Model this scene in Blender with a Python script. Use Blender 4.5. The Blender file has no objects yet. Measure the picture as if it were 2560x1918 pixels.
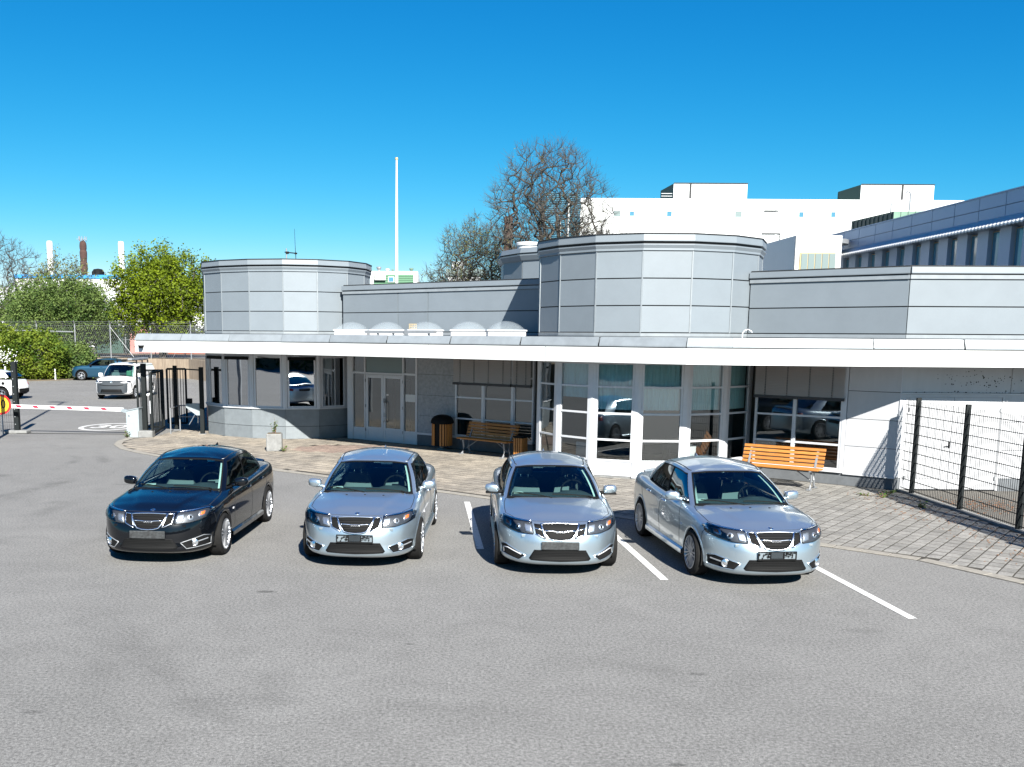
import bpy, bmesh, math, random
import numpy as np
from math import sin, cos, pi, radians, atan2, hypot, sqrt
from mathutils import Vector, Matrix
from mathutils.bvhtree import BVHTree

# ------------------------------------------------------------------ camera, sky, sun, exposure
S = bpy.context.scene
COL = S.collection
cam_d = bpy.data.cameras.new('camera')
cam = bpy.data.objects.new('camera', cam_d)
COL.objects.link(cam)
cam.matrix_world = Matrix.Translation((0, 0, 3.34)) @ Matrix.Rotation(radians(90 - 8.78), 4, 'X') @ Matrix.Rotation(radians(0.37), 4, 'Z')
cam_d.sensor_width = 36.0
cam_d.lens = 2450.0 / 2560.0 * 36.0
cam_d.shift_x = (1280 - 1097) / 2560.0
cam_d.shift_y = (1214.5 - 959) / 2560.0
cam_d.clip_start = 0.1
cam_d.clip_end = 3000
S.camera = cam

SUN = Vector((0.36, -1.42, 1.0)).normalized()          # towards the sun: behind the camera, a little right
world = bpy.data.worlds.new("World")
S.world = world
world.use_nodes = True
wn = world.node_tree
wn.nodes.clear()
sky = wn.nodes.new('ShaderNodeTexSky')
sky.sky_type = 'NISHITA'
sky.sun_disc = False
sky.sun_elevation = math.asin(SUN.z)
sky.sun_rotation = atan2(SUN.x, SUN.y)
sky.altitude = 50
sky.air_density = 0.7
sky.dust_density = 0.2
sky.ozone_density = 3.0
# per-channel response of the camera to the clear blue sky (same curve over the whole dome)
sep = wn.nodes.new('ShaderNodeSeparateColor')
cmb = wn.nodes.new('ShaderNodeCombineColor')
wn.links.new(sky.outputs[0], sep.inputs[0])
for i, (ref, k, g) in enumerate(((5.66, 3.9, 2.9), (7.89, 6.2, 1.10), (9.4, 7.1, .66))):
    dv = wn.nodes.new('ShaderNodeMath'); dv.operation = 'DIVIDE'; dv.inputs[1].default_value = ref
    pw = wn.nodes.new('ShaderNodeMath'); pw.operation = 'POWER'; pw.inputs[1].default_value = g
    ml = wn.nodes.new('ShaderNodeMath'); ml.operation = 'MULTIPLY'; ml.inputs[1].default_value = k
    mi = wn.nodes.new('ShaderNodeMath'); mi.operation = 'MINIMUM'; mi.inputs[1].default_value = k * 1.25
    wn.links.new(sep.outputs[i], dv.inputs[0]); wn.links.new(dv.outputs[0], pw.inputs[0])
    wn.links.new(pw.outputs[0], ml.inputs[0]); wn.links.new(ml.outputs[0], mi.inputs[0]); wn.links.new(mi.outputs[0], cmb.inputs[i])
bg = wn.nodes.new('ShaderNodeBackground')
bg.inputs['Strength'].default_value = 0.05
wo = wn.nodes.new('ShaderNodeOutputWorld')
wn.links.new(cmb.outputs[0], bg.inputs['Color'])
wn.links.new(bg.outputs[0], wo.inputs['Surface'])

sd = bpy.data.lights.new('sun', 'SUN')
sd.energy = 5.0
sd.angle = radians(0.5)
sd.color = (1.0, 0.955, 0.88)
so = bpy.data.objects.new('sun', sd)
COL.objects.link(so)
so.rotation_euler = (-SUN).to_track_quat('-Z', 'Y').to_euler()
so.location = (0, 0, 30)

S.view_settings.view_transform = 'Standard'
S.view_settings.look = 'None'
S.view_settings.exposure = 1.66
S.view_settings.gamma = 1.0
S.view_settings.use_curve_mapping = False
S.render.engine = 'CYCLES'
S.cycles.max_bounces = 8
S.cycles.transparent_max_bounces = 24

# ------------------------------------------------------------------ helpers
def tag(o, label=None, cat=None, group=None, kind=None):
    if label: o['label'] = label
    if cat: o['category'] = cat
    if group: o['group'] = group
    if kind: o['kind'] = kind
    return o

def empty(name, loc=(0, 0, 0), rz=0.0, label=None, cat=None, group=None, parent=None):
    o = bpy.data.objects.new(name, None)
    COL.objects.link(o)
    o.location = loc
    o.rotation_euler = (0, 0, rz)
    o.empty_display_size = 0.2
    if parent: o.parent = parent
    return tag(o, label, cat, group)

def copy_tree(o, parent=None):
    c = o.copy()
    COL.objects.link(c)
    c.parent = parent
    for ch in list(o.children):
        copy_tree(ch, c)
    return c

def root_matrix(o):
    m = Matrix.Identity(4)
    while o is not None:
        m = Matrix.Translation(o.location) @ o.rotation_euler.to_matrix().to_4x4() @ m
        o = o.parent
    return m

class MB:
    """collects verts and faces of one mesh object"""
    def __init__(self):
        self.v = []
        self.f = []
        self.mi = []
        self.cur = 0
    def add(self, vs, fs):
        n = len(self.v)
        self.v.extend([tuple(p) for p in vs])
        for f in fs:
            self.f.append(tuple(i + n for i in f))
            self.mi.append(self.cur)
        return self
    def box(self, x0, x1, y0, y1, z0, z1):
        self.add([(x0, y0, z0), (x1, y0, z0), (x1, y1, z0), (x0, y1, z0), (x0, y0, z1), (x1, y0, z1), (x1, y1, z1), (x0, y1, z1)],
                 [(0, 3, 2, 1), (4, 5, 6, 7), (0, 1, 5, 4), (1, 2, 6, 5), (2, 3, 7, 6), (3, 0, 4, 7)])
        return self
    def cbox(self, c, s, rz=0.0):
        hx, hy, hz = s[0] / 2, s[1] / 2, s[2] / 2
        vs = []
        for dz in (-hz, hz):
            for dx, dy in ((-hx, -hy), (hx, -hy), (hx, hy), (-hx, hy)):
                vs.append((c[0] + dx * cos(rz) - dy * sin(rz), c[1] + dx * sin(rz) + dy * cos(rz), c[2] + dz))
        self.add(vs, [(0, 3, 2, 1), (4, 5, 6, 7), (0, 1, 5, 4), (1, 2, 6, 5), (2, 3, 7, 6), (3, 0, 4, 7)])
        return self
    def bbox(self, c, s, b=0.01, rz=0.0):
        """box with chamfered vertical edges and top"""
        hx, hy, hz = s[0] / 2, s[1] / 2, s[2] / 2
        def ring(i, z):
            o = []
            for dx, dy in ((-hx + b, -hy + i), (hx - b, -hy + i), (hx - i, -hy + b), (hx - i, hy - b), (hx - b, hy - i), (-hx + b, hy - i), (-hx + i, hy - b), (-hx + i, -hy + b)):
                o.append((c[0] + dx * cos(rz) - dy * sin(rz), c[1] + dx * sin(rz) + dy * cos(rz), c[2] + z))
            return o
        r = [ring(b * .7, -hz), ring(0, -hz + b), ring(0, hz - b), ring(b * .7, hz)]
        vs = [p for q in r for p in q]
        fs = []
        for k in range(3):
            for i in range(8):
                j = (i + 1) % 8
                fs.append((k * 8 + i, k * 8 + j, k * 8 + 8 + j, k * 8 + 8 + i))
        fs.append(tuple(range(7, -1, -1)))
        fs.append(tuple(range(24, 32)))
        self.add(vs, fs)
        return self
    def bar(self, a, b, w, h=None, up=(0, 0, 1)):
        """box bar from a to b, w wide, h high"""
        h = h or w
        a, b = Vector(a), Vector(b)
        d = (b - a)
        if d.length < 1e-6: return self
        d.normalize()
        up = Vector(up)
        if abs(d.dot(up)) > 0.98: up = Vector((0, 1, 0)) if abs(d.y) < .9 else Vector((1, 0, 0))
        s = d.cross(up).normalized()
        u = s.cross(d).normalized()
        vs = []
        for p in (a, b):
            for i, j in ((-1, -1), (1, -1), (1, 1), (-1, 1)):
                vs.append(p + s * (i * w / 2) + u * (j * h / 2))
        self.add(vs, [(3, 2, 1, 0), (4, 5, 6, 7), (0, 1, 5, 4), (1, 2, 6, 5), (2, 3, 7, 6), (3, 0, 4, 7)])
        return self
    def tube(self, pts, r, n=8, cap=True):
        pts = [Vector(p) for p in pts]
        if not isinstance(r, (list, tuple)): r = [r] * len(pts)
        base = len(self.v)
        vs = []
        ref = None
        for k, p in enumerate(pts):
            if k == 0: d = pts[1] - pts[0]
            elif k == len(pts) - 1: d = pts[-1] - pts[-2]
            else: d = pts[k + 1] - pts[k - 1]
            d.normalize()
            if ref is None:
                ref = Vector((0, 0, 1)) if abs(d.z) < .9 else Vector((1, 0, 0))
            s = d.cross(ref)
            if s.length < 1e-4: s = d.cross(Vector((0, 1, 0)))
            s.normalize()
            u = s.cross(d).normalized()
            for i in range(n):
                a = 2 * pi * i / n
                vs.append(p + (s * cos(a) + u * sin(a)) * r[k])
        fs = []
        for k in range(len(pts) - 1):
            for i in range(n):
                j = (i + 1) % n
                fs.append((k * n + i, k * n + j, k * n + n + j, k * n + n + i))
        if cap:
            fs.append(tuple(range(n - 1, -1, -1)))
            fs.append(tuple((len(pts) - 1) * n + i for i in range(n)))
        self.add(vs, fs)
        return self
    def lathe(self, prof, c=(0, 0, 0), n=24, axis='z', a0=0.0, cap=True):
        """prof: list of (r, h)"""
        vs = []
        for (r, h) in prof:
            for i in range(n):
                a = a0 + 2 * pi * i / n
                x, y = r * cos(a), r * sin(a)
                if axis == 'z': vs.append((c[0] + x, c[1] + y, c[2] + h))
                elif axis == 'x': vs.append((c[0] + h, c[1] + x, c[2] + y))
                else: vs.append((c[0] + x, c[1] + h, c[2] + y))
        fs = []
        for k in range(len(prof) - 1):
            for i in range(n):
                j = (i + 1) % n
                fs.append((k * n + i, k * n + j, k * n + n + j, k * n + n + i))
        if cap and prof[0][0] > 1e-4: fs.append(tuple(range(n - 1, -1, -1)))
        if cap and prof[-1][0] > 1e-4: fs.append(tuple((len(prof) - 1) * n + i for i in range(n)))
        self.add(vs, fs)
        return self
    def prism(self, poly, z0, z1):
        n = len(poly)
        vs = [(p[0], p[1], z0) for p in poly] + [(p[0], p[1], z1) for p in poly]
        fs = [tuple(range(n - 1, -1, -1)), tuple(range(n, 2 * n))]
        for i in range(n):
            j = (i + 1) % n
            fs.append((i, j, n + j, n + i))
        self.add(vs, fs)
        return self
    def build(self, name, mat, parent=None, smooth=False, world=False, kind=None, loc=None, fixn=True):
        me = bpy.data.meshes.new(name)
        vs = self.v
        if world and parent is not None:
            m = root_matrix(parent).inverted()
            vs = [m @ Vector(p) for p in vs]
        me.from_pydata([tuple(p) for p in vs], [], self.f)
        mats = mat if isinstance(mat, (list, tuple)) else [mat]
        for m_ in mats: me.materials.append(m_)
        if len(mats) > 1:
            me.polygons.foreach_set('material_index', self.mi)
        if fixn:
            bm = bmesh.new()
            bm.from_mesh(me)
            bmesh.ops.recalc_face_normals(bm, faces=bm.faces)
            bm.to_mesh(me)
            bm.free()
        if smooth:
            me.polygons.foreach_set('use_smooth', [True] * len(me.polygons))
            if smooth != 'all':
                try: me.set_sharp_from_angle(angle=radians(smooth if isinstance(smooth, (int, float)) and smooth > 1 else 40))
                except Exception: pass
        me.update()
        o = bpy.data.objects.new(name, me)
        COL.objects.link(o)
        if parent is not None: o.parent = parent
        if loc is not None: o.location = loc
        if kind: o['kind'] = kind
        return o

def wall_frame(a, b):
    """local frame on a vertical wall from a to b (left to right as seen); returns P(u, z, out)"""
    a, b = Vector((a[0], a[1])), Vector((b[0], b[1]))
    d = (b - a)
    L = d.length
    d.normalize()
    n = Vector((d.y, -d.x))           # towards the camera side (right-handed, a left, b right)
    def P(u, z, out=0.0):
        p = a + d * u + n * out
        return (p.x, p.y, z)
    return P, L

def wbox(mb, P, u0, u1, z0, z1, o0, o1):
    """box on a wall frame"""
    vs = [P(u0, z0, o1), P(u1, z0, o1), P(u1, z0, o0), P(u0, z0, o0), P(u0, z1, o1), P(u1, z1, o1), P(u1, z1, o0), P(u0, z1, o0)]
    mb.add(vs, [(0, 3, 2, 1), (4, 5, 6, 7), (0, 1, 5, 4), (1, 2, 6, 5), (2, 3, 7, 6), (3, 0, 4, 7)])
    return mb

def text_obj(name, txt, size, mat, parent, mtx, extrude=0.002, align='CENTER', bold=0.0, sx=1.0):
    cu = bpy.data.curves.new(name, 'FONT')
    cu.body = txt
    cu.size = size
    cu.extrude = extrude
    cu.offset = bold
    cu.align_x = align
    cu.align_y = 'CENTER'
    cu.resolution_u = 3
    t = bpy.data.objects.new(name, cu)
    COL.objects.link(t)
    bpy.context.view_layer.update()
    me = bpy.data.meshes.new_from_object(t.evaluated_get(bpy.context.evaluated_depsgraph_get()))
    bpy.data.objects.remove(t)
    bpy.data.curves.remove(cu)
    me.transform(mtx @ Matrix.Diagonal((sx, 1, 1, 1)))
    me.materials.clear()
    me.materials.append(mat)
    o = bpy.data.objects.new(name, me)
    COL.objects.link(o)
    if parent: o.parent = parent
    return o

# ------------------------------------------------------------------ materials
KALB = 0.68
def mat(name, col, rough=0.6, metal=0.0, noise=0.0, nscale=8.0, bump=0.0, bscale=40.0, coat=0.0, spec=0.5, col2=None, streak=None):
    if metal < .5:
        k = KALB if max(col) < .5 else .8
        col = tuple(c * k for c in col)
        if col2: col2 = tuple(c * k for c in col2)
    m = bpy.data.materials.new(name)
    m.use_nodes = True
    nt = m.node_tree
    b = nt.nodes['Principled BSDF']
    b.inputs['Base Color'].default_value = (*col, 1)
    b.inputs['Roughness'].default_value = rough
    b.inputs['Metallic'].default_value = metal
    if 'Specular IOR Level' in b.inputs: b.inputs['Specular IOR Level'].default_value = spec
    if coat:
        b.inputs['Coat Weight'].default_value = coat
        b.inputs['Coat Roughness'].default_value = 0.04
    tc = None
    if noise or bump:
        tc = nt.nodes.new('ShaderNodeTexCoord')
    if noise:
        n = nt.nodes.new('ShaderNodeTexNoise')
        n.inputs['Scale'].default_value = nscale
        n.inputs['Detail'].default_value = 8
        n.inputs['Roughness'].default_value = 0.65
        if streak:
            mp = nt.nodes.new('ShaderNodeMapping')
            mp.inputs['Scale'].default_value = streak
            nt.links.new(tc.outputs['Object'], mp.inputs['Vector'])
            nt.links.new(mp.outputs[0], n.inputs['Vector'])
        else:
            nt.links.new(tc.outputs['Object'], n.inputs['Vector'])
        r = nt.nodes.new('ShaderNodeValToRGB')
        r.color_ramp.elements[0].position = 0.3
        r.color_ramp.elements[1].position = 0.7
        c2 = col2 or tuple(max(0, c * (1 - noise)) for c in col)
        c1 = col if col2 else tuple(min(1, c * (1 + noise * .6)) for c in col)
        r.color_ramp.elements[0].color = (*c2, 1)
        r.color_ramp.elements[1].color = (*c1, 1)
        nt.links.new(n.outputs['Fac'], r.inputs[0])
        nt.links.new(r.outputs[0], b.inputs['Base Color'])
    if bump:
        n2 = nt.nodes.new('ShaderNodeTexNoise')
        n2.inputs['Scale'].default_value = bscale
        n2.inputs['Detail'].default_value = 4
        nt.links.new(tc.outputs['Object'], n2.inputs['Vector'])
        bp = nt.nodes.new('ShaderNodeBump')
        bp.inputs['Strength'].default_value = bump
        bp.inputs['Distance'].default_value = 0.01
        nt.links.new(n2.outputs['Fac'], bp.inputs['Height'])
        nt.links.new(bp.outputs[0], b.inputs['Normal'])
    return m

def vary(m, amt):
    nt = m.node_tree
    b = nt.nodes['Principled BSDF']
    oi = nt.nodes.new('ShaderNodeObjectInfo')
    mr = nt.nodes.new('ShaderNodeMapRange')
    mr.inputs['To Min'].default_value = 1 - amt
    mr.inputs['To Max'].default_value = 1 + amt
    nt.links.new(oi.outputs['Random'], mr.inputs['Value'])
    vm = nt.nodes.new('ShaderNodeVectorMath'); vm.operation = 'SCALE'
    src = b.inputs['Base Color']
    if src.links: nt.links.new(src.links[0].from_socket, vm.inputs[0])
    else: vm.inputs[0].default_value = src.default_value[:3]
    nt.links.new(mr.outputs[0], vm.inputs['Scale'])
    nt.links.new(vm.outputs[0], src)

def glass_mat(name, tint=(.4, .5, .5), refl=0.08, gl=(1, 1, 1), rough=0.0, wave=0.0, ior=1.5):
    m = bpy.data.materials.new(name)
    m.use_nodes = True
    nt = m.node_tree
    nt.nodes.clear()
    out = nt.nodes.new('ShaderNodeOutputMaterial')
    tr = nt.nodes.new('ShaderNodeBsdfTransparent')
    tr.inputs[0].default_value = (*tint, 1)
    g = nt.nodes.new('ShaderNodeBsdfGlossy')
    g.inputs['Color'].default_value = (*gl, 1)
    g.inputs['Roughness'].default_value = rough
    fr = nt.nodes.new('ShaderNodeFresnel')
    fr.inputs['IOR'].default_value = ior
    ad = nt.nodes.new('ShaderNodeMath')
    ad.operation = 'ADD'
    ad.use_clamp = True
    ad.inputs[1].default_value = refl
    mx = nt.nodes.new('ShaderNodeMixShader')
    nt.links.new(fr.outputs[0], ad.inputs[0])
    nt.links.new(ad.outputs[0], mx.inputs[0])
    nt.links.new(tr.outputs[0], mx.inputs[1])
    nt.links.new(g.outputs[0], mx.inputs[2])
    nt.links.new(mx.outputs[0], out.inputs[0])
    if wave:
        tc = nt.nodes.new('ShaderNodeTexCoord')
        n = nt.nodes.new('ShaderNodeTexNoise')
        n.inputs['Scale'].default_value = 1.2
        n.inputs['Detail'].default_value = 1
        bp = nt.nodes.new('ShaderNodeBump')
        bp.inputs['Strength'].default_value = wave
        bp.inputs['Distance'].default_value = 0.02
        nt.links.new(tc.outputs['Object'], n.inputs['Vector'])
        nt.links.new(n.outputs['Fac'], bp.inputs['Height'])
        nt.links.new(bp.outputs[0], g.inputs['Normal'])
    return m

def paint_mat(name, col, metal=0.0, rough=0.35, flake=True):
    m = mat(name, col, rough, metal, coat=1.0)
    nt = m.node_tree
    b = nt.nodes['Principled BSDF']
    if flake:
        tc = nt.nodes.new('ShaderNodeTexCoord')
        n = nt.nodes.new('ShaderNodeTexNoise')
        n.inputs['Scale'].default_value = 900
        n.inputs['Detail'].default_value = 1
        bp = nt.nodes.new('ShaderNodeBump')
        bp.inputs['Strength'].default_value = 0.05
        bp.inputs['Distance'].default_value = 0.001
        nt.links.new(tc.outputs['Object'], n.inputs['Vector'])
        nt.links.new(n.outputs['Fac'], bp.inputs['Height'])
        nt.links.new(bp.outputs[0], b.inputs['Normal'])
    # road dust low on the body
    return m

def leaf_mat(name, c1, c2, rough=0.7):
    m = bpy.data.materials.new(name)
    m.use_nodes = True
    nt = m.node_tree
    nt.nodes.clear()
    out = nt.nodes.new('ShaderNodeOutputMaterial')
    tc = nt.nodes.new('ShaderNodeTexCoord')
    n = nt.nodes.new('ShaderNodeTexNoise')
    n.inputs['Scale'].default_value = 1.1
    n.inputs['Detail'].default_value = 6
    r = nt.nodes.new('ShaderNodeValToRGB')
    r.color_ramp.elements[0].position = .36
    r.color_ramp.elements[0].color = (*c1, 1)
    r.color_ramp.elements[1].position = .64
    r.color_ramp.elements[1].color = (*c2, 1)
    nt.links.new(tc.outputs['Object'], n.inputs['Vector'])
    nt.links.new(n.outputs['Fac'], r.inputs[0])
    d = nt.nodes.new('ShaderNodeBsdfPrincipled')
    d.inputs['Roughness'].default_value = rough
    d.inputs['Specular IOR Level'].default_value = 0.25
    t = nt.nodes.new('ShaderNodeBsdfTranslucent')
    mx = nt.nodes.new('ShaderNodeMixShader')
    mx.inputs[0].default_value = 0.35
    nt.links.new(r.outputs[0], d.inputs['Base Color'])
    nt.links.new(r.outputs[0], t.inputs[0])
    nt.links.new(d.outputs[0], mx.inputs[1])
    nt.links.new(t.outputs[0], mx.inputs[2])
    nt.links.new(mx.outputs[0], out.inputs[0])
    return m

M = {}
M['cladding'] = mat('grey_cladding', (.215, .252, .282), .5, 0.05, noise=.06, nscale=1.6, bump=.04, bscale=3)
M['cladding_low'] = mat('grey_plinth_cladding', (.215, .245, .265), .5, 0.05, noise=.14, nscale=5, bump=.05, bscale=30)
M['flash'] = mat('zinc_flashing', (.29, .325, .35), .45, 0.1, noise=.14, nscale=3.5, bump=.05, bscale=5)
M['joint'] = mat('dark_joint', (.012, .014, .016), .7)
M['white'] = mat('white_fascia', (.64, .66, .66), .45, noise=.035, nscale=1.2)
M['whitepanel'] = mat('white_panel', (.50, .515, .54), .5, noise=.06, nscale=2.5, streak=(3, 3, .5))
M['soffit'] = mat('soffit', (.42, .43, .44), .8)
M['alu'] = mat('window_aluminium', (.60, .62, .66), .4, 0.1)
M['aluwhite'] = mat('white_window_frame', (.60, .62, .65), .45, 0.05, noise=.05, nscale=6)
M['concrete'] = mat('concrete', (.25, .255, .25), .9, noise=.28, nscale=7, bump=.35, bscale=60)
M['roughwall'] = mat('roughcast_wall', (.38, .41, .44), .9, noise=.25, nscale=12, bump=.8, bscale=55)
M['plinth'] = mat('grey_plinth', (.15, .165, .18), .85, noise=.2, nscale=5, bump=.2, bscale=50)
M['black'] = mat('black_metal', (.012, .014, .016), .45, 0.2)
M['blackpost'] = mat('black_powder_coat', (.012, .016, .017), .6, 0.0, spec=.2, noise=.3, nscale=20)
M['rubber'] = mat('rubber', (.016, .016, .016), .85, spec=.15, noise=.3, nscale=20)
M['plastic'] = mat('black_plastic', (.010, .0105, .011), .65, spec=.10)
M['steel'] = mat('galvanised_steel', (.34, .36, .38), .5, 0.4, noise=.12, nscale=12)
M['chrome'] = mat('chrome', (.85, .87, .89), .24, 1.0)
M['rim'] = mat('alloy_rim', (.42, .44, .47), .38, 0.85)
M['wood'] = mat('varnished_wood', (.52, .22, .045), .5, noise=.35, nscale=4, streak=(1.2, 14, 14), col2=(.33, .12, .022))
M['curtain'] = mat('teal_curtain', (.62, .88, .90), .9, noise=.2, nscale=8, streak=(12, 12, .4))
M['blind'] = mat('grey_blind', (.72, .67, .64), .6, 0.1)
M['blindrail'] = mat('dark_blind_rail', (.03, .03, .035), .5)
M['room'] = mat('room_wall', (.16, .16, .15), .9)
M['roomfloor'] = mat('room_floor', (.07, .065, .06), .8)
M['win'] = glass_mat('window_glass', (.82, .90, .90), .13, (.85, .90, .92), wave=.10)
M['winmir'] = glass_mat('mirror_window_glass', (.12, .14, .15), .52, (.80, .83, .86), wave=.12)
M['carglass'] = glass_mat('windscreen_glass', (.58, .80, .80), .02, (.8, .9, .95))
M['cardark'] = glass_mat('tinted_side_glass', (.30, .38, .37), .0, (.28, .30, .31), ior=1.35)
M['lens'] = glass_mat('lamp_lens', (.95, .97, .98), .0, (.7, .75, .8))
M['bluewin'] = mat('blue_window', (.07, .22, .33), .12, 0.0, spec=.8)
M['silver'] = paint_mat('silver_paint', (.42, .505, .56), .85, .30)
M['blackpaint'] = paint_mat('black_paint', (.003, .004, .006), .0, .25, flake=False)
M['blackpaint'].node_tree.nodes['Principled BSDF'].inputs['Specular IOR Level'].default_value = .05
M['bluepaint'] = paint_mat('blue_paint', (.006, .045, .085), .5, .35)
M['whitepaint'] = paint_mat('white_paint', (.80, .80, .80), .0, .4, flake=False)
M['lampin'] = mat('lamp_inner', (.48, .51, .55), .3, .9)
M['lampdark'] = mat('lamp_dark', (.06, .065, .075), .4, .3)
M['amber'] = mat('amber_lens', (.75, .16, .03), .3)
M['redlens'] = mat('red_lens', (.35, .01, .01), .25)
M['interior'] = mat('car_interior', (.045, .05, .052), .85)
M['seat'] = mat('car_seat', (.16, .17, .17), .85)
M['beige'] = mat('pillar_trim', (.55, .56, .52), .8)
M['linepaint'] = mat('road_paint', (.60, .60, .585), .6, noise=.12, nscale=14)
M['red'] = mat('red_reflective', (.62, .02, .05), .4)
M['signyellow'] = mat('sign_yellow', (.90, .52, .02), .45)
M['signred'] = mat('sign_red', (.72, .02, .015), .45)
M['orange'] = mat('orange_pole', (.85, .10, .02), .5)
M['cabinet'] = mat('grey_cabinet', (.36, .42, .45), .45, .1, noise=.1, nscale=6)
M['acryl'] = mat('acrylic_dome', (.45, .52, .56), .15)
M['acryl'].node_tree.nodes['Principled BSDF'].inputs['Alpha'].default_value = .22
M['bark'] = mat('bark', (.075, .066, .054), .95, noise=.4, nscale=5, bump=.6, bscale=12)
M['twig'] = mat('twig', (.060, .056, .050), .95)
M['brown'] = mat('rusty_chimney', (.075, .035, .025), .9, noise=.4, nscale=1.2)
M['green'] = mat('green_cladding', (.09, .23, .13), .6)
M['copper'] = mat('copper_patina', (.16, .27, .20), .6, noise=.15, nscale=1.2)
M['copperdark'] = mat('dark_copper', (.03, .075, .06), .6)
M['bluegrey'] = mat('bluegrey_cladding', (.30, .41, .56), .45, .1, noise=.05, nscale=.6)
M['teal'] = mat('teal_cladding', (.05, .24, .33), .4, .3)
M['unitgrey'] = mat('roof_unit', (.62, .64, .65), .5, .2, noise=.12, nscale=1.0, streak=(2, 2, .2))
M['bluestripe'] = mat('blue_stripe', (.03, .25, .55), .5)
M['stain'] = mat('lichen', (.05, .05, .045), .9)
M['windowgrey'] = mat('grey_window', (.2, .26, .26), .3)
M['gold'] = mat('sand_frame', (.50, .38, .18), .5)
M['carbumper'] = mat('van_bumper', (.045, .055, .065), .65, spec=.2)

for nm_, am_ in (('cladding', .045), ('cladding_low', .06), ('flash', .08), ('roughwall', .06), ('wood', .14), ('whitepanel', .03)): vary(M[nm_], am_)
r_ = [n for n in M['linepaint'].node_tree.nodes if n.type == 'VALTORGB'][0]
r_.color_ramp.elements[0].position = .36; r_.color_ramp.elements[1].position = .43
r_.color_ramp.elements[0].color = (.20, .20, .19, 1)

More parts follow.
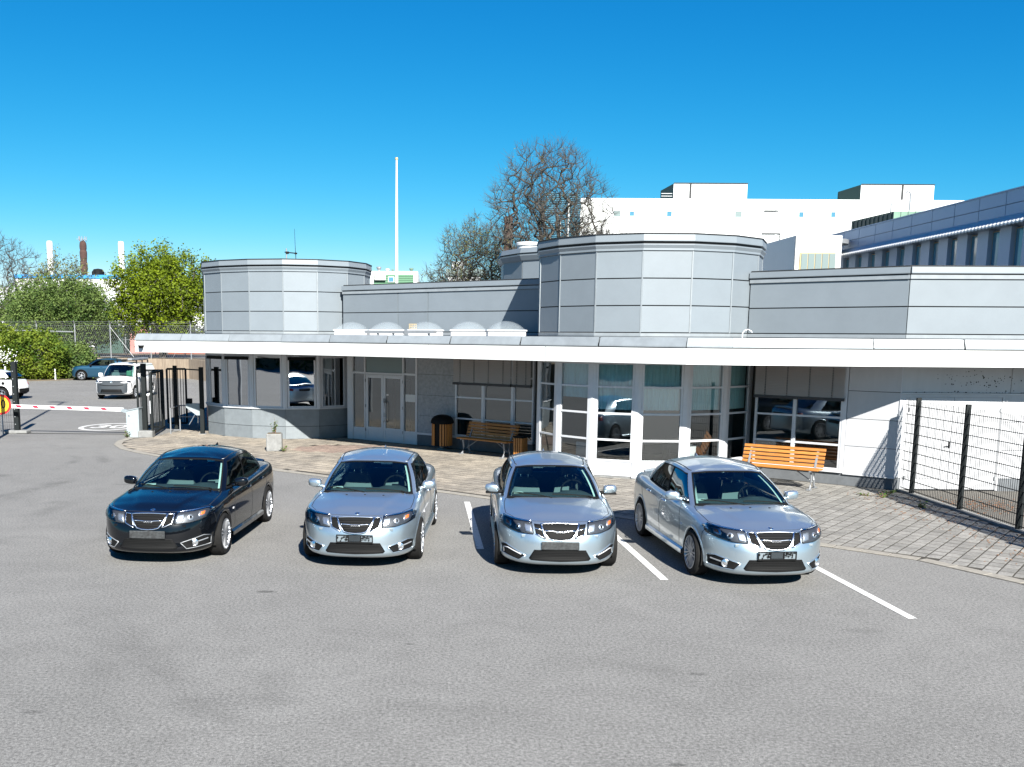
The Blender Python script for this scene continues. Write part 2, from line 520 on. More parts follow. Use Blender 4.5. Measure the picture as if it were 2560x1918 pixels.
def asphalt_mat():
    m = bpy.data.materials.new('asphalt')
    m.use_nodes = True
    nt = m.node_tree
    b = nt.nodes['Principled BSDF']
    b.inputs['Roughness'].default_value = 0.9
    b.inputs['Specular IOR Level'].default_value = 0.25
    N = nt.nodes.new
    L = nt.links.new
    tc = N('ShaderNodeTexCoord')
    def noise(scale, detail, rough=.6, dist=0.0, vec=None):
        n = N('ShaderNodeTexNoise')
        n.inputs['Scale'].default_value = scale
        n.inputs['Detail'].default_value = detail
        n.inputs['Roughness'].default_value = rough
        n.inputs['Distortion'].default_value = dist
        L(vec or tc.outputs['Object'], n.inputs['Vector'])
        return n.outputs['Fac']
    def ramp(src, p0, c0, p1, c1):
        r = N('ShaderNodeMapRange')
        r.inputs['From Min'].default_value = p0
        r.inputs['From Max'].default_value = p1
        r.inputs['To Min'].default_value = c0
        r.inputs['To Max'].default_value = c1
        L(src, r.inputs['Value'])
        return r.outputs[0]
    def mul(a, c):
        k = N('ShaderNodeMath')
        k.operation = 'MULTIPLY'
        L(a, k.inputs[0])
        L(c, k.inputs[1])
        return k.outputs[0]
    big = ramp(noise(.22, 5, .55, .6), .3, .93, .7, 1.07)
    mid = ramp(noise(1.1, 6, .6, 1.2), .35, .93, .65, 1.05)
    grit = ramp(noise(30, 3, .8), .28, .42, .72, 1.55)
    grit2 = ramp(noise(110, 2, .7), .28, .52, .72, 1.48)
    # bright aggregate stones
    vo = N('ShaderNodeTexVoronoi')
    vo.inputs['Scale'].default_value = 42
    L(tc.outputs['Object'], vo.inputs['Vector'])
    st = ramp(vo.outputs['Distance'], .08, 1.55, .16, 1.0)
    fac = mul(mul(mul(big, mid), mul(grit, grit2)), st)
    # oil spots
    v2 = N('ShaderNodeTexVoronoi')
    v2.inputs['Scale'].default_value = .33
    L(tc.outputs['Object'], v2.inputs['Vector'])
    sp = ramp(v2.outputs['Distance'], .035, .72, .10, 1.0)
    fac = mul(fac, sp)
    # curved tyre tracks and small oil patches, each at its own place
    def dist_to(x, y, sy=1.0):
        s_ = N('ShaderNodeVectorMath'); s_.operation = 'SUBTRACT'; s_.inputs[1].default_value = (x, y, 0)
        L(tc.outputs['Object'], s_.inputs[0])
        m_ = N('ShaderNodeVectorMath'); m_.operation = 'MULTIPLY'; m_.inputs[1].default_value = (1, sy, 0)
        L(s_.outputs[0], m_.inputs[0])
        l_ = N('ShaderNodeVectorMath'); l_.operation = 'LENGTH'
        L(m_.outputs[0], l_.inputs[0])
        return l_.outputs['Value']
    wob = noise(.5, 4, .6)
    for (x, y, R, w, k) in ((-15.5, 23.0, 7.2, .16, .66), (-15.5, 23.0, 8.75, .14, .68), (-14.6, 24.2, 5.2, .13, .70), (-13.0, 6.0, 10.2, .18, .86), (-13.0, 6.0, 11.8, .16, .88), (12.0, -3.0, 11.0, .3, .90), (12.2, 19.4, 18.0, .20, .80), (12.2, 19.4, 19.6, .20, .82), (12.5, 20.6, 21.2, .2, .82), (-2.0, -6.0, 14.6, .14, .86), (-2.0, -6.0, 16.1, .14, .88), (-17, 52, 9.5, .2, .84), (-17, 52, 11.1, .2, .86)):
        a_ = N('ShaderNodeMath'); a_.operation = 'SUBTRACT'; a_.inputs[1].default_value = R
        L(dist_to(x, y), a_.inputs[0])
        b_ = N('ShaderNodeMath'); b_.operation = 'ABSOLUTE'; L(a_.outputs[0], b_.inputs[0])
        c_ = ramp(b_.outputs[0], 0.0, k, w * 1.6, 1.0)
        # fade in and out along the track
        f_ = N('ShaderNodeMix'); f_.data_type = 'FLOAT'; f_.inputs[3].default_value = 1.0
        L(ramp(wob, .36, 0.0, .52, 1.0), f_.inputs[0]); L(c_, f_.inputs[2])
        fac = mul(fac, f_.outputs[0])
    for (x, y, r_, k) in ((-2.25, 12.45, .16, .5), (-7.9, 11.7, .12, .7), (-6.2, 10.0, .10, .75), (-.3, 10.3, .07, .6), (2.6, 9.4, .12, .7), (1.9, 7.3, .09, .6), (-3.6, 8.3, .13, .78), (6.4, 9.9, .1, .7), (-9.5, 15.5, .2, .7), (4.9, 10.9, .3, .86), (-1.4, 18.6, .25, .8), (-7, 21.5, .3, .8)):
        fac = mul(fac, ramp(dist_to(x, y, 2.2), r_ * .5, k, r_, 1.0))
    mixc = N('ShaderNodeMix')
    mixc.data_type = 'RGBA'
    mixc.blend_type = 'MULTIPLY'
    mixc.inputs[0].default_value = 1.0
    mixc.inputs[6].default_value = (.150, .149, .143, 1)
    comb = N('ShaderNodeCombineColor')
    for i in range(3): L(fac, comb.inputs[i])
    L(comb.outputs[0], mixc.inputs[7])
    L(mixc.outputs[2], b.inputs['Base Color'])
    bp = N('ShaderNodeBump')
    bp.inputs['Strength'].default_value = 0.5
    bp.inputs['Distance'].default_value = 0.006
    L(noise(60, 3, .7), bp.inputs['Height'])
    L(bp.outputs[0], b.inputs['Normal'])
    return m
M['asphalt'] = asphalt_mat()

def paver_mat(name, base):
    m = bpy.data.materials.new(name)
    m.use_nodes = True
    nt = m.node_tree
    b = nt.nodes['Principled BSDF']
    b.inputs['Roughness'].default_value = 0.9
    N = nt.nodes.new
    L = nt.links.new
    geo = N('ShaderNodeNewGeometry')
    oi = N('ShaderNodeObjectInfo')
    n1 = N('ShaderNodeTexNoise'); n1.inputs['Scale'].default_value = .55; n1.inputs['Detail'].default_value = 6
    n2 = N('ShaderNodeTexNoise'); n2.inputs['Scale'].default_value = 30; n2.inputs['Detail'].default_value = 4
    L(geo.outputs['Position'], n1.inputs['Vector'])
    L(geo.outputs['Position'], n2.inputs['Vector'])
    r = N('ShaderNodeValToRGB')
    r.color_ramp.elements[0].position = .35
    r.color_ramp.elements[0].color = (base[0] * .80, base[1] * .79, base[2] * .78, 1)
    r.color_ramp.elements[1].position = .62
    r.color_ramp.elements[1].color = (base[0] * 1.12, base[1] * 1.08, base[2] * 1.02, 1)
    L(n1.outputs['Fac'], r.inputs[0])
    mr = N('ShaderNodeMapRange'); mr.inputs['From Min'].default_value = .3; mr.inputs['From Max'].default_value = .7
    mr.inputs['To Min'].default_value = .75; mr.inputs['To Max'].default_value = 1.2
    L(n2.outputs['Fac'], mr.inputs[0])
    mr2 = N('ShaderNodeMapRange'); mr2.inputs['To Min'].default_value = .84; mr2.inputs['To Max'].default_value = 1.14
    rnd = N('ShaderNodeMath'); rnd.operation = 'ADD'
    L(geo.outputs['Random Per Island'], rnd.inputs[0])
    L(oi.outputs['Random'], rnd.inputs[1])
    fr = N('ShaderNodeMath'); fr.operation = 'FRACT'
    L(rnd.outputs[0], fr.inputs[0])
    L(fr.outputs[0], mr2.inputs[0])
    mu = N('ShaderNodeMath'); mu.operation = 'MULTIPLY'
    L(mr.outputs[0], mu.inputs[0]); L(mr2.outputs[0], mu.inputs[1])
    sx = N('ShaderNodeSeparateXYZ'); L(geo.outputs['Position'], sx.inputs[0])
    gx = N('ShaderNodeMapRange'); gx.inputs['From Min'].default_value = 0; gx.inputs['From Max'].default_value = 7; L(sx.outputs[0], gx.inputs[0])
    gm = N('ShaderNodeMix'); gm.data_type = 'RGBA'; gm.inputs[7].default_value = (base[2] * 1.08, base[2] * 1.05, base[2] * .97, 1)
    L(gx.outputs[0], gm.inputs[0]); L(r.outputs[0], gm.inputs[6])
    # lichen and dirt blotches
    n3 = N('ShaderNodeTexNoise'); n3.inputs['Scale'].default_value = 2.2; n3.inputs['Detail'].default_value = 8; n3.inputs['Roughness'].default_value = .7
    L(geo.outputs['Position'], n3.inputs['Vector'])
    mr3 = N('ShaderNodeMapRange'); mr3.inputs['From Min'].default_value = .36; mr3.inputs['From Max'].default_value = .56; mr3.inputs['To Min'].default_value = .72; mr3.inputs['To Max'].default_value = 1.05
    L(n3.outputs['Fac'], mr3.inputs[0])
    mu2 = N('ShaderNodeMath'); mu2.operation = 'MULTIPLY'; L(mu.outputs[0], mu2.inputs[0]); L(mr3.outputs[0], mu2.inputs[1]); mu = mu2
    vm = N('ShaderNodeVectorMath'); vm.operation = 'SCALE'
    L(gm.outputs[2], vm.inputs[0]); L(mu.outputs[0], vm.inputs['Scale'])
    L(vm.outputs[0], b.inputs['Base Color'])
    bp = N('ShaderNodeBump'); bp.inputs['Strength'].default_value = .4; bp.inputs['Distance'].default_value = .004
    L(n2.outputs['Fac'], bp.inputs['Height']); L(bp.outputs[0], b.inputs['Normal'])
    return m
M['paver'] = paver_mat('concrete_paver', (.225, .205, .175))
M['paverred'] = paver_mat('red_paver', (.20, .155, .135))
M['joints'] = mat('paver_joint_soil', (.040, .035, .025), .95, noise=.35, nscale=4)
M['gravel'] = mat('gravel', (.17, .16, .14), .95, noise=.55, nscale=60, bump=.8, bscale=80)
M['soil'] = mat('verge_soil', (.16, .125, .08), .95, noise=.4, nscale=3)
M['kerb'] = mat('kerb_stone', (.31, .29, .25), .9, noise=.25, nscale=12, bump=.2, bscale=60)
# ------------------------------------------------------------------ ground
def sheet(name, poly, z, m, kind='structure', label=None):
    me = bpy.data.meshes.new(name)
    me.from_pydata([(p[0], p[1], z) for p in poly], [], [tuple(range(len(poly)))])
    me.materials.append(m)
    o = bpy.data.objects.new(name, me)
    COL.objects.link(o)
    o['kind'] = kind
    if label: o['label'] = label
    return o

sheet('ground', [(-900, -200), (900, -200), (900, 1500), (-900, 1500)], 0.0, M['asphalt'], label='grey worn asphalt of the forecourt and yard')
# raised ground behind the retaining wall
mb = MB()
mb.prism([(-120, 76.5), (-27.5, 74.6), (-20.6, 73.4), (-18.2, 72.4), (-15.9, 68.6), (-9, 68.6), (-9, 135), (-120, 135)], -0.5, 1.36)
raised = mb.build('terrain', M['soil'], kind='structure')
raised['label'] = 'raised verge and yard beyond the retaining wall'
sheet('road', [(-120, 79.5), (-12, 78.0), (-12, 84), (-120, 86)], 1.40, M['asphalt'], label='far road on the raised ground behind the chain link fence')

facade_pts = [(10.03, 21.35), (7.57, 23.42), (6.76, 23.15), (5.73, 22.75), (4.6, 22.75), (3.61, 23.17), (2.88, 24.0), (2.5, 24.9), (2.6, 27.07), (-2.95, 31.55),
              (-3.85, 31.36), (-4.9, 31.15), (-6.0, 31.37), (-7.0, 31.95), (-7.72, 32.75), (-7.78, 33.9)]
outer_pts = [(-9.95, 31.1), (-9.98, 30.2), (-9.75, 29.2), (-9.25, 28.2), (-8.55, 27.35), (-7.4, 26.2), (-4.24, 24.0), (-1.9, 22.2), (.53, 20.25), (3.2, 17.95), (6.3, 15.35), (7.25, 14.5), (8.0, 13.1), (8.5, 11.5), (8.9, 9.0)]
pave_poly = outer_pts + [(10.05, 9.0), (10.05, 21.3)] + facade_pts + [(-8.9, 34.0), (-9.15, 31.9), (-9.5, 31.2)]
paving = sheet('paving', pave_poly, 0.0072, M['joints'], label='weathered concrete slab paving in front of the building')

def inside(poly, x, y):
    c = False
    n = len(poly)
    for i in range(n):
        x1, y1 = poly[i]
        x2, y2 = poly[(i + 1) % n]
        if (y1 > y) != (y2 > y) and x < (x2 - x1) * (y - y1) / (y2 - y1) + x1: c = not c
    return c

random.seed(5)
ang = radians(-38.9)
ux, uy = cos(ang), sin(ang)
vx, vy = -sin(ang), cos(ang)
SL, SWd = 0.21, 0.28
slabs = []
for i in range(-150, 150):
    for j in range(-140, 160):
        off = 0.0
        a = i * SL + off
        b = j * SWd
        x, y = a * ux + b * vx, 22 + a * uy + b * vy
        if x < -11 or x > 10.2 or y < 8.9 or y > 34.5: continue
        if not inside(pave_poly, x, y): continue
        # keep off the kerb row
        ok = True
        for k in range(len(outer_pts) - 1):
            p, q = outer_pts[k], outer_pts[k + 1]
            d = ((q[0] - p[0]) * (y - p[1]) - (q[1] - p[1]) * (x - p[0])) / hypot(q[0] - p[0], q[1] - p[1])
            t = ((x - p[0]) * (q[0] - p[0]) + (y - p[1]) * (q[1] - p[1])) / ((q[0] - p[0]) ** 2 + (q[1] - p[1]) ** 2)
            if -0.1 < t < 1.1 and abs(d) < .25: ok = False; break
        if ok: slabs.append((x, y))
def slab_mesh(name, m, sx, sy):
    b = MB()
    b.bbox((0, 0, .005), (sx, sy, .009), .003)
    o = b.build(name, m)
    return o
vis = [p for p in slabs if -0.45 * p[1] < p[0] < .6 * p[1]]
vis.sort(key=lambda p: hypot(p[0] - 0.0, p[1]))
near = vis[:296]
nearset = set(near)
gap = .021
proto = slab_mesh('paver', M['paver'], SL - gap, SWd - gap - .016)
proto.parent = paving
first = True
def is_red(x, y):
    return ((x + 2.6) / 1.7) ** 2 + ((y - 28.6) / 1.0) ** 2 < 1.0 + random.uniform(-.3, .3)
for (x, y) in near:
    if first: o = proto; first = False
    else:
        o = proto.copy()
        COL.objects.link(o)
        o.parent = paving
    o.location = (x, y, random.uniform(-.0070, -.0040) + .0065)
    o.rotation_euler = (random.uniform(-.004, .004), random.uniform(-.004, .004), ang + random.uniform(-.02, .02))
for redflag, nm, mm in ((False, 'far_paver', M['paver']), (True, 'red_paver', M['paverred'])):
    b = MB()
    random.seed(9)
    for (x, y) in slabs:
        if (x, y) in nearset: continue
        if is_red(x, y) != redflag: continue
        b.bbox((x, y, .006 + random.uniform(-.0015, .002)), (SL - gap, SWd - gap - .016, .009), .003, ang + random.uniform(-.01, .01))
    b.build(nm, mm, paving, kind='stuff')
# kerb row of long stones
kb = MB()
kb.bbox((0, 0, .006), (.485, .215, .012), .004)
kproto = kb.build('kerb_stone', M['kerb'], paving)
first = True
acc = 0.0
for k in range(len(outer_pts) - 1):
    p, q = Vector(outer_pts[k]), Vector(outer_pts[k + 1])
    L = (q - p).length
    n = max(1, round(L / .5))
    d = (q - p).normalized()
    nrm = Vector((-d.y, d.x))
    for i in range(n):
        c = p + d * (L * (i + .5) / n) + nrm * .11
        if first: o = kproto; first = False
        else:
            o = kproto.copy(); COL.objects.link(o); o.parent = paving
        o.location = (c.x, c.y, .001 + random.uniform(0, .003))
        o.scale = (L / n / .5, 1, 1)
        o.rotation_euler = (0, 0, atan2(d.y, d.x) + random.uniform(-.01, .01))

# gravelly ground behind the right fence
sheet('gravel_ground', [(10.2, 8), (18, 8), (18, 21.32), (10.2, 21.32)], .006, M['gravel'], label='dark gritty ground between the mesh fence and the white doors')
# painted lines
def strip_poly(a, b, w):
    a, b = Vector(a), Vector(b)
    d = (b - a).normalized()
    n = Vector((-d.y, d.x)) * w / 2
    return [a - n, b - n, b + n, a + n]
for lab, a, b in (('white parking line between the second and third car', (0.57, 19.5), (.66, 15.1)),
                  ('white parking line between the third and fourth car', (2.86, 18.6), (3.13, 13.2)),
                  ('white parking line in front of the rightmost silver car', (5.35, 16.8), (5.70, 11.38))):
    o = sheet('parking_line', strip_poly(a, b, .115), .005, M['linepaint'], label=lab)
# painted 30 roundel on the yard
mb = MB()
cx, cy = -11.75, 34.9
n = 48
vs = []
for i in range(n):
    a = 2 * pi * i / n
    vs.append((cx + 1.02 * cos(a), cy + 1.42 * sin(a), .006))
    vs.append((cx + .86 * cos(a), cy + 1.20 * sin(a), .006))
mb.add(vs, [(2 * i, 2 * i + 1, (2 * i + 3) % (2 * n), (2 * i + 2) % (2 * n)) for i in range(n)])
ring = mb.build('road_marking', M['linepaint'], kind='structure', fixn=False)
ring['label'] = 'white painted 30 roundel on the asphalt by the barrier cabinet'
t = text_obj('number', '30', 1.55, M['linepaint'], ring, Matrix.Translation((cx, cy, .008)) @ Matrix.Diagonal((.82, 1.1, 1, 1)), extrude=.0005, bold=.03)
# gate track line
mb = MB().box(-14.0, -9.9, 32.32, 32.37, .001, .012)
o = mb.build('gate_track', M['plastic'], kind='structure'); o['label'] = 'thin dark gate track across the yard entrance'

# ------------------------------------------------------------------ main building
bld = empty('office_building', (0, 25, 0), 0, 'low grey panel clad building with two round towers and a long white canopy', 'building')
def part(mb, name, m, parent=None, **k):
    return mb.build(name, m, parent or bld, world=True, **k)

LT = [(-8.0, 33.8), (-7.72, 32.75), (-7.0, 31.95), (-6.0, 31.37), (-4.9, 31.15), (-3.85, 31.36), (-2.97, 31.95), (-2.5, 32.9), (-2.4, 34.0), (-2.5, 35.1), (-3.0, 36.0), (-3.9, 36.6), (-5.0, 36.8), (-6.1, 36.6), (-7.0, 36.0), (-7.7, 35.0)]
RT = [(2.5, 24.9), (2.88, 24.0), (3.61, 23.17), (4.6, 22.75), (5.73, 22.75), (6.76, 23.15), (7.57, 23.87), (8.0, 24.9), (8.1, 26.0), (7.6, 27.2), (6.7, 28.1), (5.6, 28.5), (4.4, 28.4), (3.4, 27.95), (2.75, 27.0), (2.58, 26.0)]
MT = []
for i in range(16):
    a = 2 * pi * (i + .5) / 16
    MT.append((6.35 + 4 * cos(a), 39.0 + 4 * sin(a)))

def offset_poly(poly, d):
    """outward offset of a closed polygon listed left->right along the camera side (outside on the right-hand of travel)"""
    n = len(poly)
    out = []
    for i in range(n):
        p0, p1, p2 = Vector(poly[i - 1]), Vector(poly[i]), Vector(poly[(i + 1) % n])
        d1 = (p1 - p0).normalized(); d2 = (p2 - p1).normalized()
        n1 = Vector((d1.y, -d1.x)); n2 = Vector((d2.y, -d2.x))
        b = (n1 + n2)
        b = b / max(.3, b.dot(n1))
        out.append(tuple(p1 + b * d))
    return out

def band(mb, poly, prof, closed=True):
    """sweep profile [(outset, z)...] along a polygon"""
    rings = [[(p[0], p[1], z) for p in (offset_poly(poly, o) if closed else offset_open(poly, o))] for (o, z) in prof]
    n = len(poly)
    vs = [p for r in rings for p in r]
    fs = []
    for k in range(len(prof) - 1):
        for i in range(n if closed else n - 1):
            j = (i + 1) % n
            fs.append((k * n + i, k * n + j, k * n + n + j, k * n + n + i))
    mb.add(vs, fs)

def offset_open(poly, d):
    n = len(poly)
    out = []
    for i in range(n):
        p1 = Vector(poly[i])
        if i > 0: d1 = (p1 - Vector(poly[i - 1])).normalized()
        if i < n - 1: d2 = (Vector(poly[i + 1]) - p1).normalized()
        if i == 0: d1 = d2
        if i == n - 1: d2 = d1
        n1 = Vector((d1.y, -d1.x)); n2 = Vector((d2.y, -d2.x))
        b = (n1 + n2); b = b / max(.3, b.dot(n1))
        out.append(tuple(p1 + b * d))
    return out

Z0, DZ = 3.41, .613
def tower(poly, nrow, vent=None, zbase=Z0, ztop_extra=0, facets=None):
    # dark backing
    b = MB()
    rings = [[(p[0], p[1], z) for p in offset_poly(poly, -.03)] for z in (3.2, zbase + nrow * DZ + .3)]
    n = len(poly)
    b.add([p for r in rings for p in r], [(i, (i + 1) % n, n + (i + 1) % n, n + i) for i in range(n)])
    part(b, 'tower_wall', M['joint'])
    zt = zbase + nrow * DZ
    for i in range(n):
        a, c = poly[i], poly[(i + 1) % n]
        P, L = wall_frame(a, c)
        show = facets is None or i in facets
        if not show:
            q = MB(); wbox(q, P, .01, L - .01, zbase, zt, -.03, 0.0)
            part(q, 'cladding_panel', M['cladding'])
            continue
        for r in range(nrow):
            q = MB()
            wbox(q, P, .012, L - .022, zbase + r * DZ + .012, zbase + (r + 1) * DZ - .014, -.028, 0.004 * random.random())
            part(q, 'cladding_panel', M['cladding'])
        q = MB()
        wbox(q, P, L - .018, L + .012, zbase, zt, -.02, .012)
        part(q, 'seam_strip', M['flash'])
    q = MB(); band(q, poly, [(.0, 3.30), (.02, 3.33), (.02, zbase - .02), (0, zbase - .01)])
    part(q, 'base_trim', M['flash'])
    q = MB(); band(q, poly, [(.0, zt - .01), (.035, zt + .005), (.035, zt + .05), (.07, zt + .12), (.07, zt + .145), (.02, zt + .15)])
    part(q, 'cornice', M['cladding'])
    q = MB(); band(q, poly, [(.02, zt + .14), (.02, zt + .205)])
    part(q, 'shadow_gap', M['joint'])
    q = MB(); band(q, poly, [(.02, zt + .20), (.08, zt + .205), (.08, zt + .225), (.065, zt + .365)])
    part(q, 'upper_cornice', M['cladding'])
    q = MB(); band(q, poly, [(.07, zt + .36), (.085, zt + .365), (.085, zt + .385), (-.1, zt + .39)])
    q.add([(p[0], p[1], zt + .33) for p in offset_poly(poly, -.1)], [tuple(range(n))])
    part(q, 'coping', M['joint'])
random.seed(2)
tower(LT, 3, facets={15, 0, 1, 2, 3, 4, 5, 6, 7})
tower(RT, 3, facets={14, 15, 0, 1, 2, 3, 4, 5, 6, 7})
# third round tower further back
b = MB()
rings = [[(p[0], p[1], z) for p in offset_poly(MT, -.03)] for z in (0, 6.2)]
b.add([p for r in rings for p in r], [(i, (i + 1) % 16, 16 + (i + 1) % 16, 16 + i) for i in range(16)])
part(b, 'tower_wall', M['joint'])
for i in range(16):
    P, L = wall_frame(MT[i], MT[(i + 1) % 16])
    for z in ((3.4, 4.43), (4.45, 5.18), (5.2, 6.02)):
        q = MB(); wbox(q, P, .02, L - .02, z[0], z[1], -.02, .01)
        part(q, 'cladding_panel', M['cladding'])
q = MB(); band(q, MT, [(.0, 6.0), (.06, 6.04), (.14, 6.2), (.14, 6.24), (.02, 6.25), (.02, 6.30), (.14, 6.30), (.08, 6.48), (-.1, 6.48)])
q.add([(p[0], p[1], 6.4) for p in MT], [tuple(range(16))])
part(q, 'cornice', M['cladding'])
q = MB().lathe([(.40, 6.2), (.40, 6.58), (.45, 6.6), (.45, 6.68), (.40, 6.72), (.0, 6.74)], (3.24, 37.2, 0), 24)
part(q, 'roof_vent', M['unitgrey'], smooth=True)

# straight clerestory walls between the towers
def clerestory(a, c, seams, nrow=2, DZ=.585):
    P, L = wall_frame(a, c)
    q = MB(); wbox(q, P, 0, L, 3.2, Z0 + nrow * DZ + .28, -.30, -.03)
    part(q, 'clerestory_wall', M['joint'])
    us = [0] + seams + [L]
    for k in range(len(us) - 1):
        for r in range(nrow):
            q = MB()
            wbox(q, P, us[k] + .012, us[k + 1] - .012, Z0 + r * DZ + .012, Z0 + (r + 1) * DZ - .014, -.03, 0)
            part(q, 'cladding_panel', M['cladding'])
    zt = Z0 + nrow * DZ
    q = MB(); wbox(q, P, -.0, L, zt - .005, zt + .08, -.02, .035); wbox(q, P, 0, L, 3.32, Z0 - .012, -.02, .02)
    part(q, 'wall_trim', M['flash'])
    q = MB(); wbox(q, P, 0, L, zt + .08, zt + .105, -.05, .01)
    part(q, 'shadow_gap', M['joint'])
    us2 = [0] + [s for s in seams] + [L]
    q = MB()
    vs = []
    for u in (0, L):
        vs += [P(u, zt + .105, .065), P(u, zt + .12, .07), P(u, zt + .245, .058), P(u, zt + .245, -.2), P(u, zt + .105, -.2)]
    q.add(vs, [(0, 5, 6, 1), (1, 6, 7, 2), (2, 7, 8, 3), (3, 8, 9, 4), (4, 9, 5, 0), (0, 1, 2, 3, 4), (9, 8, 7, 6, 5)])
    part(q, 'parapet_flashing', M['cladding'])
clerestory((-3.08, 31.60), (2.72, 26.92), [2.32, 3.50])
clerestory((7.33, 23.62), (10.03, 21.35), [])
clerestory((10.03, 21.35), (20, 21.0), [4.2, 7.0])

# roof slabs
q = MB(); q.prism([(-2.9, 31.7), (2.7, 27.2), (7.6, 23.6), (10.03, 21.6), (20, 21.2), (20, 60), (-6, 60), (-6, 36)], 4.72, 4.76)
part(q, 'flat_roof', M['plinth'])
q = MB()
q.box(-7.5, 20, 59.5, 60, 0, 4.72); q.box(19.7, 20, 21, 60, 0, 4.72); q.box(-7.9, -7.6, 35, 60, 0, 3.3)
part(q, 'back_wall', M['plinth'])

# canopy
CE = [(-9.50, 36.2), (-9.50, 30.85), (-6.25, 29.35), (-4.55, 28.45), (-3.05, 27.35), (5.22, 20.92), (6.1, 20.62), (8.9, 20.32), (20.0, 20.0)]
canopy = MB()
band(canopy, CE, [(-.02, 3.06), (-.012, 3.06), (-.012, 2.76), (-.03, 2.76)], closed=False)
part(canopy, 'canopy_core', M['joint'])
fo = [offset_open(CE, d) for d in (-.03, 0, 0, -.03)]
fz = [3.082, 3.08, 2.742, 2.738]
for i in range(len(CE) - 1):
    L = (Vector(CE[i + 1]) - Vector(CE[i])).length
    n = max(1, round(L / 3.4))
    for k in range(n):
        q = MB(); vs = []
        jit = random.uniform(-.0015, .0015)
        for t in (k / n + (.0009 if k else 0), (k + 1) / n):
            for o_, z in zip(fo, fz):
                p_ = Vector(o_[i]).lerp(Vector(o_[i + 1]), t)
                vs.append((p_.x, p_.y + jit, z))
        q.add(vs, [(0, 4, 5, 1), (1, 5, 6, 2), (2, 6, 7, 3)])
        part(q, 'canopy_fascia', M['white'])
q = MB(); band(q, CE, [(-.03, 3.05), (-.03, 3.12)], closed=False); part(q, 'shadow_gap', M['joint'])
# flashing in pieces
off = [offset_open(CE, d) for d in (.015, .015, -.06, -.20)]
segs = []
for i in range(len(CE) - 1):
    L = (Vector(CE[i + 1]) - Vector(CE[i])).length
    n = max(1, round(L / 1.95))
    for k in range(n): segs.append((i, k / n, (k + 1) / n))
zs = [3.10, 3.125, 3.30, 3.31]
for (i, t0, t1) in segs:
    q = MB(); vs = []
    for t in (t0 + .0015, t1 - .0015):
        for o_, z in zip(off, zs):
            p = Vector(o_[i]).lerp(Vector(o_[i + 1]), t)
            vs.append((p.x, p.y, z + random.uniform(-.002, .002)))
    q.add(vs, [(0, 4, 5, 1), (1, 5, 6, 2), (2, 6, 7, 3)])
    part(q, 'roof_flashing', M['flash'])
q = MB()
q.prism(offset_open(CE, -.06) + [(20, 40), (-9.4, 40)], 3.18, 3.285)
part(q, 'canopy_roof', M['plinth'])
q = MB()
q.prism(offset_open(CE, -.03) + [(20, 40), (-9.4, 40)], 2.745, 2.80)
part(q, 'canopy_soffit', M['soffit'])

# windows helper ------------------------------------------------------------
def window(P, u0, u1, z0, z1, fw=.05, trans=(), mull=(), glass='win', frame='alu', depth=.06, o=0.0, name='window', trim=None):
    """one window: frame mesh with panes as sub-parts"""
    q = MB()
    wbox(q, P, u0, u0 + fw, z0, z1, o - depth, o + .012)
    wbox(q, P, u1 - fw, u1, z0, z1, o - depth, o + .012)
    wbox(q, P, u0 + fw, u1 - fw, z0, z0 + fw, o - depth, o + .010)
    wbox(q, P, u0 + fw, u1 - fw, z1 - fw, z1, o - depth, o + .010)
    for t in trans: wbox(q, P, u0 + fw, u1 - fw, t - .022, t + .022, o - depth, o + .008)
    for m_ in mull: wbox(q, P, m_ - .04, m_ + .04, z0 + fw, z1 - fw, o - depth, o + .016)
    w = part(q, name, M[frame])
    ub = [u0 + fw] + sorted(mull) + [u1 - fw]
    zb = [z0 + fw] + sorted(trans) + [z1 - fw]
    for i in range(len(ub) - 1):
        for j in range(len(zb) - 1):
            g = MB()
            ua, uc, za, zc = ub[i], ub[i + 1], zb[j], zb[j + 1]
            g.add([P(ua, za, o - .022), P(uc, za, o - .022), P(uc, zc, o - .022), P(ua, zc, o - .022)], [(0, 1, 2, 3)])
            g.build('pane', M[glass], w, world=True, fixn=False)
    return w

# left bay (reception)
for i in range(16):
    P, L = wall_frame(LT[i], LT[(i + 1) % 16])
    if i in (0, 1, 2, 3, 4, 5, 15):
        for (za, zc) in ((.0, .40), (.41, .95)):
            q = MB(); wbox(q, P, .004, L - .004, za, zc - .004, -.05, .0)
            part(q, 'plinth_panel', M['cladding_low'])
        q = MB(); wbox(q, P, 0, L, .38, .93, -.07, -.02); part(q, 'plinth_core', M['joint'])
        q = MB(); wbox(q, P, -.02, L + .02, .95, .985, -.1, .045); part(q, 'window_sill', M['aluwhite'])
        # posts at both ends
        q = MB(); wbox(q, P, -.02, .075, .985, 2.745, -.09, .006); wbox(q, P, L - .075, L + .02, .985, 2.745, -.09, .008); part(q, 'window_post', M['alu'])
        window(P, .09, L - .09, .99, 2.62, fw=.055, glass='winmir', o=-.01)
        q = MB(); wbox(q, P, .09, L - .09, 2.62, 2.745, -.08, .0); part(q, 'window_head', M['alu'])
        if i in (1, 2, 4):
            q = MB(); wbox(q, P, .10, L - .10, 2.50, 2.60, .0, .07); part(q, 'blind_box', M['plastic'])
        if i == 3:
            q = MB(); q.bar(P(.25, 2.60, .04), P(L - .15, 2.52, .05), .02, .02); part(q, 'blind_arm', M['plastic'])
    else:
        q = MB(); wbox(q, P, 0, L, 0, 3.2, -.1, 0); part(q, 'rear_wall', M['cladding_low'])

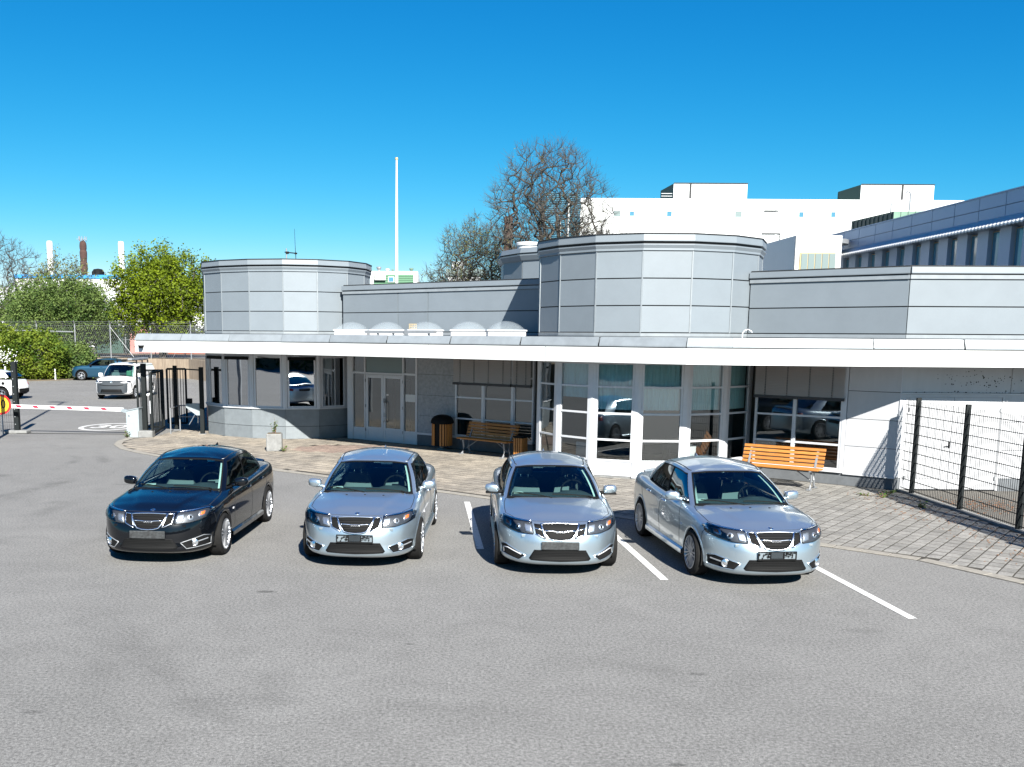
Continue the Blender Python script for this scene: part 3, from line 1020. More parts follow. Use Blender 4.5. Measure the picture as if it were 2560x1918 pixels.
# entrance between the left bay and the roughcast wall
WA, WB = (-2.95, 31.55), (2.60, 27.07)
PW, LW = wall_frame(WA, WB)
def u_of_px(px):
    # intersection of the view ray column with the facade line, solved once in world space
    k = (px - 1097.) / 2450.
    ax, ay = WA; dx, dy = (WB[0] - WA[0]), (WB[1] - WA[1])
    t = (k * ay - ax) / (dx - k * dy)
    return t * LW
uD = [u_of_px(p) for p in (870, 880, 912, 957, 1006, 1011, 1041)]
ent = MB()
wbox(ent, PW, 0.02, uD[1], 0, 2.745, -.12, .03)
part(ent, 'entrance_pier', M['aluwhite'])
def door_leaf(u0, u1, hinge_left):
    q = MB()
    fw = .085
    wbox(q, PW, u0, u0 + fw, .03, 2.08, -.05, .0)
    wbox(q, PW, u1 - fw, u1, .03, 2.08, -.05, .0)
    wbox(q, PW, u0 + fw, u1 - fw, 1.98, 2.08, -.05, -.001)
    wbox(q, PW, u0 + fw, u1 - fw, .03, .12, -.05, -.001)
    wbox(q, PW, u0 + fw, u1 - fw, .36, .44, -.05, -.001)
    wbox(q, PW, u0 + fw, u1 - fw, .12, .36, -.04, -.012)
    d = part(q, 'door', M['aluwhite'])
    g = MB(); g.add([PW(u0 + fw, .44, -.025), PW(u1 - fw, .44, -.025), PW(u1 - fw, 1.98, -.025), PW(u0 + fw, 1.98, -.025)], [(0, 1, 2, 3)])
    g.build('pane', M['win'], d, world=True, fixn=False)
    return d
ul, um, ur = uD[2] + .03, uD[3], uD[4] - .02
d1 = door_leaf(ul, um - .004, True)
d2 = door_leaf(um + .004, ur, False)
q = MB()
uh = um + .10
q.tube([PW(um + .045, 1.25, .0), PW(uh - .02, 1.27, .07), PW(uh + .02, 1.22, .08), PW(uh + .02, .68, .08), PW(uh - .02, .63, .07), PW(um + .045, .65, .0)], .014, 8)
q.build('handle', M['chrome'], d2, world=True, smooth=True)
q = MB(); wbox(q, PW, um + .02, um + .09, 1.22, 1.36, 0, .025); wbox(q, PW, um + .03, um + .07, .78, .92, 0, .015)
q.build('lock', M['steel'], d2, world=True)
q = MB(); wbox(q, PW, um - .085, um - .055, 1.30, 1.42, 0.0, .004); wbox(q, PW, um + .10, um + .20, 1.45, 1.5, -.02, -.018)
q.build('sticker', M['blind'], d1, world=True)
# hinges
q = MB()
for u in (ul - .02, ur + .01):
    for z in (.3, 1.05, 1.85): wbox(q, PW, u, u + .025, z, z + .09, .0, .03)
part(q, 'door_hinge', M['steel'])
q = MB()
wbox(q, PW, uD[2] - .03, uD[2] + .025, 0, 2.745, -.08, .02)
wbox(q, PW, ur + .005, ur + .065, 0, 2.745, -.08, .02)
wbox(q, PW, uD[6] - .05, uD[6] + .02, 0, 2.745, -.08, .021)
wbox(q, PW, uD[1], uD[1] + .04, 0, 2.745, -.08, .0205)
wbox(q, PW, uD[1] + .04, uD[2] - .03, 2.10, 2.16, -.07, .01)
wbox(q, PW, uD[2] + .025, ur + .005, 2.09, 2.15, -.07, .011)
wbox(q, PW, ur + .065, uD[6] - .05, 2.10, 2.16, -.07, .012)
wbox(q, PW, uD[1] + .04, uD[2] - .03, .0, .40, -.05, -.005)
wbox(q, PW, ur + .065, uD[6] - .05, .0, .40, -.05, -.004)
wbox(q, PW, uD[1] + .04, uD[2] - .03, 2.66, 2.745, -.07, .01)
wbox(q, PW, ur + .065, uD[6] - .05, 2.66, 2.745, -.07, .012)
wbox(q, PW, uD[2] + .025, ur + .005, .0, .025, -.07, .02)
part(q, 'door_frame', M['aluwhite'])
def pane_on(P, u0, u1, z0, z1, o, g='win', name='side_light'):
    b = MB(); b.add([P(u0, z0, o), P(u1, z0, o), P(u1, z1, o), P(u0, z1, o)], [(0, 1, 2, 3)])
    return part(b, name, M[g], fixn=False)
pane_on(PW, uD[1] + .04, uD[2] - .03, .4, 2.10, -.03)
pane_on(PW, uD[1] + .04, uD[2] - .03, 2.16, 2.66, -.03)
pane_on(PW, ur + .065, uD[6] - .05, .4, 2.10, -.03)
pane_on(PW, ur + .065, uD[6] - .05, 2.16, 2.66, -.03)
q = MB(); wbox(q, PW, uD[2] + .025, ur + .005, 2.15, 2.745, -.05, -.02); part(q, 'transom_panel', M['windowgrey'])
q = MB(); wbox(q, PW, ur + .10, uD[6] - .09, 1.30, 1.52, -.028, -.022); part(q, 'paper_notice', M['white'])

# roughcast wall
u0, u1 = uD[6] + .02, u_of_px(1136)
rows = [(.40, .91), (.918, 1.53), (1.538, 2.15), (2.158, 2.745)]
q = MB(); wbox(q, PW, u0, u1, .3, 2.7, -.2, -.02); part(q, 'wall_core', M['joint'])
for (a, c) in rows:
    q = MB(); wbox(q, PW, u0, u1, a, c, -.06, 0); part(q, 'wall_panel', M['roughwall'])
q = MB(); wbox(q, PW, u0, LW, 0, .33, -.2, .0); part(q, 'plinth', M['plinth'])
q = MB(); wbox(q, PW, u0, u1, .335, .395, -.1, .035); part(q, 'plinth_flashing', M['alu'])
# three windows with blinds
um_ = [u_of_px(p) for p in (1136, 1207, 1281, 1334)]
for k in range(3):
    window(PW, um_[k] + .01, um_[k + 1] - .01, .38, 2.70, fw=.055, trans=(.91, 1.53, 2.15), o=0.0)
q = MB(); wbox(q, PW, um_[0], LW, .335, .385, -.1, .05); part(q, 'window_sill', M['alu'])
q = MB()
wbox(q, PW, um_[1] - .035, um_[1] + .035, .385, 2.745, -.05, .03); wbox(q, PW, um_[2] - .035, um_[2] + .035, .385, 2.745, -.05, .03)
wbox(q, PW, um_[3] - .02, LW, .385, 2.745, -.05, .03)
part(q, 'window_post', M['alu'])
def blind(P, u0, u1, z0, z1, o=.06, dz0=0.0, n=18, tapes=4):
    q = MB()
    H = z1 - z0
    for i in range(n):
        z = z0 + .05 + (H - .05) * (i + .5) / n
        s = H / n
        vs = [P(u0, z - s * .40, o + .045), P(u1, z - s * .40, o + .045), P(u1, z + s * .42, o), P(u0, z + s * .42, o),
              P(u0, z - s * .46, o + .043), P(u1, z - s * .46, o + .043), P(u1, z + s * .36, o - .002), P(u0, z + s * .36, o - .002)]
        q.add(vs, [(0, 1, 2, 3), (7, 6, 5, 4), (4, 5, 1, 0), (3, 2, 6, 7)])
    bl = part(q, 'blind', M['blind'])
    q = MB(); wbox(q, P, u0 - .01, u1 + .01, z0 - .02, z0 + .05, o - .01, o + .055)
    q.build('bottom_rail', M['blindrail'], bl, world=True)
    q = MB()
    for t in range(tapes):
        u = u0 + (u1 - u0) * (t + .5) / tapes
        for i in range(n):
            z = z0 + .05 + (H - .05) * (i + .5) / n
            wbox(q, P, u - .012, u + .012, z - H / n * .3, z + H / n * .12, o + .03, o + .05)
    q.build('ladder_tape', M['blindrail'], bl, world=True, kind='stuff')
    return bl
blind(PW, um_[0] + .0, um_[2] - .04, 1.92, 2.73, n=15)
blind(PW, um_[2] + .02, LW - .06, 1.92, 2.73, tapes=2)

# right bay (all glass)
for i in (14, 15, 0, 1, 2, 3, 4, 5):
    P, L = wall_frame(RT[i], RT[(i + 1) % 16])
    if i in (14, 15):
        q = MB(); wbox(q, P, 0, L, 0, 2.745, -.08, 0); part(q, 'side_wall', M['aluwhite'])
        continue
    q = MB(); wbox(q, P, -.015, .085, .03, 2.745, -.10, .012); wbox(q, P, L - .085, L + .015, .03, 2.745, -.10, .014); part(q, 'window_post', M['aluwhite'])
    lo = .40
    window(P, .09, L - .09, lo, 2.72, fw=.045, trans=(.91, 1.53, 2.15), glass='win', frame='aluwhite', o=0)
    q = MB(); wbox(q, P, .088, L - .088, .06, lo - .004, -.05, -.006); part(q, 'sill_panel', M['whitepanel'])
    q = MB(); wbox(q, P, 0, L, .0, .055, -.1, -.02); part(q, 'plinth', M['concrete'])
    # curtain behind the upper panes
    q = MB()
    nn = 26
    vs = []
    for k in range(nn + 1):
        u = .1 + (L - .2) * k / nn
        vs += [P(u, 1.62 + (.25 if i == 1 else 0), -.10 + .025 * sin(k * 1.9)), P(u, 2.70, -.10 + .025 * sin(k * 1.9))]
    q.add(vs, [(2 * k, 2 * k + 2, 2 * k + 3, 2 * k + 1) for k in range(nn)])
    if i != 0: part(q, 'curtain', M['curtain'], smooth=True, fixn=False)
    if i in (1, 4):
        q = MB(); wbox(q, P, L * (.35 if i == 1 else .0) + .1, L * (.35 if i == 1 else .0) + .45, .42, .78, -.35, -.18)
        part(q, 'window_box', M['whitepanel'])

# right wall with window and white panels
PR, LR = wall_frame((7.57, 23.42), (10.03, 21.35))
def uR(px):
    k = (px - 1097.) / 2450.
    ax, ay = 7.57, 23.42; dx, dy = 2.46, -2.07
    return (k * ay - ax) / (dx - k * dy) * LR
w0, w1, w2, w3 = uR(1886), uR(1985), uR(2106), uR(2113)
q = MB(); wbox(q, PR, 0, LR, 0, .285, -.2, -.0); part(q, 'plinth', M['plinth'])
q = MB(); wbox(q, PR, 0, w0, .29, 2.745, -.1, .02); part(q, 'white_pier', M['whitepanel'])
window(PR, w0, w2, .33, 2.70, fw=.05, trans=(.91, 1.53, 2.15), mull=(w1,), glass='win', frame='aluwhite')
q = MB(); wbox(q, PR, w0, w3, .285, .33, -.1, .05); part(q, 'window_sill', M['aluwhite'])
q = MB(); wbox(q, PR, w2, w3 + .02, .29, 2.745, -.1, .02); part(q, 'window_jamb', M['alu'])
blind(PR, w0 + .0, w2 + .02, 1.93, 2.66, tapes=4)
q = MB(); wbox(q, PR, w3 + .02, LR - .0, .3, 2.7, -.2, -.02); part(q, 'wall_core', M['joint'])
rows2 = [(.29, .905), (.917, 1.525), (1.537, 2.145), (2.157, 2.745)]
for (a, c) in rows2:
    q = MB(); wbox(q, PR, w3 + .03, LR - .012, a, c, -.06, 0); part(q, 'wall_panel', M['whitepanel'])
q = MB(); wbox(q, PR, w3 + .03, LR, .262, .288, -.02, .04); part(q, 'plinth_flashing', M['aluwhite'])
q = MB(); wbox(q, PR, LR - .01, LR + .012, .29, 2.745, -.02, .016); part(q, 'corner_strip', M['alu'])

PF, LF = wall_frame((10.03, 21.35), (20, 21.2))
def uF(px): return (px - 1097.) / 2450. * 21.3 - 10.03
q = MB(); wbox(q, PF, .0, 10, 0, 2.745, -.25, -.035); part(q, 'wall_core', M['joint'])
dl, dm, dr = uF(2272), uF(2384), uF(2502)
# top row
for (a, c) in ((.015, dr + .16), (dr + .17, dr + 1.35), (dr + 1.36, 9.9)):
    q = MB(); wbox(q, PF, a, c, 2.157, 2.745, -.06, 0); part(q, 'wall_panel', M['whitepanel'])
q = MB(); wbox(q, PF, .012, dr + 1.3, 2.125, 2.150, -.06, .03); part(q, 'door_head', M['aluwhite'])
for (a, c) in rows2[:3]:
    q = MB(); wbox(q, PF, .015, dl - .07, a, c, -.06, 0); part(q, 'wall_panel', M['whitepanel'])
    q = MB(); wbox(q, PF, dr + .08, dr + .72, a, c, -.06, 0); part(q, 'wall_panel', M['whitepanel'])
    q = MB(); wbox(q, PF, dr + 2.2, 9.9, a, c, -.06, 0); part(q, 'wall_panel', M['whitepanel'])
q = MB(); wbox(q, PF, .0, dl - .07, 0, .28, -.1, -.01); wbox(q, PF, dr + .08, 9.9, 0, .28, -.1, -.01); part(q, 'plinth', M['plinth'])
q = MB(); wbox(q, PF, dl - .07, dl - .01, 0.02, 2.12, -.06, .01); wbox(q, PF, dr + .01, dr + .07, 0.02, 2.12, -.06, .01); wbox(q, PF, dl - .01, dr + .01, 2.06, 2.12, -.06, .01)
part(q, 'door_frame', M['whitepanel'])
for (a, c) in ((dl, dm - .004), (dm + .004, dr)):
    q = MB(); wbox(q, PF, a, c, .04, 2.055, -.05, .0)
    d = part(q, 'service_door', M['whitepanel'])
    q = MB()
    n = 9
    for k in range(n):
        ua = a + .10 + (c - a - .20) * k / n
        wbox(q, PF, ua + .003, ua + (c - a - .20) / n - .003, .28, 1.95, .001, .010)
    q.build('door_board', M['whitepanel'], d, world=True)
    for z in (.25, 1.75):
        q = MB(); wbox(q, PF, (a if a == dl else c - .03), (a + .03 if a == dl else c), z, z + .08, .002, .025)
        q.build('hinge', M['steel'], d, world=True)
q = MB(); wbox(q, PF, dm - .055, dm - .03, .95, 1.1, .01, .02); q.bar(PF(dm - .04, 1.0, .03), PF(dm - .15, .985, .03), .014)
part(q, 'door_handle', M['plastic'])
window(PF, dr + .74, dr + 2.15, .75, 2.10, fw=.06, glass='win', frame='plastic', o=-.02)
# lichen dots over the doors
q = MB()
random.seed(3)
for k in range(75):
    u = random.gauss(1.55, .42); z = random.gauss(2.42, .11)
    if not (2.17 < z < 2.7): continue
    s = random.uniform(.004, .014)
    wbox(q, PF, u - s, u + s, z - s, z + s, .001, .003)
for k in range(40):
    u = random.uniform(.3, 3.2); s = random.uniform(.003, .010)
    wbox(q, PF, u - s, u + s, 2.158, 2.158 + 2 * s, .001, .003)
part(q, 'lichen_spot', M['stain'], kind='stuff')

# interior behind the glass
pts = [(-7.6, 35.4), (-2.8, 34.6), (1.2, 31.6), (3.6, 28.8), (8.2, 27.0), (13, 24.2)]
q = MB()
for a, c in zip(pts[:-1], pts[1:]):
    q.add([(a[0], a[1], 0), (c[0], c[1], 0), (c[0], c[1], 2.74), (a[0], a[1], 2.74)], [(0, 1, 2, 3)])
part(q, 'inner_wall', M['room'], fixn=False)
q = MB()
q.add([(p[0], p[1] + .12, .03) for p in [(-7.6, 33.0), (-7, 32.1), (-6, 31.5), (-4.9, 31.3), (-3.85, 31.5), (-2.95, 31.7), (2.7, 27.2), (2.66, 25), (2.95, 24.1), (3.7, 23.3), (4.6, 22.9), (5.7, 22.9), (6.7, 23.3), (7.6, 23.6), (10.1, 21.6), (13, 21.5), (13, 25), (8, 28), (-2, 36), (-7.6, 36)]], [tuple(range(20))])
part(q, 'inner_floor', M['roomfloor'], fixn=False)
# desks and chairs dimly seen in the reception
random.seed(8)
for (x, y, w_, h_) in ((-6.2, 33.0, 1.6, .75), (-4.4, 33.2, 1.2, 1.1), (-1.2, 31.6, .6, 1.9), (4.6, 25.5, 1.5, .72), (6.3, 25.3, .9, .72), (8.9, 24.2, 1.2, .74), (1.4, 29.5, 1.3, .74)):
    q = MB(); q.cbox((x, y, h_ - .02), (w_, .7, .04))
    for dx in (-w_ / 2 + .05, w_ / 2 - .05): q.cbox((x + dx, y, (h_ - .04) / 2 + .03), (.04, .6, h_ - .1))
    part(q, 'desk', M['roomfloor'])

# skylight domes on the canopy roof
sky_pts = [(-2.66, 30.0, -38.9), (-1.54, 29.1, -38.9), (-.40, 28.15, -38.9), (.78, 27.2, -38.9), (1.72, 25.9, -38.9)]
sl = None
dome_labels = ['leftmost clear dome of the roof light row, in front of the left tower foot', 'second clear dome from the left, behind the long metal cable tray', 'middle clear dome of the row, right of the small perforated plate', 'fourth clear dome from the left on the canopy roof', 'rightmost clear dome beside the right tower, partly in its shadow']
def make_skylight():
    r = empty('skylight', (0, 0, 0), 0, dome_labels[0], 'skylight', 'clear roof domes in a row on the canopy roof')
    q = MB(); q.bbox((0, 0, .07), (.98, .98, .14), .02); q.build('curb', M['whitepanel'], r)
    q = MB(); q.bbox((0, 0, .16), (1.04, 1.04, .04), .015); q.build('rim', M['aluwhite'], r)
    q = MB()
    n = 16
    vs = []
    for i in range(n + 1):
        for j in range(n + 1):
            u, v = -1 + 2 * i / n, -1 + 2 * j / n
            vs.append((u * .49, v * .49, .18 + .23 * ((1 - u ** 2) ** .75) * ((1 - v ** 2) ** .75)))
    q.add(vs, [(i * (n + 1) + j, (i + 1) * (n + 1) + j, (i + 1) * (n + 1) + j + 1, i * (n + 1) + j + 1) for i in range(n) for j in range(n)])
    q.build('dome', M['acryl'], r, smooth='all')
    return r
sk = make_skylight()
for k, (x, y, a) in enumerate(sky_pts):
    o = sk if k == 0 else copy_tree(sk)
    o.location = (x, y, 3.285)
    o.rotation_euler = (0, 0, radians(a + 38.9))
    o['label'] = dome_labels[k]
q = MB()
q.bar((-2.1, 28.25, 3.40), (-.95, 27.5, 3.40), .12, .085)
q.bar((-.95, 27.45, 3.405), (-.12, 26.9, 3.405), .13, .09)
for (x, y) in ((-1.75, 28.02), (-1.3, 27.73), (-.3, 27.02)): q.cbox((x, y, 3.325), (.06, .05, .08))
o = q.build('cable_tray', M['steel']); tag(o, 'galvanised cable tray lying in front of the roof domes', 'cable tray')
q = MB()
for i in range(5): q.cbox((-.86 + i * .05, 27.95, 3.47), (.012, .012, .32))
for i in range(6): q.cbox((-.76, 27.95, 3.32 + i * .06), (.22, .012, .012))
o = q.build('perforated_plate', M['gold']); tag(o, 'small upright perforated plate between two roof domes', 'plate')
q = MB(); q.tube([(6.62, 21.7, 3.26), (6.62, 21.7, 3.40), (6.66, 21.7, 3.46), (6.73, 21.7, 3.49), (6.80, 21.7, 3.46), (6.83, 21.7, 3.42)], .014, 8)
o = q.build('vent_hook', M['aluwhite'], smooth=True); tag(o, 'small white hooked vent pipe on the canopy roof', 'pipe')

# security camera under the left end of the canopy
r = empty('security_camera', (-9.25, 30.72, 2.95), 0, 'white dome security camera on the left end of the canopy fascia', 'camera')
q = MB(); q.cbox((0, -.03, .03), (.18, .10, .06)); q.build('bracket', M['aluwhite'], r)
q = MB(); q.lathe([(.0, -.10), (.05, -.09), (.075, -.05), (.08, 0)], (0, -.10, 0), 16); q.build('dome', M['plastic'], r, smooth=True)
q = MB(); q.lathe([(.085, 0), (.085, .05), (.03, .07), (0, .07)], (0, -.10, 0), 16); q.build('housing', M['aluwhite'], r, smooth=True)

# antenna on the left tower
r = empty('roof_antenna', (-5.12, 33.4, 5.55), 0, 'thin antenna mast with a side whip on the left tower roof', 'antenna')
q = MB(); q.tube([(0, 0, 0), (0, 0, .58)], .022, 8); q.build('mast', M['steel'], r)
q = MB(); q.tube([(-.06, 0, .46), (.36, 0, .42)], .018, 8); q.cbox((.03, 0, .44), (.10, .06, .08)); q.cbox((.31, 0, .42), (.08, .05, .05)); q.build('bracket', M['plastic'], r)
q = MB(); q.tube([(.31, 0, .0), (.31, 0, .43), (.30, 0, .5), (.28, 0, 1.22)], [.006, .014, .009, .005], 6); q.build('whip', M['plastic'], r)

# flagpole behind the building
r = empty('flagpole', (-1.74, 40, 0), 0, 'tall white flagpole rising behind the building', 'flagpole')
q = MB(); q.lathe([(.075, 0), (.07, 4), (.055, 8), (.036, 10.1)], n=16); q.build('pole', M['white'], r, smooth=True)
q = MB(); q.lathe([(.0, 10.1), (.05, 10.1), (.06, 10.14), (.05, 10.19), (0, 10.2)], n=12); q.build('finial', M['gold'], r, smooth=True)

# ------------------------------------------------------------------ benches
def make_bench():
    r = empty('park_bench', (0, 0, 0), 0, '', 'bench')
    # local: faces -y, length along x
    for k, (y, z) in enumerate(((-.22, .445), (-.115, .447), (-.01, .443), (.095, .436))):
        q = MB(); q.bbox((0, y, z), (1.82, .092, .035), .008); q.build('seat_slat', M['wood'], r)
    for k in range(5):
        t = k / 4
        y0 = .165 + .13 * t; z0 = .50 + .34 * t
        q = MB()
        q.bbox((0, 0, 0), (1.82, .068, .03), .007)
        o = q.build('back_slat', M['wood'], r)
        o.location = (0, y0, z0)
        o.rotation_euler = (radians(70), 0, 0)
    for sx in (-.74, .74):
        q = MB()
        q.tube([(sx, -.24, .0), (sx, -.17, .06), (sx, -.13, .2), (sx, -.17, .41)], .026, 8)
        q.tube([(sx, .20, .0), (sx, .12, .06), (sx, .07, .2), (sx, .09, .41)], .026, 8)
        q.bar((sx, -.26, .415), (sx, .12, .415), .05, .03)
        q.bar((sx, .10, .41), (sx, .325, .86), .045, .03)
        q.cbox((sx, -.24, .012), (.09, .12, .024)); q.cbox((sx, .20, .012), (.09, .12, .024))
        q.build('leg', M['steel'], r)
        q = MB(); s = -1 if sx > 0 else 1
        q.tube([(sx, -.0, .16), (sx + s * .42, -.0, .415)], .012, 6); q.build('brace', M['steel'], r)
    return r
b1 = make_bench()
b1.location = (1.33, 27.13, .012); b1.rotation_euler = (0, 0, radians(-43))
tag(b1, 'wooden slatted bench in the canopy shade under the left windows', 'bench', 'wooden benches against the building')
b2 = copy_tree(b1)
b2.location = (7.66, 21.86, .012); b2.rotation_euler = (0, 0, radians(-36))
b2['label'] = 'sunlit orange slatted bench under the right window behind the rightmost car'

# ------------------------------------------------------------------ litter bins
r = empty('litter_bin', (.09, 28.55, .012), radians(20), 'round wood slatted litter bin with black domed lid beside the entrance', 'bin', 'wood slatted litter bins')
q = MB(); q.lathe([(.14, 0), (.14, .03), (.07, .05), (.07, .12)], n=16); q.build('foot', M['steel'], r)
q = MB(); q.lathe([(.27, .11), (.27, .77)], n=28); q.build('drum', M['plastic'], r, smooth=True)
q = MB(); q.lathe([(.34, .77), (.34, .82), (.31, .90), (.24, .97), (.13, 1.01), (0, 1.02)], n=28); q.build('lid', M['plastic'], r, smooth=True)
proto_ = None
for k in range(24):
    if k % 8 in (6, 7): continue
    a = 2 * pi * k / 24
    if proto_ is None:
        q = MB(); q.bbox((0, 0, 0), (.026, .052, .63), .004); proto_ = q.build('slat', M['wood'], r); o = proto_
    else:
        o = proto_.copy(); COL.objects.link(o)
    o.location = (.295 * cos(a), .295 * sin(a), .44); o.rotation_euler = (0, 0, a)
r = empty('litter_bin', (2.20, 26.35, .012), radians(-38), 'small dark slatted bin in the corner by the glass bay', 'bin', 'wood slatted litter bins')
q = MB(); q.bbox((0, 0, .31), (.24, .24, .56), .01); q.build('drum', M['plastic'], r)
q = MB(); q.bbox((0, 0, .61), (.31, .31, .04), .01); q.build('lid', M['plastic'], r)
proto_ = None
for k in range(4):
    for j in range(4):
        if proto_ is None:
            q = MB(); q.bbox((0, 0, 0), (.05, .02, .54), .004); proto_ = q.build('slat', M['wood'], r); o = proto_
        else:
            o = proto_.copy(); COL.objects.link(o)
        a = k * pi / 2
        lx, ly = -.105 + .07 * j, -.135
        o.location = (lx * cos(a) - ly * sin(a), lx * sin(a) + ly * cos(a), .31); o.rotation_euler = (0, 0, a)

# ------------------------------------------------------------------ planter
r = empty('planter', (-4.72, 27.95, .012), radians(6), 'square concrete planter with a spindly weed before the left bay', 'planter')
q = MB()
q.bbox((0, 0, .25), (.44, .44, .50), .02); q.build('tub', M['concrete'], r)
q = MB(); q.cbox((0, 0, .49), (.36, .36, .03)); q.build('soil', M['soil'], r)
M['weed'] = leaf_mat('weed_leaf', (.06, .13, .02), (.14, .24, .04))
M['deadweed'] = mat('dead_stem', (.22, .13, .08), .9)
def weed(name, loc, h, n, lab, cat='weed', parent=None, z=0, seed=1):
    random.seed(seed)
    q = MB(); l = MB()
    for k in range(n):
        a = random.uniform(0, 2 * pi); sp = random.uniform(.02, .10)
        p = [(random.uniform(-.05, .05), random.uniform(-.05, .05), z)]
        hh = h * random.uniform(.4, 1)
        for s in range(3):
            p.append((p[-1][0] + cos(a) * sp * .5, p[-1][1] + sin(a) * sp * .5, p[-1][2] + hh / 3))
        q.tube(p, [.006, .005, .004, .002], 4)
        for m_ in range(int(7 * hh / .3) + 3):
            t = random.uniform(.15, 1) * 2.99
            i = int(t); f = t - i
            c = Vector(p[i]).lerp(Vector(p[i + 1]), f)
            b_ = random.uniform(0, 2 * pi); s_ = random.uniform(.03, .07)
            d = Vector((cos(b_), sin(b_), random.uniform(-.2, .6))) * s_
            e = Vector((-sin(b_), cos(b_), .2)) * s_ * .5
            l.add([c, c + d * .5 + e, c + d, c + d * .5 - e], [(0, 1, 2, 3)])
    root = empty(name, loc, 0, lab, cat) if parent is None else parent
    q.build('stem', M['deadweed'], root)
    l.build('leaf', M['weed'], root, fixn=False, kind='stuff')
    return root
w = weed('planter_weed', (-4.72, 27.95, .51), .48, 9, 'spindly green weed growing in the concrete planter', 'plant', seed=4)
weed('weed', (-4.42, 27.75, .01), .16, 9, 'weed tuft at the right foot of the concrete planter', seed=6)
weed('weed', (-10.02, 31.35, .0), .22, 10, 'weed at the foot of the grey barrier cabinet', seed=7)
for k, (x, y, s, lab) in enumerate(((9.35, 20.35, .13, 'largest weed tuft in the slab joints by the white wall corner'), (9.72, 20.9, .07, 'weed tuft in the slabs closest to the dark wall plinth corner'), (9.55, 19.1, .12, 'weed tuft in the slabs nearest the mesh fence shade'), (9.05, 20.55, .06, 'tiny weed left of the largest tuft in the slabs'))):
    weed('weed', (x, y, .01), s, 9, lab, seed=20 + k)
# moss and weeds in the joints near the right fence
random.seed(31)
l = MB()
for k in range(900):
    x = random.gauss(9.4, .45); y = random.uniform(13, 21)
    if x > 10.0 or x < 8.2: continue
    if random.random() < .5: continue
    s = random.uniform(.008, .03); a = random.uniform(0, pi)
    l.add([(x + s * cos(a), y + s * sin(a), .012), (x - s * sin(a), y + s * cos(a), .016), (x - s * cos(a), y - s * sin(a), .012), (x, y, .03)], [(0, 1, 3), (1, 2, 3)])
o = l.build('moss', M['deadweed'], fixn=False, kind='stuff'); o['label'] = 'dry moss and leaf litter in the joints near the mesh fence'
l = MB()
for k in range(700):
    x = random.gauss(11.1, .6); y = random.gauss(19.3, .5)
    if x < 10.3: continue
    s = random.uniform(.012, .03); a = random.uniform(0, pi)
    l.add([(x + s * cos(a), y + s * sin(a), .012), (x - s * sin(a), y + s * cos(a), .02), (x - s * cos(a), y - s * sin(a), .012)], [(0, 1, 2)])
M['drylf'] = mat('dry_leaf', (.30, .13, .05), .9)
o = l.build('dry_leaves', M['drylf'], fixn=False, kind='stuff'); o['label'] = 'brown dead leaves scattered on the gritty ground behind the mesh fence'

# ------------------------------------------------------------------ right mesh fence
FX = 10.12
fr = empty('mesh_fence', (FX, 18.8, 0), 0, 'black welded mesh fence running from the white wall towards the right edge', 'fence')
py = [20.72, 18.76, 16.80, 14.84, 12.88]
for y in py:
    q = MB(); q.box(FX - .045, FX + .045, y - .03, y + .03, 0, 2.08)
    for z in [i * .2 + .1 for i in range(10)]: q.box(FX - .05, FX - .044, y - .012, y + .012, z, z + .03)
    q.build('fence_post', M['blackpost'], fr, world=True)
q = MB(); q.box(FX - .07, FX + .07, 12.5, 21.3, 0, .05); q.build('base_kerb', M['concrete'], fr, world=True)
ends = [21.28] + py
for a, c in zip(ends[:-1], ends[1:]):
    q = MB()
    n = max(3, int((a - c - .07) / .0635))
    for i in range(n + 1):
        y = c + .035 + (a - c - .07) * i / n
        q.tube([(FX, y, .07), (FX, y, 2.02)], .0055, 4, cap=False)
    for z in [.10 + .2 * k for k in range(10)]:
        q.tube([(FX - .006, c + .035, z), (FX - .006, a - .035, z)], .007, 4, cap=False)
        q.tube([(FX + .006, c + .035, z), (FX + .006, a - .035, z)], .007, 4, cap=False)
    q.build('mesh_panel', M['black'], fr, world=True, kind='stuff')

# ------------------------------------------------------------------ yard entrance on the left
# left gate post with foot
r = empty('gate_post', (-14.05, 32.55, 0), 0, 'black steel gate post on a concrete foot at the left edge', 'post', 'black steel posts at the yard entrance')
q = MB(); q.bbox((0, 0, 1.22), (.16, .17, 2.28), .008); q.build('post', M['blackpost'], r)
q = MB(); q.bbox((.02, -.02, .05), (.72, .40, .10), .02); q.build('foot', M['concrete'], r)
q = MB(); 
for z in [.3 + .25 * i for i in range(8)]: q.cbox((-.02, -.09, z), (.03, .02, .03))
q.build('clamp', M['steel'], r)
# mesh panel running left from it
r = empty('mesh_fence', (-16, 32.6, 0), 0, 'black welded mesh fence panel behind the round 30 sign', 'fence')
q = MB()
x0, x1 = -18.2, -14.15
for i in range(int((x1 - x0) / .07)):
    x = x0 + i * .07
    q.tube([(x, 32.62, .12), (x, 32.62, 2.0)], .0035, 4, cap=False)
for z in [.12 + .235 * k for k in range(9)]: q.tube([(x0, 32.62, z), (x1, 32.62, z)], .006, 4, cap=False)
q.build('mesh_panel', M['black'], r, world=True, kind='stuff')
q = MB(); q.cbox((-18.2, 32.62, 1.05), (.1, .1, 2.1)); q.build('fence_post', M['blackpost'], r, world=True)
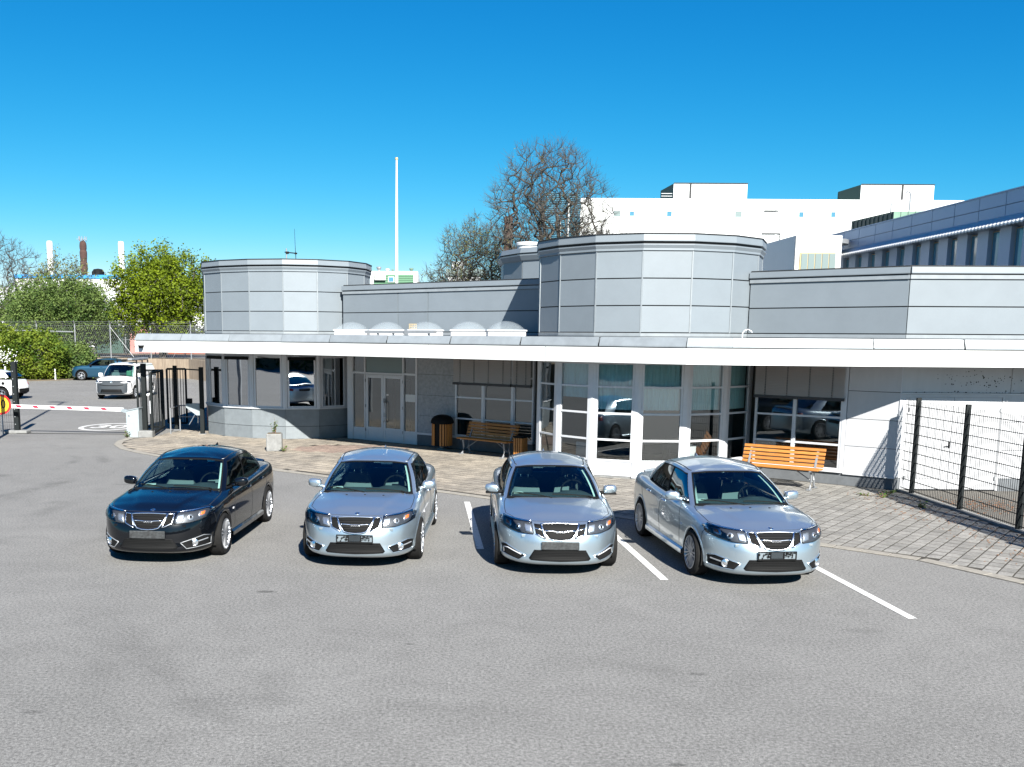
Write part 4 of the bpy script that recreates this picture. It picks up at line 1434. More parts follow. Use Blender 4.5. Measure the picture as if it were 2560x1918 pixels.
# boom barrier
r = empty('boom_barrier', (-9.84, 31.55, 0), 0, 'grey barrier cabinet with a lowered white boom with red patches', 'barrier')
q = MB()
vs = []
for (x, z) in ((-.20, 0), (.20, 0), (.20, .93), (-.20, .84)):
    vs += [(x, -.16, z), (x, .20, z)]
q.add(vs, [(0, 2, 4, 6), (7, 5, 3, 1), (0, 1, 3, 2), (2, 3, 5, 4), (4, 5, 7, 6), (6, 7, 1, 0)])
q.build('cabinet', M['cabinet'], r)
q = MB(); q.bar((-.215, .02, .855), (.215, .02, .945), .42, .02); q.build('cabinet_lid', M['cabinet'], r)
q = MB(); q.lathe([(.0, -.172), (.03, -.172), (.03, -.16)], (-.11, 0, .70), 12, axis='y'); q.build('lock', M['chrome'], r)
q = MB(); q.bbox((0, .02, .0), (.52, .46, .04), .01); q.build('base', M['concrete'], r)
q = MB(); q.bar((-.16, .0, .80), (-.42, .12, .86), .08, .10); q.build('boom_hub', M['cabinet'], r)
bm0, bm1 = Vector((-.36, .12, .87)), Vector((-4.30, .52, .93))
q = MB(); q.bar(bm0, bm1, .05, .12); boom = q.build('boom', M['white'], r)
for k in range(6):
    t = .17 + .146 * k
    p = bm0.lerp(bm1, t)
    q = MB()
    dx = .085
    d = (bm1 - bm0).normalized()
    vs = []
    for yy in (-.031, -.027):
        for (u, z) in ((-dx - .03, .045), (dx - .03, .045), (dx + .05, -.03), (-dx + .05, -.03)):
            c = p - d * u + Vector((0, yy, z)); vs.append(c)
    q.add(vs, [(0, 1, 2, 3), (7, 6, 5, 4), (0, 4, 5, 1), (1, 5, 6, 2), (2, 6, 7, 3), (3, 7, 4, 0)])
    q.build('reflector', M['red'], boom)
# 30 sign
r = empty('speed_sign', (-14.28, 31.93, .99), 0, 'round yellow 30 sign with a red border cut by the left edge', 'road sign')
q = MB(); q.lathe([(.0, -.004), (.325, -.004), (.325, .012), (0, .012)], n=40, axis='y'); q.build('border', M['signred'], r)
q = MB(); q.lathe([(.0, -.009), (.262, -.009), (.262, -.004)], n=40, axis='y'); q.build('face', M['signyellow'], r)
text_obj('number', '30', .40, M['black'], r, Matrix.Translation((0, -.011, .0)) @ Matrix.Rotation(radians(90), 4, 'X'), extrude=.001, bold=.006, sx=.86)
q = MB(); q.tube([(0, .04, -.99), (0, .04, .33)], .03, 8); q.build('post', M['steel'], r)

def post(x, y, h, w, lab, foot=True):
    r = empty('gate_post', (x, y, 0), 0, lab, 'post', 'black steel posts at the yard entrance')
    q = MB(); q.bbox((0, 0, h / 2), (w, w, h), .006); q.build('post', M['blackpost'], r)
    q = MB(); q.bbox((0, 0, .01), (w + .10, w + .10, .02), .004); q.build('foot_plate', M['steel'], r)
    return r
post(-9.62, 32.0, 2.34, .15, 'thick black gate post right behind the barrier cabinet')
post(-7.88, 32.55, 2.22, .13, 'black gate post beside the left bay of the building')
post(-9.12, 33.95, 2.22, .12, 'black gate post in the middle behind the gate leaf')
q = MB(); q.bbox((-9.42, 31.42, .11), (.46, .32, .22), .02)
o = q.build('concrete_block', M['concrete']); tag(o, 'low concrete block between the barrier cabinet and the gate leaf', 'concrete block')

def bar_panel(name, a, b, z0, z1, n, lab, grp, extra=None):
    r = empty(name, (a[0], a[1], 0), 0, lab, 'gate', grp)
    a, b = Vector(a), Vector(b)
    q = MB()
    A = lambda t, z: (a.x + (b.x - a.x) * t, a.y + (b.y - a.y) * t, z)
    q.bar(A(0, z0), A(1, z0), .06, .07); q.bar(A(0, z1), A(1, z1), .06, .07)
    q.bar(A(0, z0), A(0, z1), .06, .06, up=(0, 1, 0)); q.bar(A(1, z0), A(1, z1), .06, .06, up=(0, 1, 0))
    q.build('frame', M['blackpost'], r, world=True)
    pr = None
    for i in range(1, n):
        t = i / n
        if pr is None:
            q = MB(); q.cbox((0, 0, (z1 - z0) / 2), (.020, .024, z1 - z0 - .06)); pr = q.build('bar', M['blackpost'], r); o = pr
        else:
            o = pr.copy(); COL.objects.link(o)
        p = A(t, z0)
        o.location = (p[0] - a.x, p[1] - a.y, z0)
    return r
bar_panel('gate_leaf', (-9.22, 31.42), (-9.52, 33.85), .12, 2.06, 9, 'open black barred gate leaf turned away behind the concrete block', 'black barred gate leaves')
bar_panel('gate_leaf', (-10.42, 33.9), (-9.62, 34.0), .10, 2.05, 8, 'narrow barred panel seen left behind the thick post', 'black barred gate leaves')
bar_panel('gate_leaf', (-9.80, 35.4), (-9.15, 35.5), .10, 2.05, 7, 'narrow barred panel right of the middle gate post', 'black barred gate leaves')
q = MB(); q.bar((-9.1, 33.95, 2.12), (-7.9, 32.62, 2.12), .04, .04)
o = q.build('gate_beam', M['blackpost']); tag(o, 'thin black beam joining the two right gate posts', 'beam')
# tubular grey frame with card reader
r = empty('card_reader', (-9.32, 31.7, 0), 0, 'grey tube stand with a white card reader by the gate leaf', 'card reader')
q = MB(); q.tube([(-.42, .1, .06), (-.12, .05, .06), (-.03, .03, .12), (0, 0, .25), (0, 0, 1.35)], .022, 8); q.build('tube', M['steel'], r, smooth=True)
q = MB(); q.bbox((0, -.03, .95), (.07, .04, .42), .01); q.build('reader', M['aluwhite'], r)
q = MB(); q.lathe([(.0, -.07), (.045, -.06), (.05, .12), (.0, .13)], (-.06, -.05, 1.36), 12, axis='y'); q.build('camera', M['white'], r, smooth=True)
# hand rail
r = empty('handrail', (-8.93, 32.5, 0), 0, 'grey tube handrail on two legs beside the turnstile', 'handrail')
q = MB(); q.tube([(0, 0, 0), (0, 0, .86)], .022, 8); q.build('leg', M['steel'], r)
q = MB(); q.tube([(.05, 1.0, 0), (.05, 1.0, .88)], .022, 8); q.build('leg', M['steel'], r)
q = MB(); q.tube([(0, 0, .85), (.04, .9, .88), (.1, 1.0, .88), (.75, .95, .88)], .02, 8); q.tube([(.05, 1, .5), (.75, .95, .5)], .014, 8); q.build('rail', M['steel'], r)
# turnstile
r = empty('turnstile', (-8.15, 32.75, 0), 0, 'wedge shaped grey turnstile head with two arms fixed to the gate post', 'turnstile')
q = MB()
vs = []
for (x, z) in ((-.30, 1.0), (.22, 1.0), (.22, .62), (.06, .62), (-.28, .88)):
    vs += [(x, -.12, z), (x, .18, z)]
q.add(vs, [(0, 2, 4, 6, 8), (9, 7, 5, 3, 1)] + [(2 * i, 2 * i + 1, (2 * i + 3) % 10, (2 * i + 2) % 10) for i in range(5)])
q.build('housing', M['cabinet'], r)
q = MB(); q.bbox((-.20, .03, 1.09), (.17, .16, .16), .015); q.build('reader_box', M['plastic'], r)
q = MB(); q.tube([(.0, 0, .68), (-.22, -.02, .30)], .018, 8); q.build('arm', M['chrome'], r)
q = MB(); q.tube([(.09, 0, .68), (.07, .0, .36)], .018, 8); q.build('arm', M['chrome'], r)
# snow pole
r = empty('snow_pole', (-8.35, 35.3, 0), 0, 'orange and white marker pole behind the right gate post', 'pole')
q = MB(); q.tube([(0, 0, 0), (.02, 0, 1.9)], .03, 8); q.build('lower_pole', M['orange'], r)
q = MB(); q.tube([(.02, 0, 1.9), (.0, 0, 2.45)], .03, 8); q.build('upper_pole', M['white'], r)
# lamp mast just outside the left edge; its long shadow crosses the yard
r = empty('lamp_mast', (-13.55, 29.3, 0), 0, 'tall lamp mast off the left edge casting a long shadow', 'lamp')
q = MB(); q.lathe([(.07, 0), (.07, 6), (.05, 12.6)], n=12); q.build('pole', M['steel'], r, smooth=True)
q = MB(); q.bbox((-.25, 0, 12.65), (.9, .3, .12), .03); q.build('lamp_head', M['steel'], r)
# ------------------------------------------------------------------ vehicles
def interp(tab, y):
    if y <= tab[0][0]: return tab[0][1]
    for (a, fa), (b, fb) in zip(tab[:-1], tab[1:]):
        if y <= b:
            t = (y - a) / (b - a)
            t = t * t * (3 - 2 * t) * .5 + t * .5
            return fa + (fb - fa) * t
    return tab[-1][1]

def cat_rom(P, s):
    """smooth interpolation through points P at float index s"""
    n = len(P)
    i = max(0, min(n - 2, int(s)))
    t = s - i
    p0 = Vector(P[i - 1]) if i > 0 else Vector(P[0]) * 2 - Vector(P[1])
    p1, p2 = Vector(P[i]), Vector(P[i + 1])
    p3 = Vector(P[i + 2]) if i + 2 < n else p2 * 2 - p1
    return .5 * ((2 * p1) + (p2 - p0) * t + (2 * p0 - 5 * p1 + 4 * p2 - p3) * t * t + (3 * p1 - p0 - 3 * p2 + p3) * t ** 3)

class Car:
    def __init__(s, c, root, paint):
        s.c = c; s.root = root; s.paint = paint
    # ---- lower body
    def outline(s):
        c = s.c
        W, L, Lf, Lr, nf, nr = c['W'], c['L'], c['Lf'], c['Lr'], c['nf'], c['nr']
        half = []
        NF = 26
        for i in range(NF + 1):
            a = (pi / 2) * i / NF
            x = W * sin(a) ** (2 / nf) if a > 0 else 0
            y = Lf * (1 - max(0, cos(a)) ** (2 / nf))
            half.append((x, y))
        NS = 46
        for i in range(1, NS):
            t = i / NS
            y = Lf + (L - Lf - Lr) * t
            half.append((W + c.get('bulge', .008) * sin(pi * t), y))
        for i in range(NF, -1, -1):
            a = (pi / 2) * i / NF
            x = W * sin(a) ** (2 / nr) if a > 0 else 0
            y = L - Lr * (1 - max(0, cos(a)) ** (2 / nr))
            half.append((x, y))
        # enforce increasing spacing (remove dup)
        full = half + [(-x, y) for (x, y) in half[-2:0:-1]]
        return full
    def zs(s, y): return interp(s.c['zs'], y)
    def zc(s, y): return interp(s.c['zc'], y)
    def make_body(s):
        c = s.c
        O = s.outline()
        n = len(O)
        N = []
        for i in range(n):
            d = Vector(O[(i + 1) % n]) - Vector(O[i - 1])
            d.normalize()
            N.append(Vector((d.y, -d.x)))
        # outline runs +x side first from front -> outward normal = (dy,-dx)
        rows = c['rows']
        vs = []
        for (g, inf, ins, inr) in rows:
            for i in range(n):
                nx, ny = N[i]
                wf = max(0, -ny) ** 2; ws = nx * nx; wr = max(0, ny) ** 2
                tot = wf + ws + wr
                d = (inf * wf + ins * ws + inr * wr) / tot
                y0 = O[i][1]
                zsh = s.zs(y0)
                zm = c['zmid']
                z = c['zlo'] + (zm - c['zlo']) * g if g <= 1 else zm + (zsh - zm) * (g - 1)
                if g < .5: z += c.get('rise', 0) * max(0, ny) ** 2 * (1 - g * 2)
                p = Vector(O[i]) - N[i] * d
                vs.append((p.x, p.y, z))
        fs = []
        R = len(rows)
        for k in range(R - 1):
            for i in range(n):
                j = (i + 1) % n
                fs.append((k * n + i, k * n + j, (k + 1) * n + j, (k + 1) * n + i))
        top = [Vector(v) for v in vs[(R - 1) * n:]]
        KR = 20 if c.get('crease') else 9
        ya, yb = c['spine']
        for k in range(1, KR + 1):
            t = 1 - k / KR
            for i in range(n):
                p = top[i]
                cy = min(max(p.y, ya), yb)
                x = p.x * t
                y = cy + (p.y - cy) * t
                z0 = p.z
                z1 = s.zc(y)
                w = 1 - t ** 2.4
                zb = s.zs(y) if abs(N[i].x) > .5 else z0 + (s.zs(y) - z0)
                z = (z0 * t + zb * (1 - t)) * (1 - w) + z1 * w
                if c.get('crease'):
                    xc = .27 + (.60 - .27) * min(1, max(0, (y - .25) / 1.05))
                    e = min(1, max(0, (xc + .035 - abs(x)) / .07)); e = e * e * (3 - 2 * e)
                    f = min(1, max(0, (y - .22) / .3)) * min(1, max(0, (1.45 - y) / .2))
                    z += .013 * e * f
                vs.append((x, y, z))
        for k in range(KR):
            for i in range(n):
                j = (i + 1) % n
                a = (R - 1 + k) * n
                fs.append((a + i, a + j, a + n + j, a + n + i))
        me = bpy.data.meshes.new('body')
        me.from_pydata(vs, [], fs)
        bm = bmesh.new(); bm.from_mesh(me)
        bmesh.ops.remove_doubles(bm, verts=bm.verts, dist=.0006)
        bmesh.ops.recalc_face_normals(bm, faces=bm.faces)
        # keep a whole copy for ray casting
        bm.verts.ensure_lookup_table()
        s.bvh = BVHTree.FromBMesh(bm)
        # subdivide side faces near arches for a clean cut
        ra = c['ra']
        for it in range(2):
            ed = set()
            for f in bm.faces:
                m_ = f.calc_center_median()
                if abs(m_.x) > c['W'] * .6 and any(abs(hypot(m_.y - wy, m_.z - c['wz']) - ra) < .10 / (it + 1) for wy in c['wy']):
                    ed.update(f.edges)
            bmesh.ops.subdivide_edges(bm, edges=list(ed), cuts=1, use_grid_fill=True)
        dele = []
        for f in bm.faces:
            m_ = f.calc_center_median()
            if abs(m_.x) > c['W'] * .6:
                if any(hypot(m_.y - wy, m_.z - c['wz']) < ra for wy in c['wy']): dele.append(f)
        bmesh.ops.delete(bm, geom=dele, context='FACES')
        for v in bm.verts:
            if v.is_boundary and abs(v.co.x) > c['W'] * .55 and v.co.z < c['wz'] + ra + .1:
                for wy in c['wy']:
                    d = hypot(v.co.y - wy, v.co.z - c['wz'])
                    if abs(d - ra) < .05 and v.co.z > c['zlo'] + .115:
                        v.co.y = wy + (v.co.y - wy) * ra / d
                        v.co.z = c['wz'] + (v.co.z - c['wz']) * ra / d
        # open the cabin
        cab = c['cab']
        dele = [f for f in bm.faces if abs(f.calc_center_median().x) < cab[0] and cab[1] < f.calc_center_median().y < cab[2] and f.calc_center_median().z > c['zmid'] and f.normal.z > .5]
        bmesh.ops.delete(bm, geom=dele, context='FACES')
        for f in bm.faces: f.smooth = True
        bm.to_mesh(me); bm.free()
        me.materials.append(s.paint)
        o = bpy.data.objects.new('body', me)
        COL.objects.link(o); o.parent = s.root
        s.body = o
        # arch lips and dark wheel housings
        q = MB()
        for wy in c['wy']:
            for sx in (1, -1):
                vs = []
                m0 = 30
                for i in range(m0 + 1):
                    a = -.12 + (pi + .24) * i / m0
                    for (r_, o_) in ((ra - .012, -.03), (ra - .008, .006), (ra + .022, .010), (ra + .04, -.002)):
                        y = wy + r_ * cos(a); z = c['wz'] + r_ * sin(a)
                        x = s.side_x(y, max(z, c['zlo'] + .06))
                        vs.append((sx * (x + o_), y, z))
                fs = []
                for i in range(m0):
                    for k in range(3):
                        fs.append((i * 4 + k, i * 4 + k + 1, (i + 1) * 4 + k + 1, (i + 1) * 4 + k))
                q.add(vs, fs)
        q.build('wheel_arch', s.paint if not c.get('dark_arch') else M['plastic'], s.root, smooth='all')
        q = MB()
        for wy in c['wy']:
            for sx in (1, -1):
                m0 = 20; vs = []
                for i in range(m0 + 1):
                    a = -.3 + (pi + .6) * i / m0
                    for x in (c['W'] - .035, c['W'] - .40):
                        vs.append((sx * x, wy + (ra) * cos(a), c['wz'] + (ra) * sin(a)))
                q.add(vs, [(2 * i, 2 * i + 1, 2 * i + 3, 2 * i + 2) for i in range(m0)])
                q.box(min(sx * (c['W'] - .42), sx * (c['W'] - .40)), max(sx * (c['W'] - .42), sx * (c['W'] - .40)), wy - ra, wy + ra, c['zlo'], c['wz'] + ra)
        q.build('wheel_housing', M['rubber'], s.root)
        q = MB(); q.box(-c['W'] + .22, c['W'] - .22, .55, c['L'] - .6, c['zlo'] + .02, c['zlo'] + .05)
        q.build('underbody', M['rubber'], s.root)
    def side_x(s, y, z):
        h = s.bvh.ray_cast(Vector((3, y, z)), Vector((-1, 0, 0)))
        return h[0].x if h[0] else s.c['W']
    def cast(s, ax, a, b):
        if ax == 'f': h = s.bvh.ray_cast(Vector((a, -2, b)), Vector((0, 1, 0)))
        elif ax == 'r': h = s.bvh.ray_cast(Vector((a, s.c['L'] + 2, b)), Vector((0, -1, 0)))
        elif ax == 't': h = s.bvh.ray_cast(Vector((a, b, 3)), Vector((0, 0, -1)))
        elif ax == 'sl': h = s.bvh.ray_cast(Vector((3, a, b)), Vector((-1, 0, 0)))
        else: h = s.bvh.ray_cast(Vector((-3, a, b)), Vector((1, 0, 0)))
        return (h[0], h[1]) if h[0] else (None, None)
    def patch(s, name, ax, poly, m, off=.004, rings=4, res=.035, parent=None, rim=.02, smooth='all', build=True, q=None):
        """a thin piece laid on the body surface; poly in the casting plane"""
        pts = []
        n0 = len(poly)
        for i in range(n0):
            a, b = Vector(poly[i]), Vector(poly[(i + 1) % n0])
            k = max(1, int((b - a).length / res))
            for j in range(k): pts.append(a.lerp(b, j / k))
        cen = Vector((sum(p.x for p in pts) / len(pts), sum(p.y for p in pts) / len(pts)))
        n = len(pts)
        vs = []
        def P(p, o):
            h, nn = s.cast(ax, p.x, p.y)
            if h is None:
                h, nn = s.cast(ax, p.x * .97, p.y)
            if h is None: return None
            return h + nn * o
        lastok = None
        allr = [(1.0, -rim)] + [(1 - k / rings, off) for k in range(rings)]
        for (t, o) in allr:
            for p in pts:
                w = P(cen + (p - cen) * t, o)
                if w is None: w = lastok or Vector((0, 0, 0))
                lastok = w
                vs.append(w)
        w = P(cen, off) or lastok
        vs.append(w)
        fs = []
        for k in range(len(allr) - 1):
            for i in range(n):
                j = (i + 1) % n
                fs.append((k * n + i, k * n + j, (k + 1) * n + j, (k + 1) * n + i))
        L = (len(allr) - 1) * n
        for i in range(n): fs.append((L + i, L + (i + 1) % n, len(vs) - 1))
        if q is not None: q.add(vs, fs); return q
        q = MB(); q.add(vs, fs)
        return q.build(name, m, parent or s.root, smooth=smooth)
    def line(s, q, ax, pts, r=.004, off=-.001, n=5):
        out = []
        for a, b in zip(pts[:-1], pts[1:]):
            k = max(1, int(hypot(b[0] - a[0], b[1] - a[1]) / .04))
            for j in range(k + (1 if b is pts[-1] else 0)):
                t = j / k
                h, nn = s.cast(ax, a[0] + (b[0] - a[0]) * t, a[1] + (b[1] - a[1]) * t)
                if h is not None: out.append(h + nn * off)
        if len(out) > 1: q.tube(out, r, n)
    def frame(s, name, ax, poly, m, w=.014, off=.008, r=.007, parent=None):
        q = MB()
        s.line(q, ax, list(poly) + [poly[0]], r=r, off=off, n=6)
        return q.build(name, m, parent or s.root, smooth='all')
    # ---- cabin
    def cabP(s, k, t, out=0.0):
        c = s.c
        sign = 1
        if k < 0: k = -k; sign = -1
        b = cat_rom(c['belt'], k); r = cat_rom(c['roof'], k)
        p = b.lerp(r, t)
        e = .02
        b2 = cat_rom(c['belt'], min(k + e, len(c['belt']) - 1)); b1 = cat_rom(c['belt'], max(k - e, 0))
        tg = (b2 - b1); tg.z = 0
        if tg.length < 1e-6: tg = Vector((1, 0, 0))
        tg.normalize()
        nn = Vector((tg.y, -tg.x, 0))
        up = (r - b).normalized()
        nrm = tg.cross(up).normalized()
        if nrm.dot(nn) < 0: nrm = -nrm
        p = p + nrm * (c.get('cb', .022) * sin(pi * min(max(t, 0), 1)) + out)
        if sign < 0: p.x = -p.x
        return p
    def cab_patch(s, q, k0, k1, t0, t1, nk=8, nt=8, out=0.0, mirror=False, skew=None):
        vs = []
        for i in range(nk + 1):
            for j in range(nt + 1):
                t = t0 + (t1 - t0) * j / nt
                a, b = k0, k1
                if skew: a = k0 + skew[0] * t; b = k1 + skew[1] * t
                k = a + (b - a) * i / nk
                p = s.cabP(k, t, out)
                if mirror: p.x = -p.x
                vs.append(p)
        q.add(vs, [(i * (nt + 1) + j, (i + 1) * (nt + 1) + j, (i + 1) * (nt + 1) + j + 1, i * (nt + 1) + j + 1) for i in range(nk) for j in range(nt)])
        return q
    def make_cabin(s):
        c = s.c
        n = len(c['belt']) - 1
        ka, kb = c['ka']             # windscreen glass end, A pillar end
        kr0 = c['kr']                # backlight start
        # roof skin
        q = MB()
        ks = [n * i / 60 for i in range(61)]
        ring = [s.cabP(k, 1.0) for k in ks]
        full = ring + [Vector((-p.x, p.y, p.z)) for p in ring[-2:0:-1]]
        m_ = len(full)
        vs = list(full)
        y0, y1 = c['roofspine']
        KR = 7
        for k in range(1, KR + 1):
            t = 1 - k / KR
            for p in full:
                cy = min(max(p.y, y0), y1)
                y = cy + (p.y - cy) * t
                zt = interp(c['rooftop'], y)
                w = 1 - t ** 2.2
                vs.append((p.x * t, y, p.z * (1 - w) + zt * w))
        fs = []
        for k in range(KR):
            for i in range(m_):
                j = (i + 1) % m_
                fs.append((k * m_ + i, k * m_ + j, (k + 1) * m_ + j, (k + 1) * m_ + i))
        q.add(vs, fs)
        q.build('roof', s.paint, s.root, smooth='all')
        # pillars and rails
        q = MB()
        for mir in (False, True):
            s.cab_patch(q, ka, kb, -.10, 1.0, 4, 12, .008, mir)
            s.cab_patch(q, kb, kr0 + .02, c['trail'], 1.0, 30, 3, .004, mir)
            s.cab_patch(q, c['kc'], kr0, -.12, c['trail'], 10, 10, .004, mir, skew=(c.get('cskew', 0), 0))
        s.cab_patch(q, 0, ka + .01, c['ttop'], 1.0, 12, 2, .004); s.cab_patch(q, 0, ka + .01, c['ttop'], 1.0, 12, 2, .004, True)
        s.cab_patch(q, kr0 - .02, n, c['ttop'], 1.0, 10, 2, .004); s.cab_patch(q, kr0 - .02, n, c['ttop'], 1.0, 10, 2, .004, True)
        q.build('pillars', s.paint, s.root, smooth='all')
        # inner trim seen through the glass
        q = MB()
        for mir in (False, True):
            s.cab_patch(q, ka - .15, ka + .02, 0.04, 1.0, 3, 8, -.05, mir)
        q.build('inner_trim', M['beige'], s.root, smooth='all')
        # rubbers
        q = MB()
        for mir in (False, True):
            s.cab_patch(q, ka - .075, ka + .005, 0, 1.0, 2, 12, .0035, mir)
            s.cab_patch(q, kb, c['kc'], -.03, .035, 20, 1, .012, mir)
            s.cab_patch(q, c['kbp'] - .05, c['kbp'] + .05, 0, c['trail'], 2, 8, .006, mir)
            s.cab_patch(q, kb - .01, kb + .03, 0.0, c['trail'], 1, 8, .008, mir)
            s.cab_patch(q, kb, c['kc'] + c.get('cskew', 0) * c['trail'], c['trail'] - .03, c['trail'] + .01, 20, 1, .008, mir)
        s.cab_patch(q, 0, ka, c['ttop'] - .05, c['ttop'] + .01, 12, 1, .0035); s.cab_patch(q, 0, ka, c['ttop'] - .05, c['ttop'] + .01, 12, 1, .0035, True)
        s.cab_patch(q, 0, ka, -.06, .012, 12, 1, .004); s.cab_patch(q, 0, ka, -.06, .012, 12, 1, .004, True)
        q.build('window_seal', M['plastic'], s.root, smooth='all')
        # glass
        def glass(name, mm, *segs):
            q = MB()
            for a in segs: s.cab_patch(q, *a[:4], 12, 10, 0.0, a[4] if len(a) > 4 else False, a[5] if len(a) > 5 else None)
            return q.build(name, M[mm], s.root, smooth='all', fixn=False)
        q = MB()
        vs = []
        nk, nt = 26, 10
        for i in range(nk + 1):
            k = -ka + 2 * ka * i / nk
            for j in range(nt + 1):
                vs.append(s.cabP(k, c['ttop'] * j / nt, 0.0))
        q.add(vs, [(i * (nt + 1) + j, (i + 1) * (nt + 1) + j, (i + 1) * (nt + 1) + j + 1, i * (nt + 1) + j + 1) for i in range(nk) for j in range(nt)])
        q.build('windscreen', M['carglass'], s.root, smooth='all', fixn=False)
        q = MB(); vs = []
        for i in range(nk + 1):
            f = -1 + 2 * i / nk
            k = n - (n - kr0) * abs(f)
            for j in range(nt + 1):
                p = s.cabP(k, c['ttop'] * j / nt, 0.0)
                if f < 0: p.x = -p.x
                vs.append(p)
        q.add(vs, [(i * (nt + 1) + j, (i + 1) * (nt + 1) + j, (i + 1) * (nt + 1) + j + 1, i * (nt + 1) + j + 1) for i in range(nk) for j in range(nt)])
        q.build('rear_window', M['cardark'], s.root, smooth='all', fixn=False)
        for mir in (False, True):
            q = MB(); s.cab_patch(q, kb, c['kbp'], 0, c['trail'], 8, 8, 0, mir)
            q.build('side_window', M['cardark'], s.root, smooth='all', fixn=False)
            if not c.get('panelvan'):
                q = MB(); s.cab_patch(q, c['kbp'], c['kc'], 0, c['trail'], 8, 8, 0, mir, skew=(0, c.get('cskew', 0)))
                q.build('side_window', M['cardark'], s.root, smooth='all', fixn=False)
                q = MB(); s.cab_patch(q, c['kq'] - .015, c['kq'] + .015, 0, c['trail'], 1, 6, .004, mir)
                q.build('window_bar', M['plastic'], s.root)
            else:
                q = MB(); s.cab_patch(q, c['kbp'], c['kc'], -.05, c['trail'] + .01, 10, 6, .006, mir)
                q.build('side_panel', s.paint, s.root, smooth='all')

WHEEL = {}
def wheel(name, R, rr, w, nsp, parent, loc, side, twin=True):
    key = (R, rr, w, nsp, twin)
    if key not in WHEEL:
        t = MB()
        t.lathe([(rr, -w / 2 + .01), (rr + .02, -w / 2), (R - .03, -w / 2 + .004), (R - .006, -w / 2 + .03), (R, 0), (R - .006, w / 2 - .03), (R - .03, w / 2 - .004), (rr + .02, w / 2), (rr, w / 2 - .01)], n=40, axis='x', cap=False)
        tread = t
        m = MB()
        m.lathe([(rr + .004, w / 2 - .004), (rr - .012, w / 2 - .002), (rr - .022, w / 2 - .03), (rr - .03, -w / 2 + .02)], n=40, axis='x', cap=False)
        m.lathe([(0, w / 2 - .012), (.03, w / 2 - .012), (.055, w / 2 - .022), (.06, w / 2 - .06)], n=20, axis='x')
        for k in range(nsp):
            a0 = 2 * pi * k / nsp
            for da in ((-.13, .13) if twin else (0,)):
                p0 = (w / 2 - .030, .05 * cos(a0 + da * 2), .05 * sin(a0 + da * 2))
                p1 = (w / 2 - .014, (rr - .01) * cos(a0 + da), (rr - .01) * sin(a0 + da))
                m.bar(p0, p1, .020 if twin else .045, .026, up=(1, 0, 0))
        d = MB(); d.lathe([(.0, -w / 2 + .03), (rr - .02, -w / 2 + .03)], n=30, axis='x', cap=False)
        d.lathe([(0, .0), (rr * .70, .0), (rr * .70, -.01)], n=30, axis='x', cap=False)
        WHEEL[key] = [t, m, d]
        first = True
    wr = MB()
    t, m, d = WHEEL[key]
    if isinstance(t, MB):
        o1 = t.build('tyre', M['rubber'], None, smooth=35)
        o2 = m.build('rim', M['rim'], None, smooth=35)
        o3 = d.build('brake_disc', M['plastic'], None)
        WHEEL[key] = [o1, o2, o3]
        obs_ = [o1, o2, o3]
    else:
        obs_ = [x.copy() for x in (t, m, d)]
        for x in obs_: COL.objects.link(x)
    # the tyre is the wheel part, rim and disc its sub-parts
    obs_[0].name = 'wheel'
    obs_[0].parent = parent
    obs_[0].location = loc
    obs_[0].rotation_euler = (0, 0, 0 if side > 0 else pi)
    for x in obs_[1:]:
        x.parent = obs_[0]; x.location = (0, 0, 0); x.rotation_euler = (0, 0, 0)
    return obs_[0]

SEDAN = dict(crease=True, W=.862, L=4.64, Lf=1.05, Lr=.80, nf=2.75, nr=2.7, zlo=.175, zmid=.60, bulge=.014, rise=.06,
    rows=[(0, .12, .10, .14), (.06, .055, .055, .07), (.13, .0, .035, .02), (.22, -.006, .026, .0), (.33, .012, .02, -.004), (.5, .014, .014, -.004), (.7, .016, .006, 0),
          (.86, .028, .001, .002), (1.0, .045, 0, .008), (1.2, .062, .0, .014), (1.42, .082, .004, .024), (1.62, .105, .012, .038), (1.80, .135, .026, .055), (1.93, .175, .052, .08), (2.0, .225, .10, .12)],
    zs=[(0, .775), (.2, .785), (.5, .812), (1.0, .868), (1.45, .912), (2.3, .935), (3.2, .962), (3.9, 1.0), (4.3, 1.0), (4.64, .975)],
    zc=[(0, .785), (.2, .808), (.5, .855), (.9, .912), (1.3, .955), (2.3, .97), (3.6, 1.02), (4.05, 1.05), (4.35, 1.055), (4.5, 1.045), (4.64, .99)],
    spine=(.75, 4.0), wy=(.93, 3.605), wz=.318, ra=.362, cab=(.64, 1.30, 3.85),
    belt=[(0, 1.17, .955), (.40, 1.23, .950), (.715, 1.42, .935), (.758, 1.95, .94), (.768, 2.55, .95), (.755, 3.15, .968), (.70, 3.70, .995), (.50, 4.02, 1.035), (0, 4.12, 1.05)],
    roof=[(0, 1.96, 1.355), (.32, 1.985, 1.347), (.545, 2.10, 1.312), (.585, 2.32, 1.345), (.600, 2.70, 1.362), (.585, 3.08, 1.343), (.535, 3.40, 1.30), (.36, 3.53, 1.318), (0, 3.58, 1.33)],
    roofspine=(2.35, 3.15), rooftop=[(1.9, 1.36), (2.2, 1.405), (2.7, 1.445), (3.1, 1.428), (3.6, 1.345)],
    ka=(1.86, 2.10), kbp=3.72, kc=5.62, kq=5.05, cskew=-.35, kr=6.45, trail=.90, ttop=.955, cb=.026)

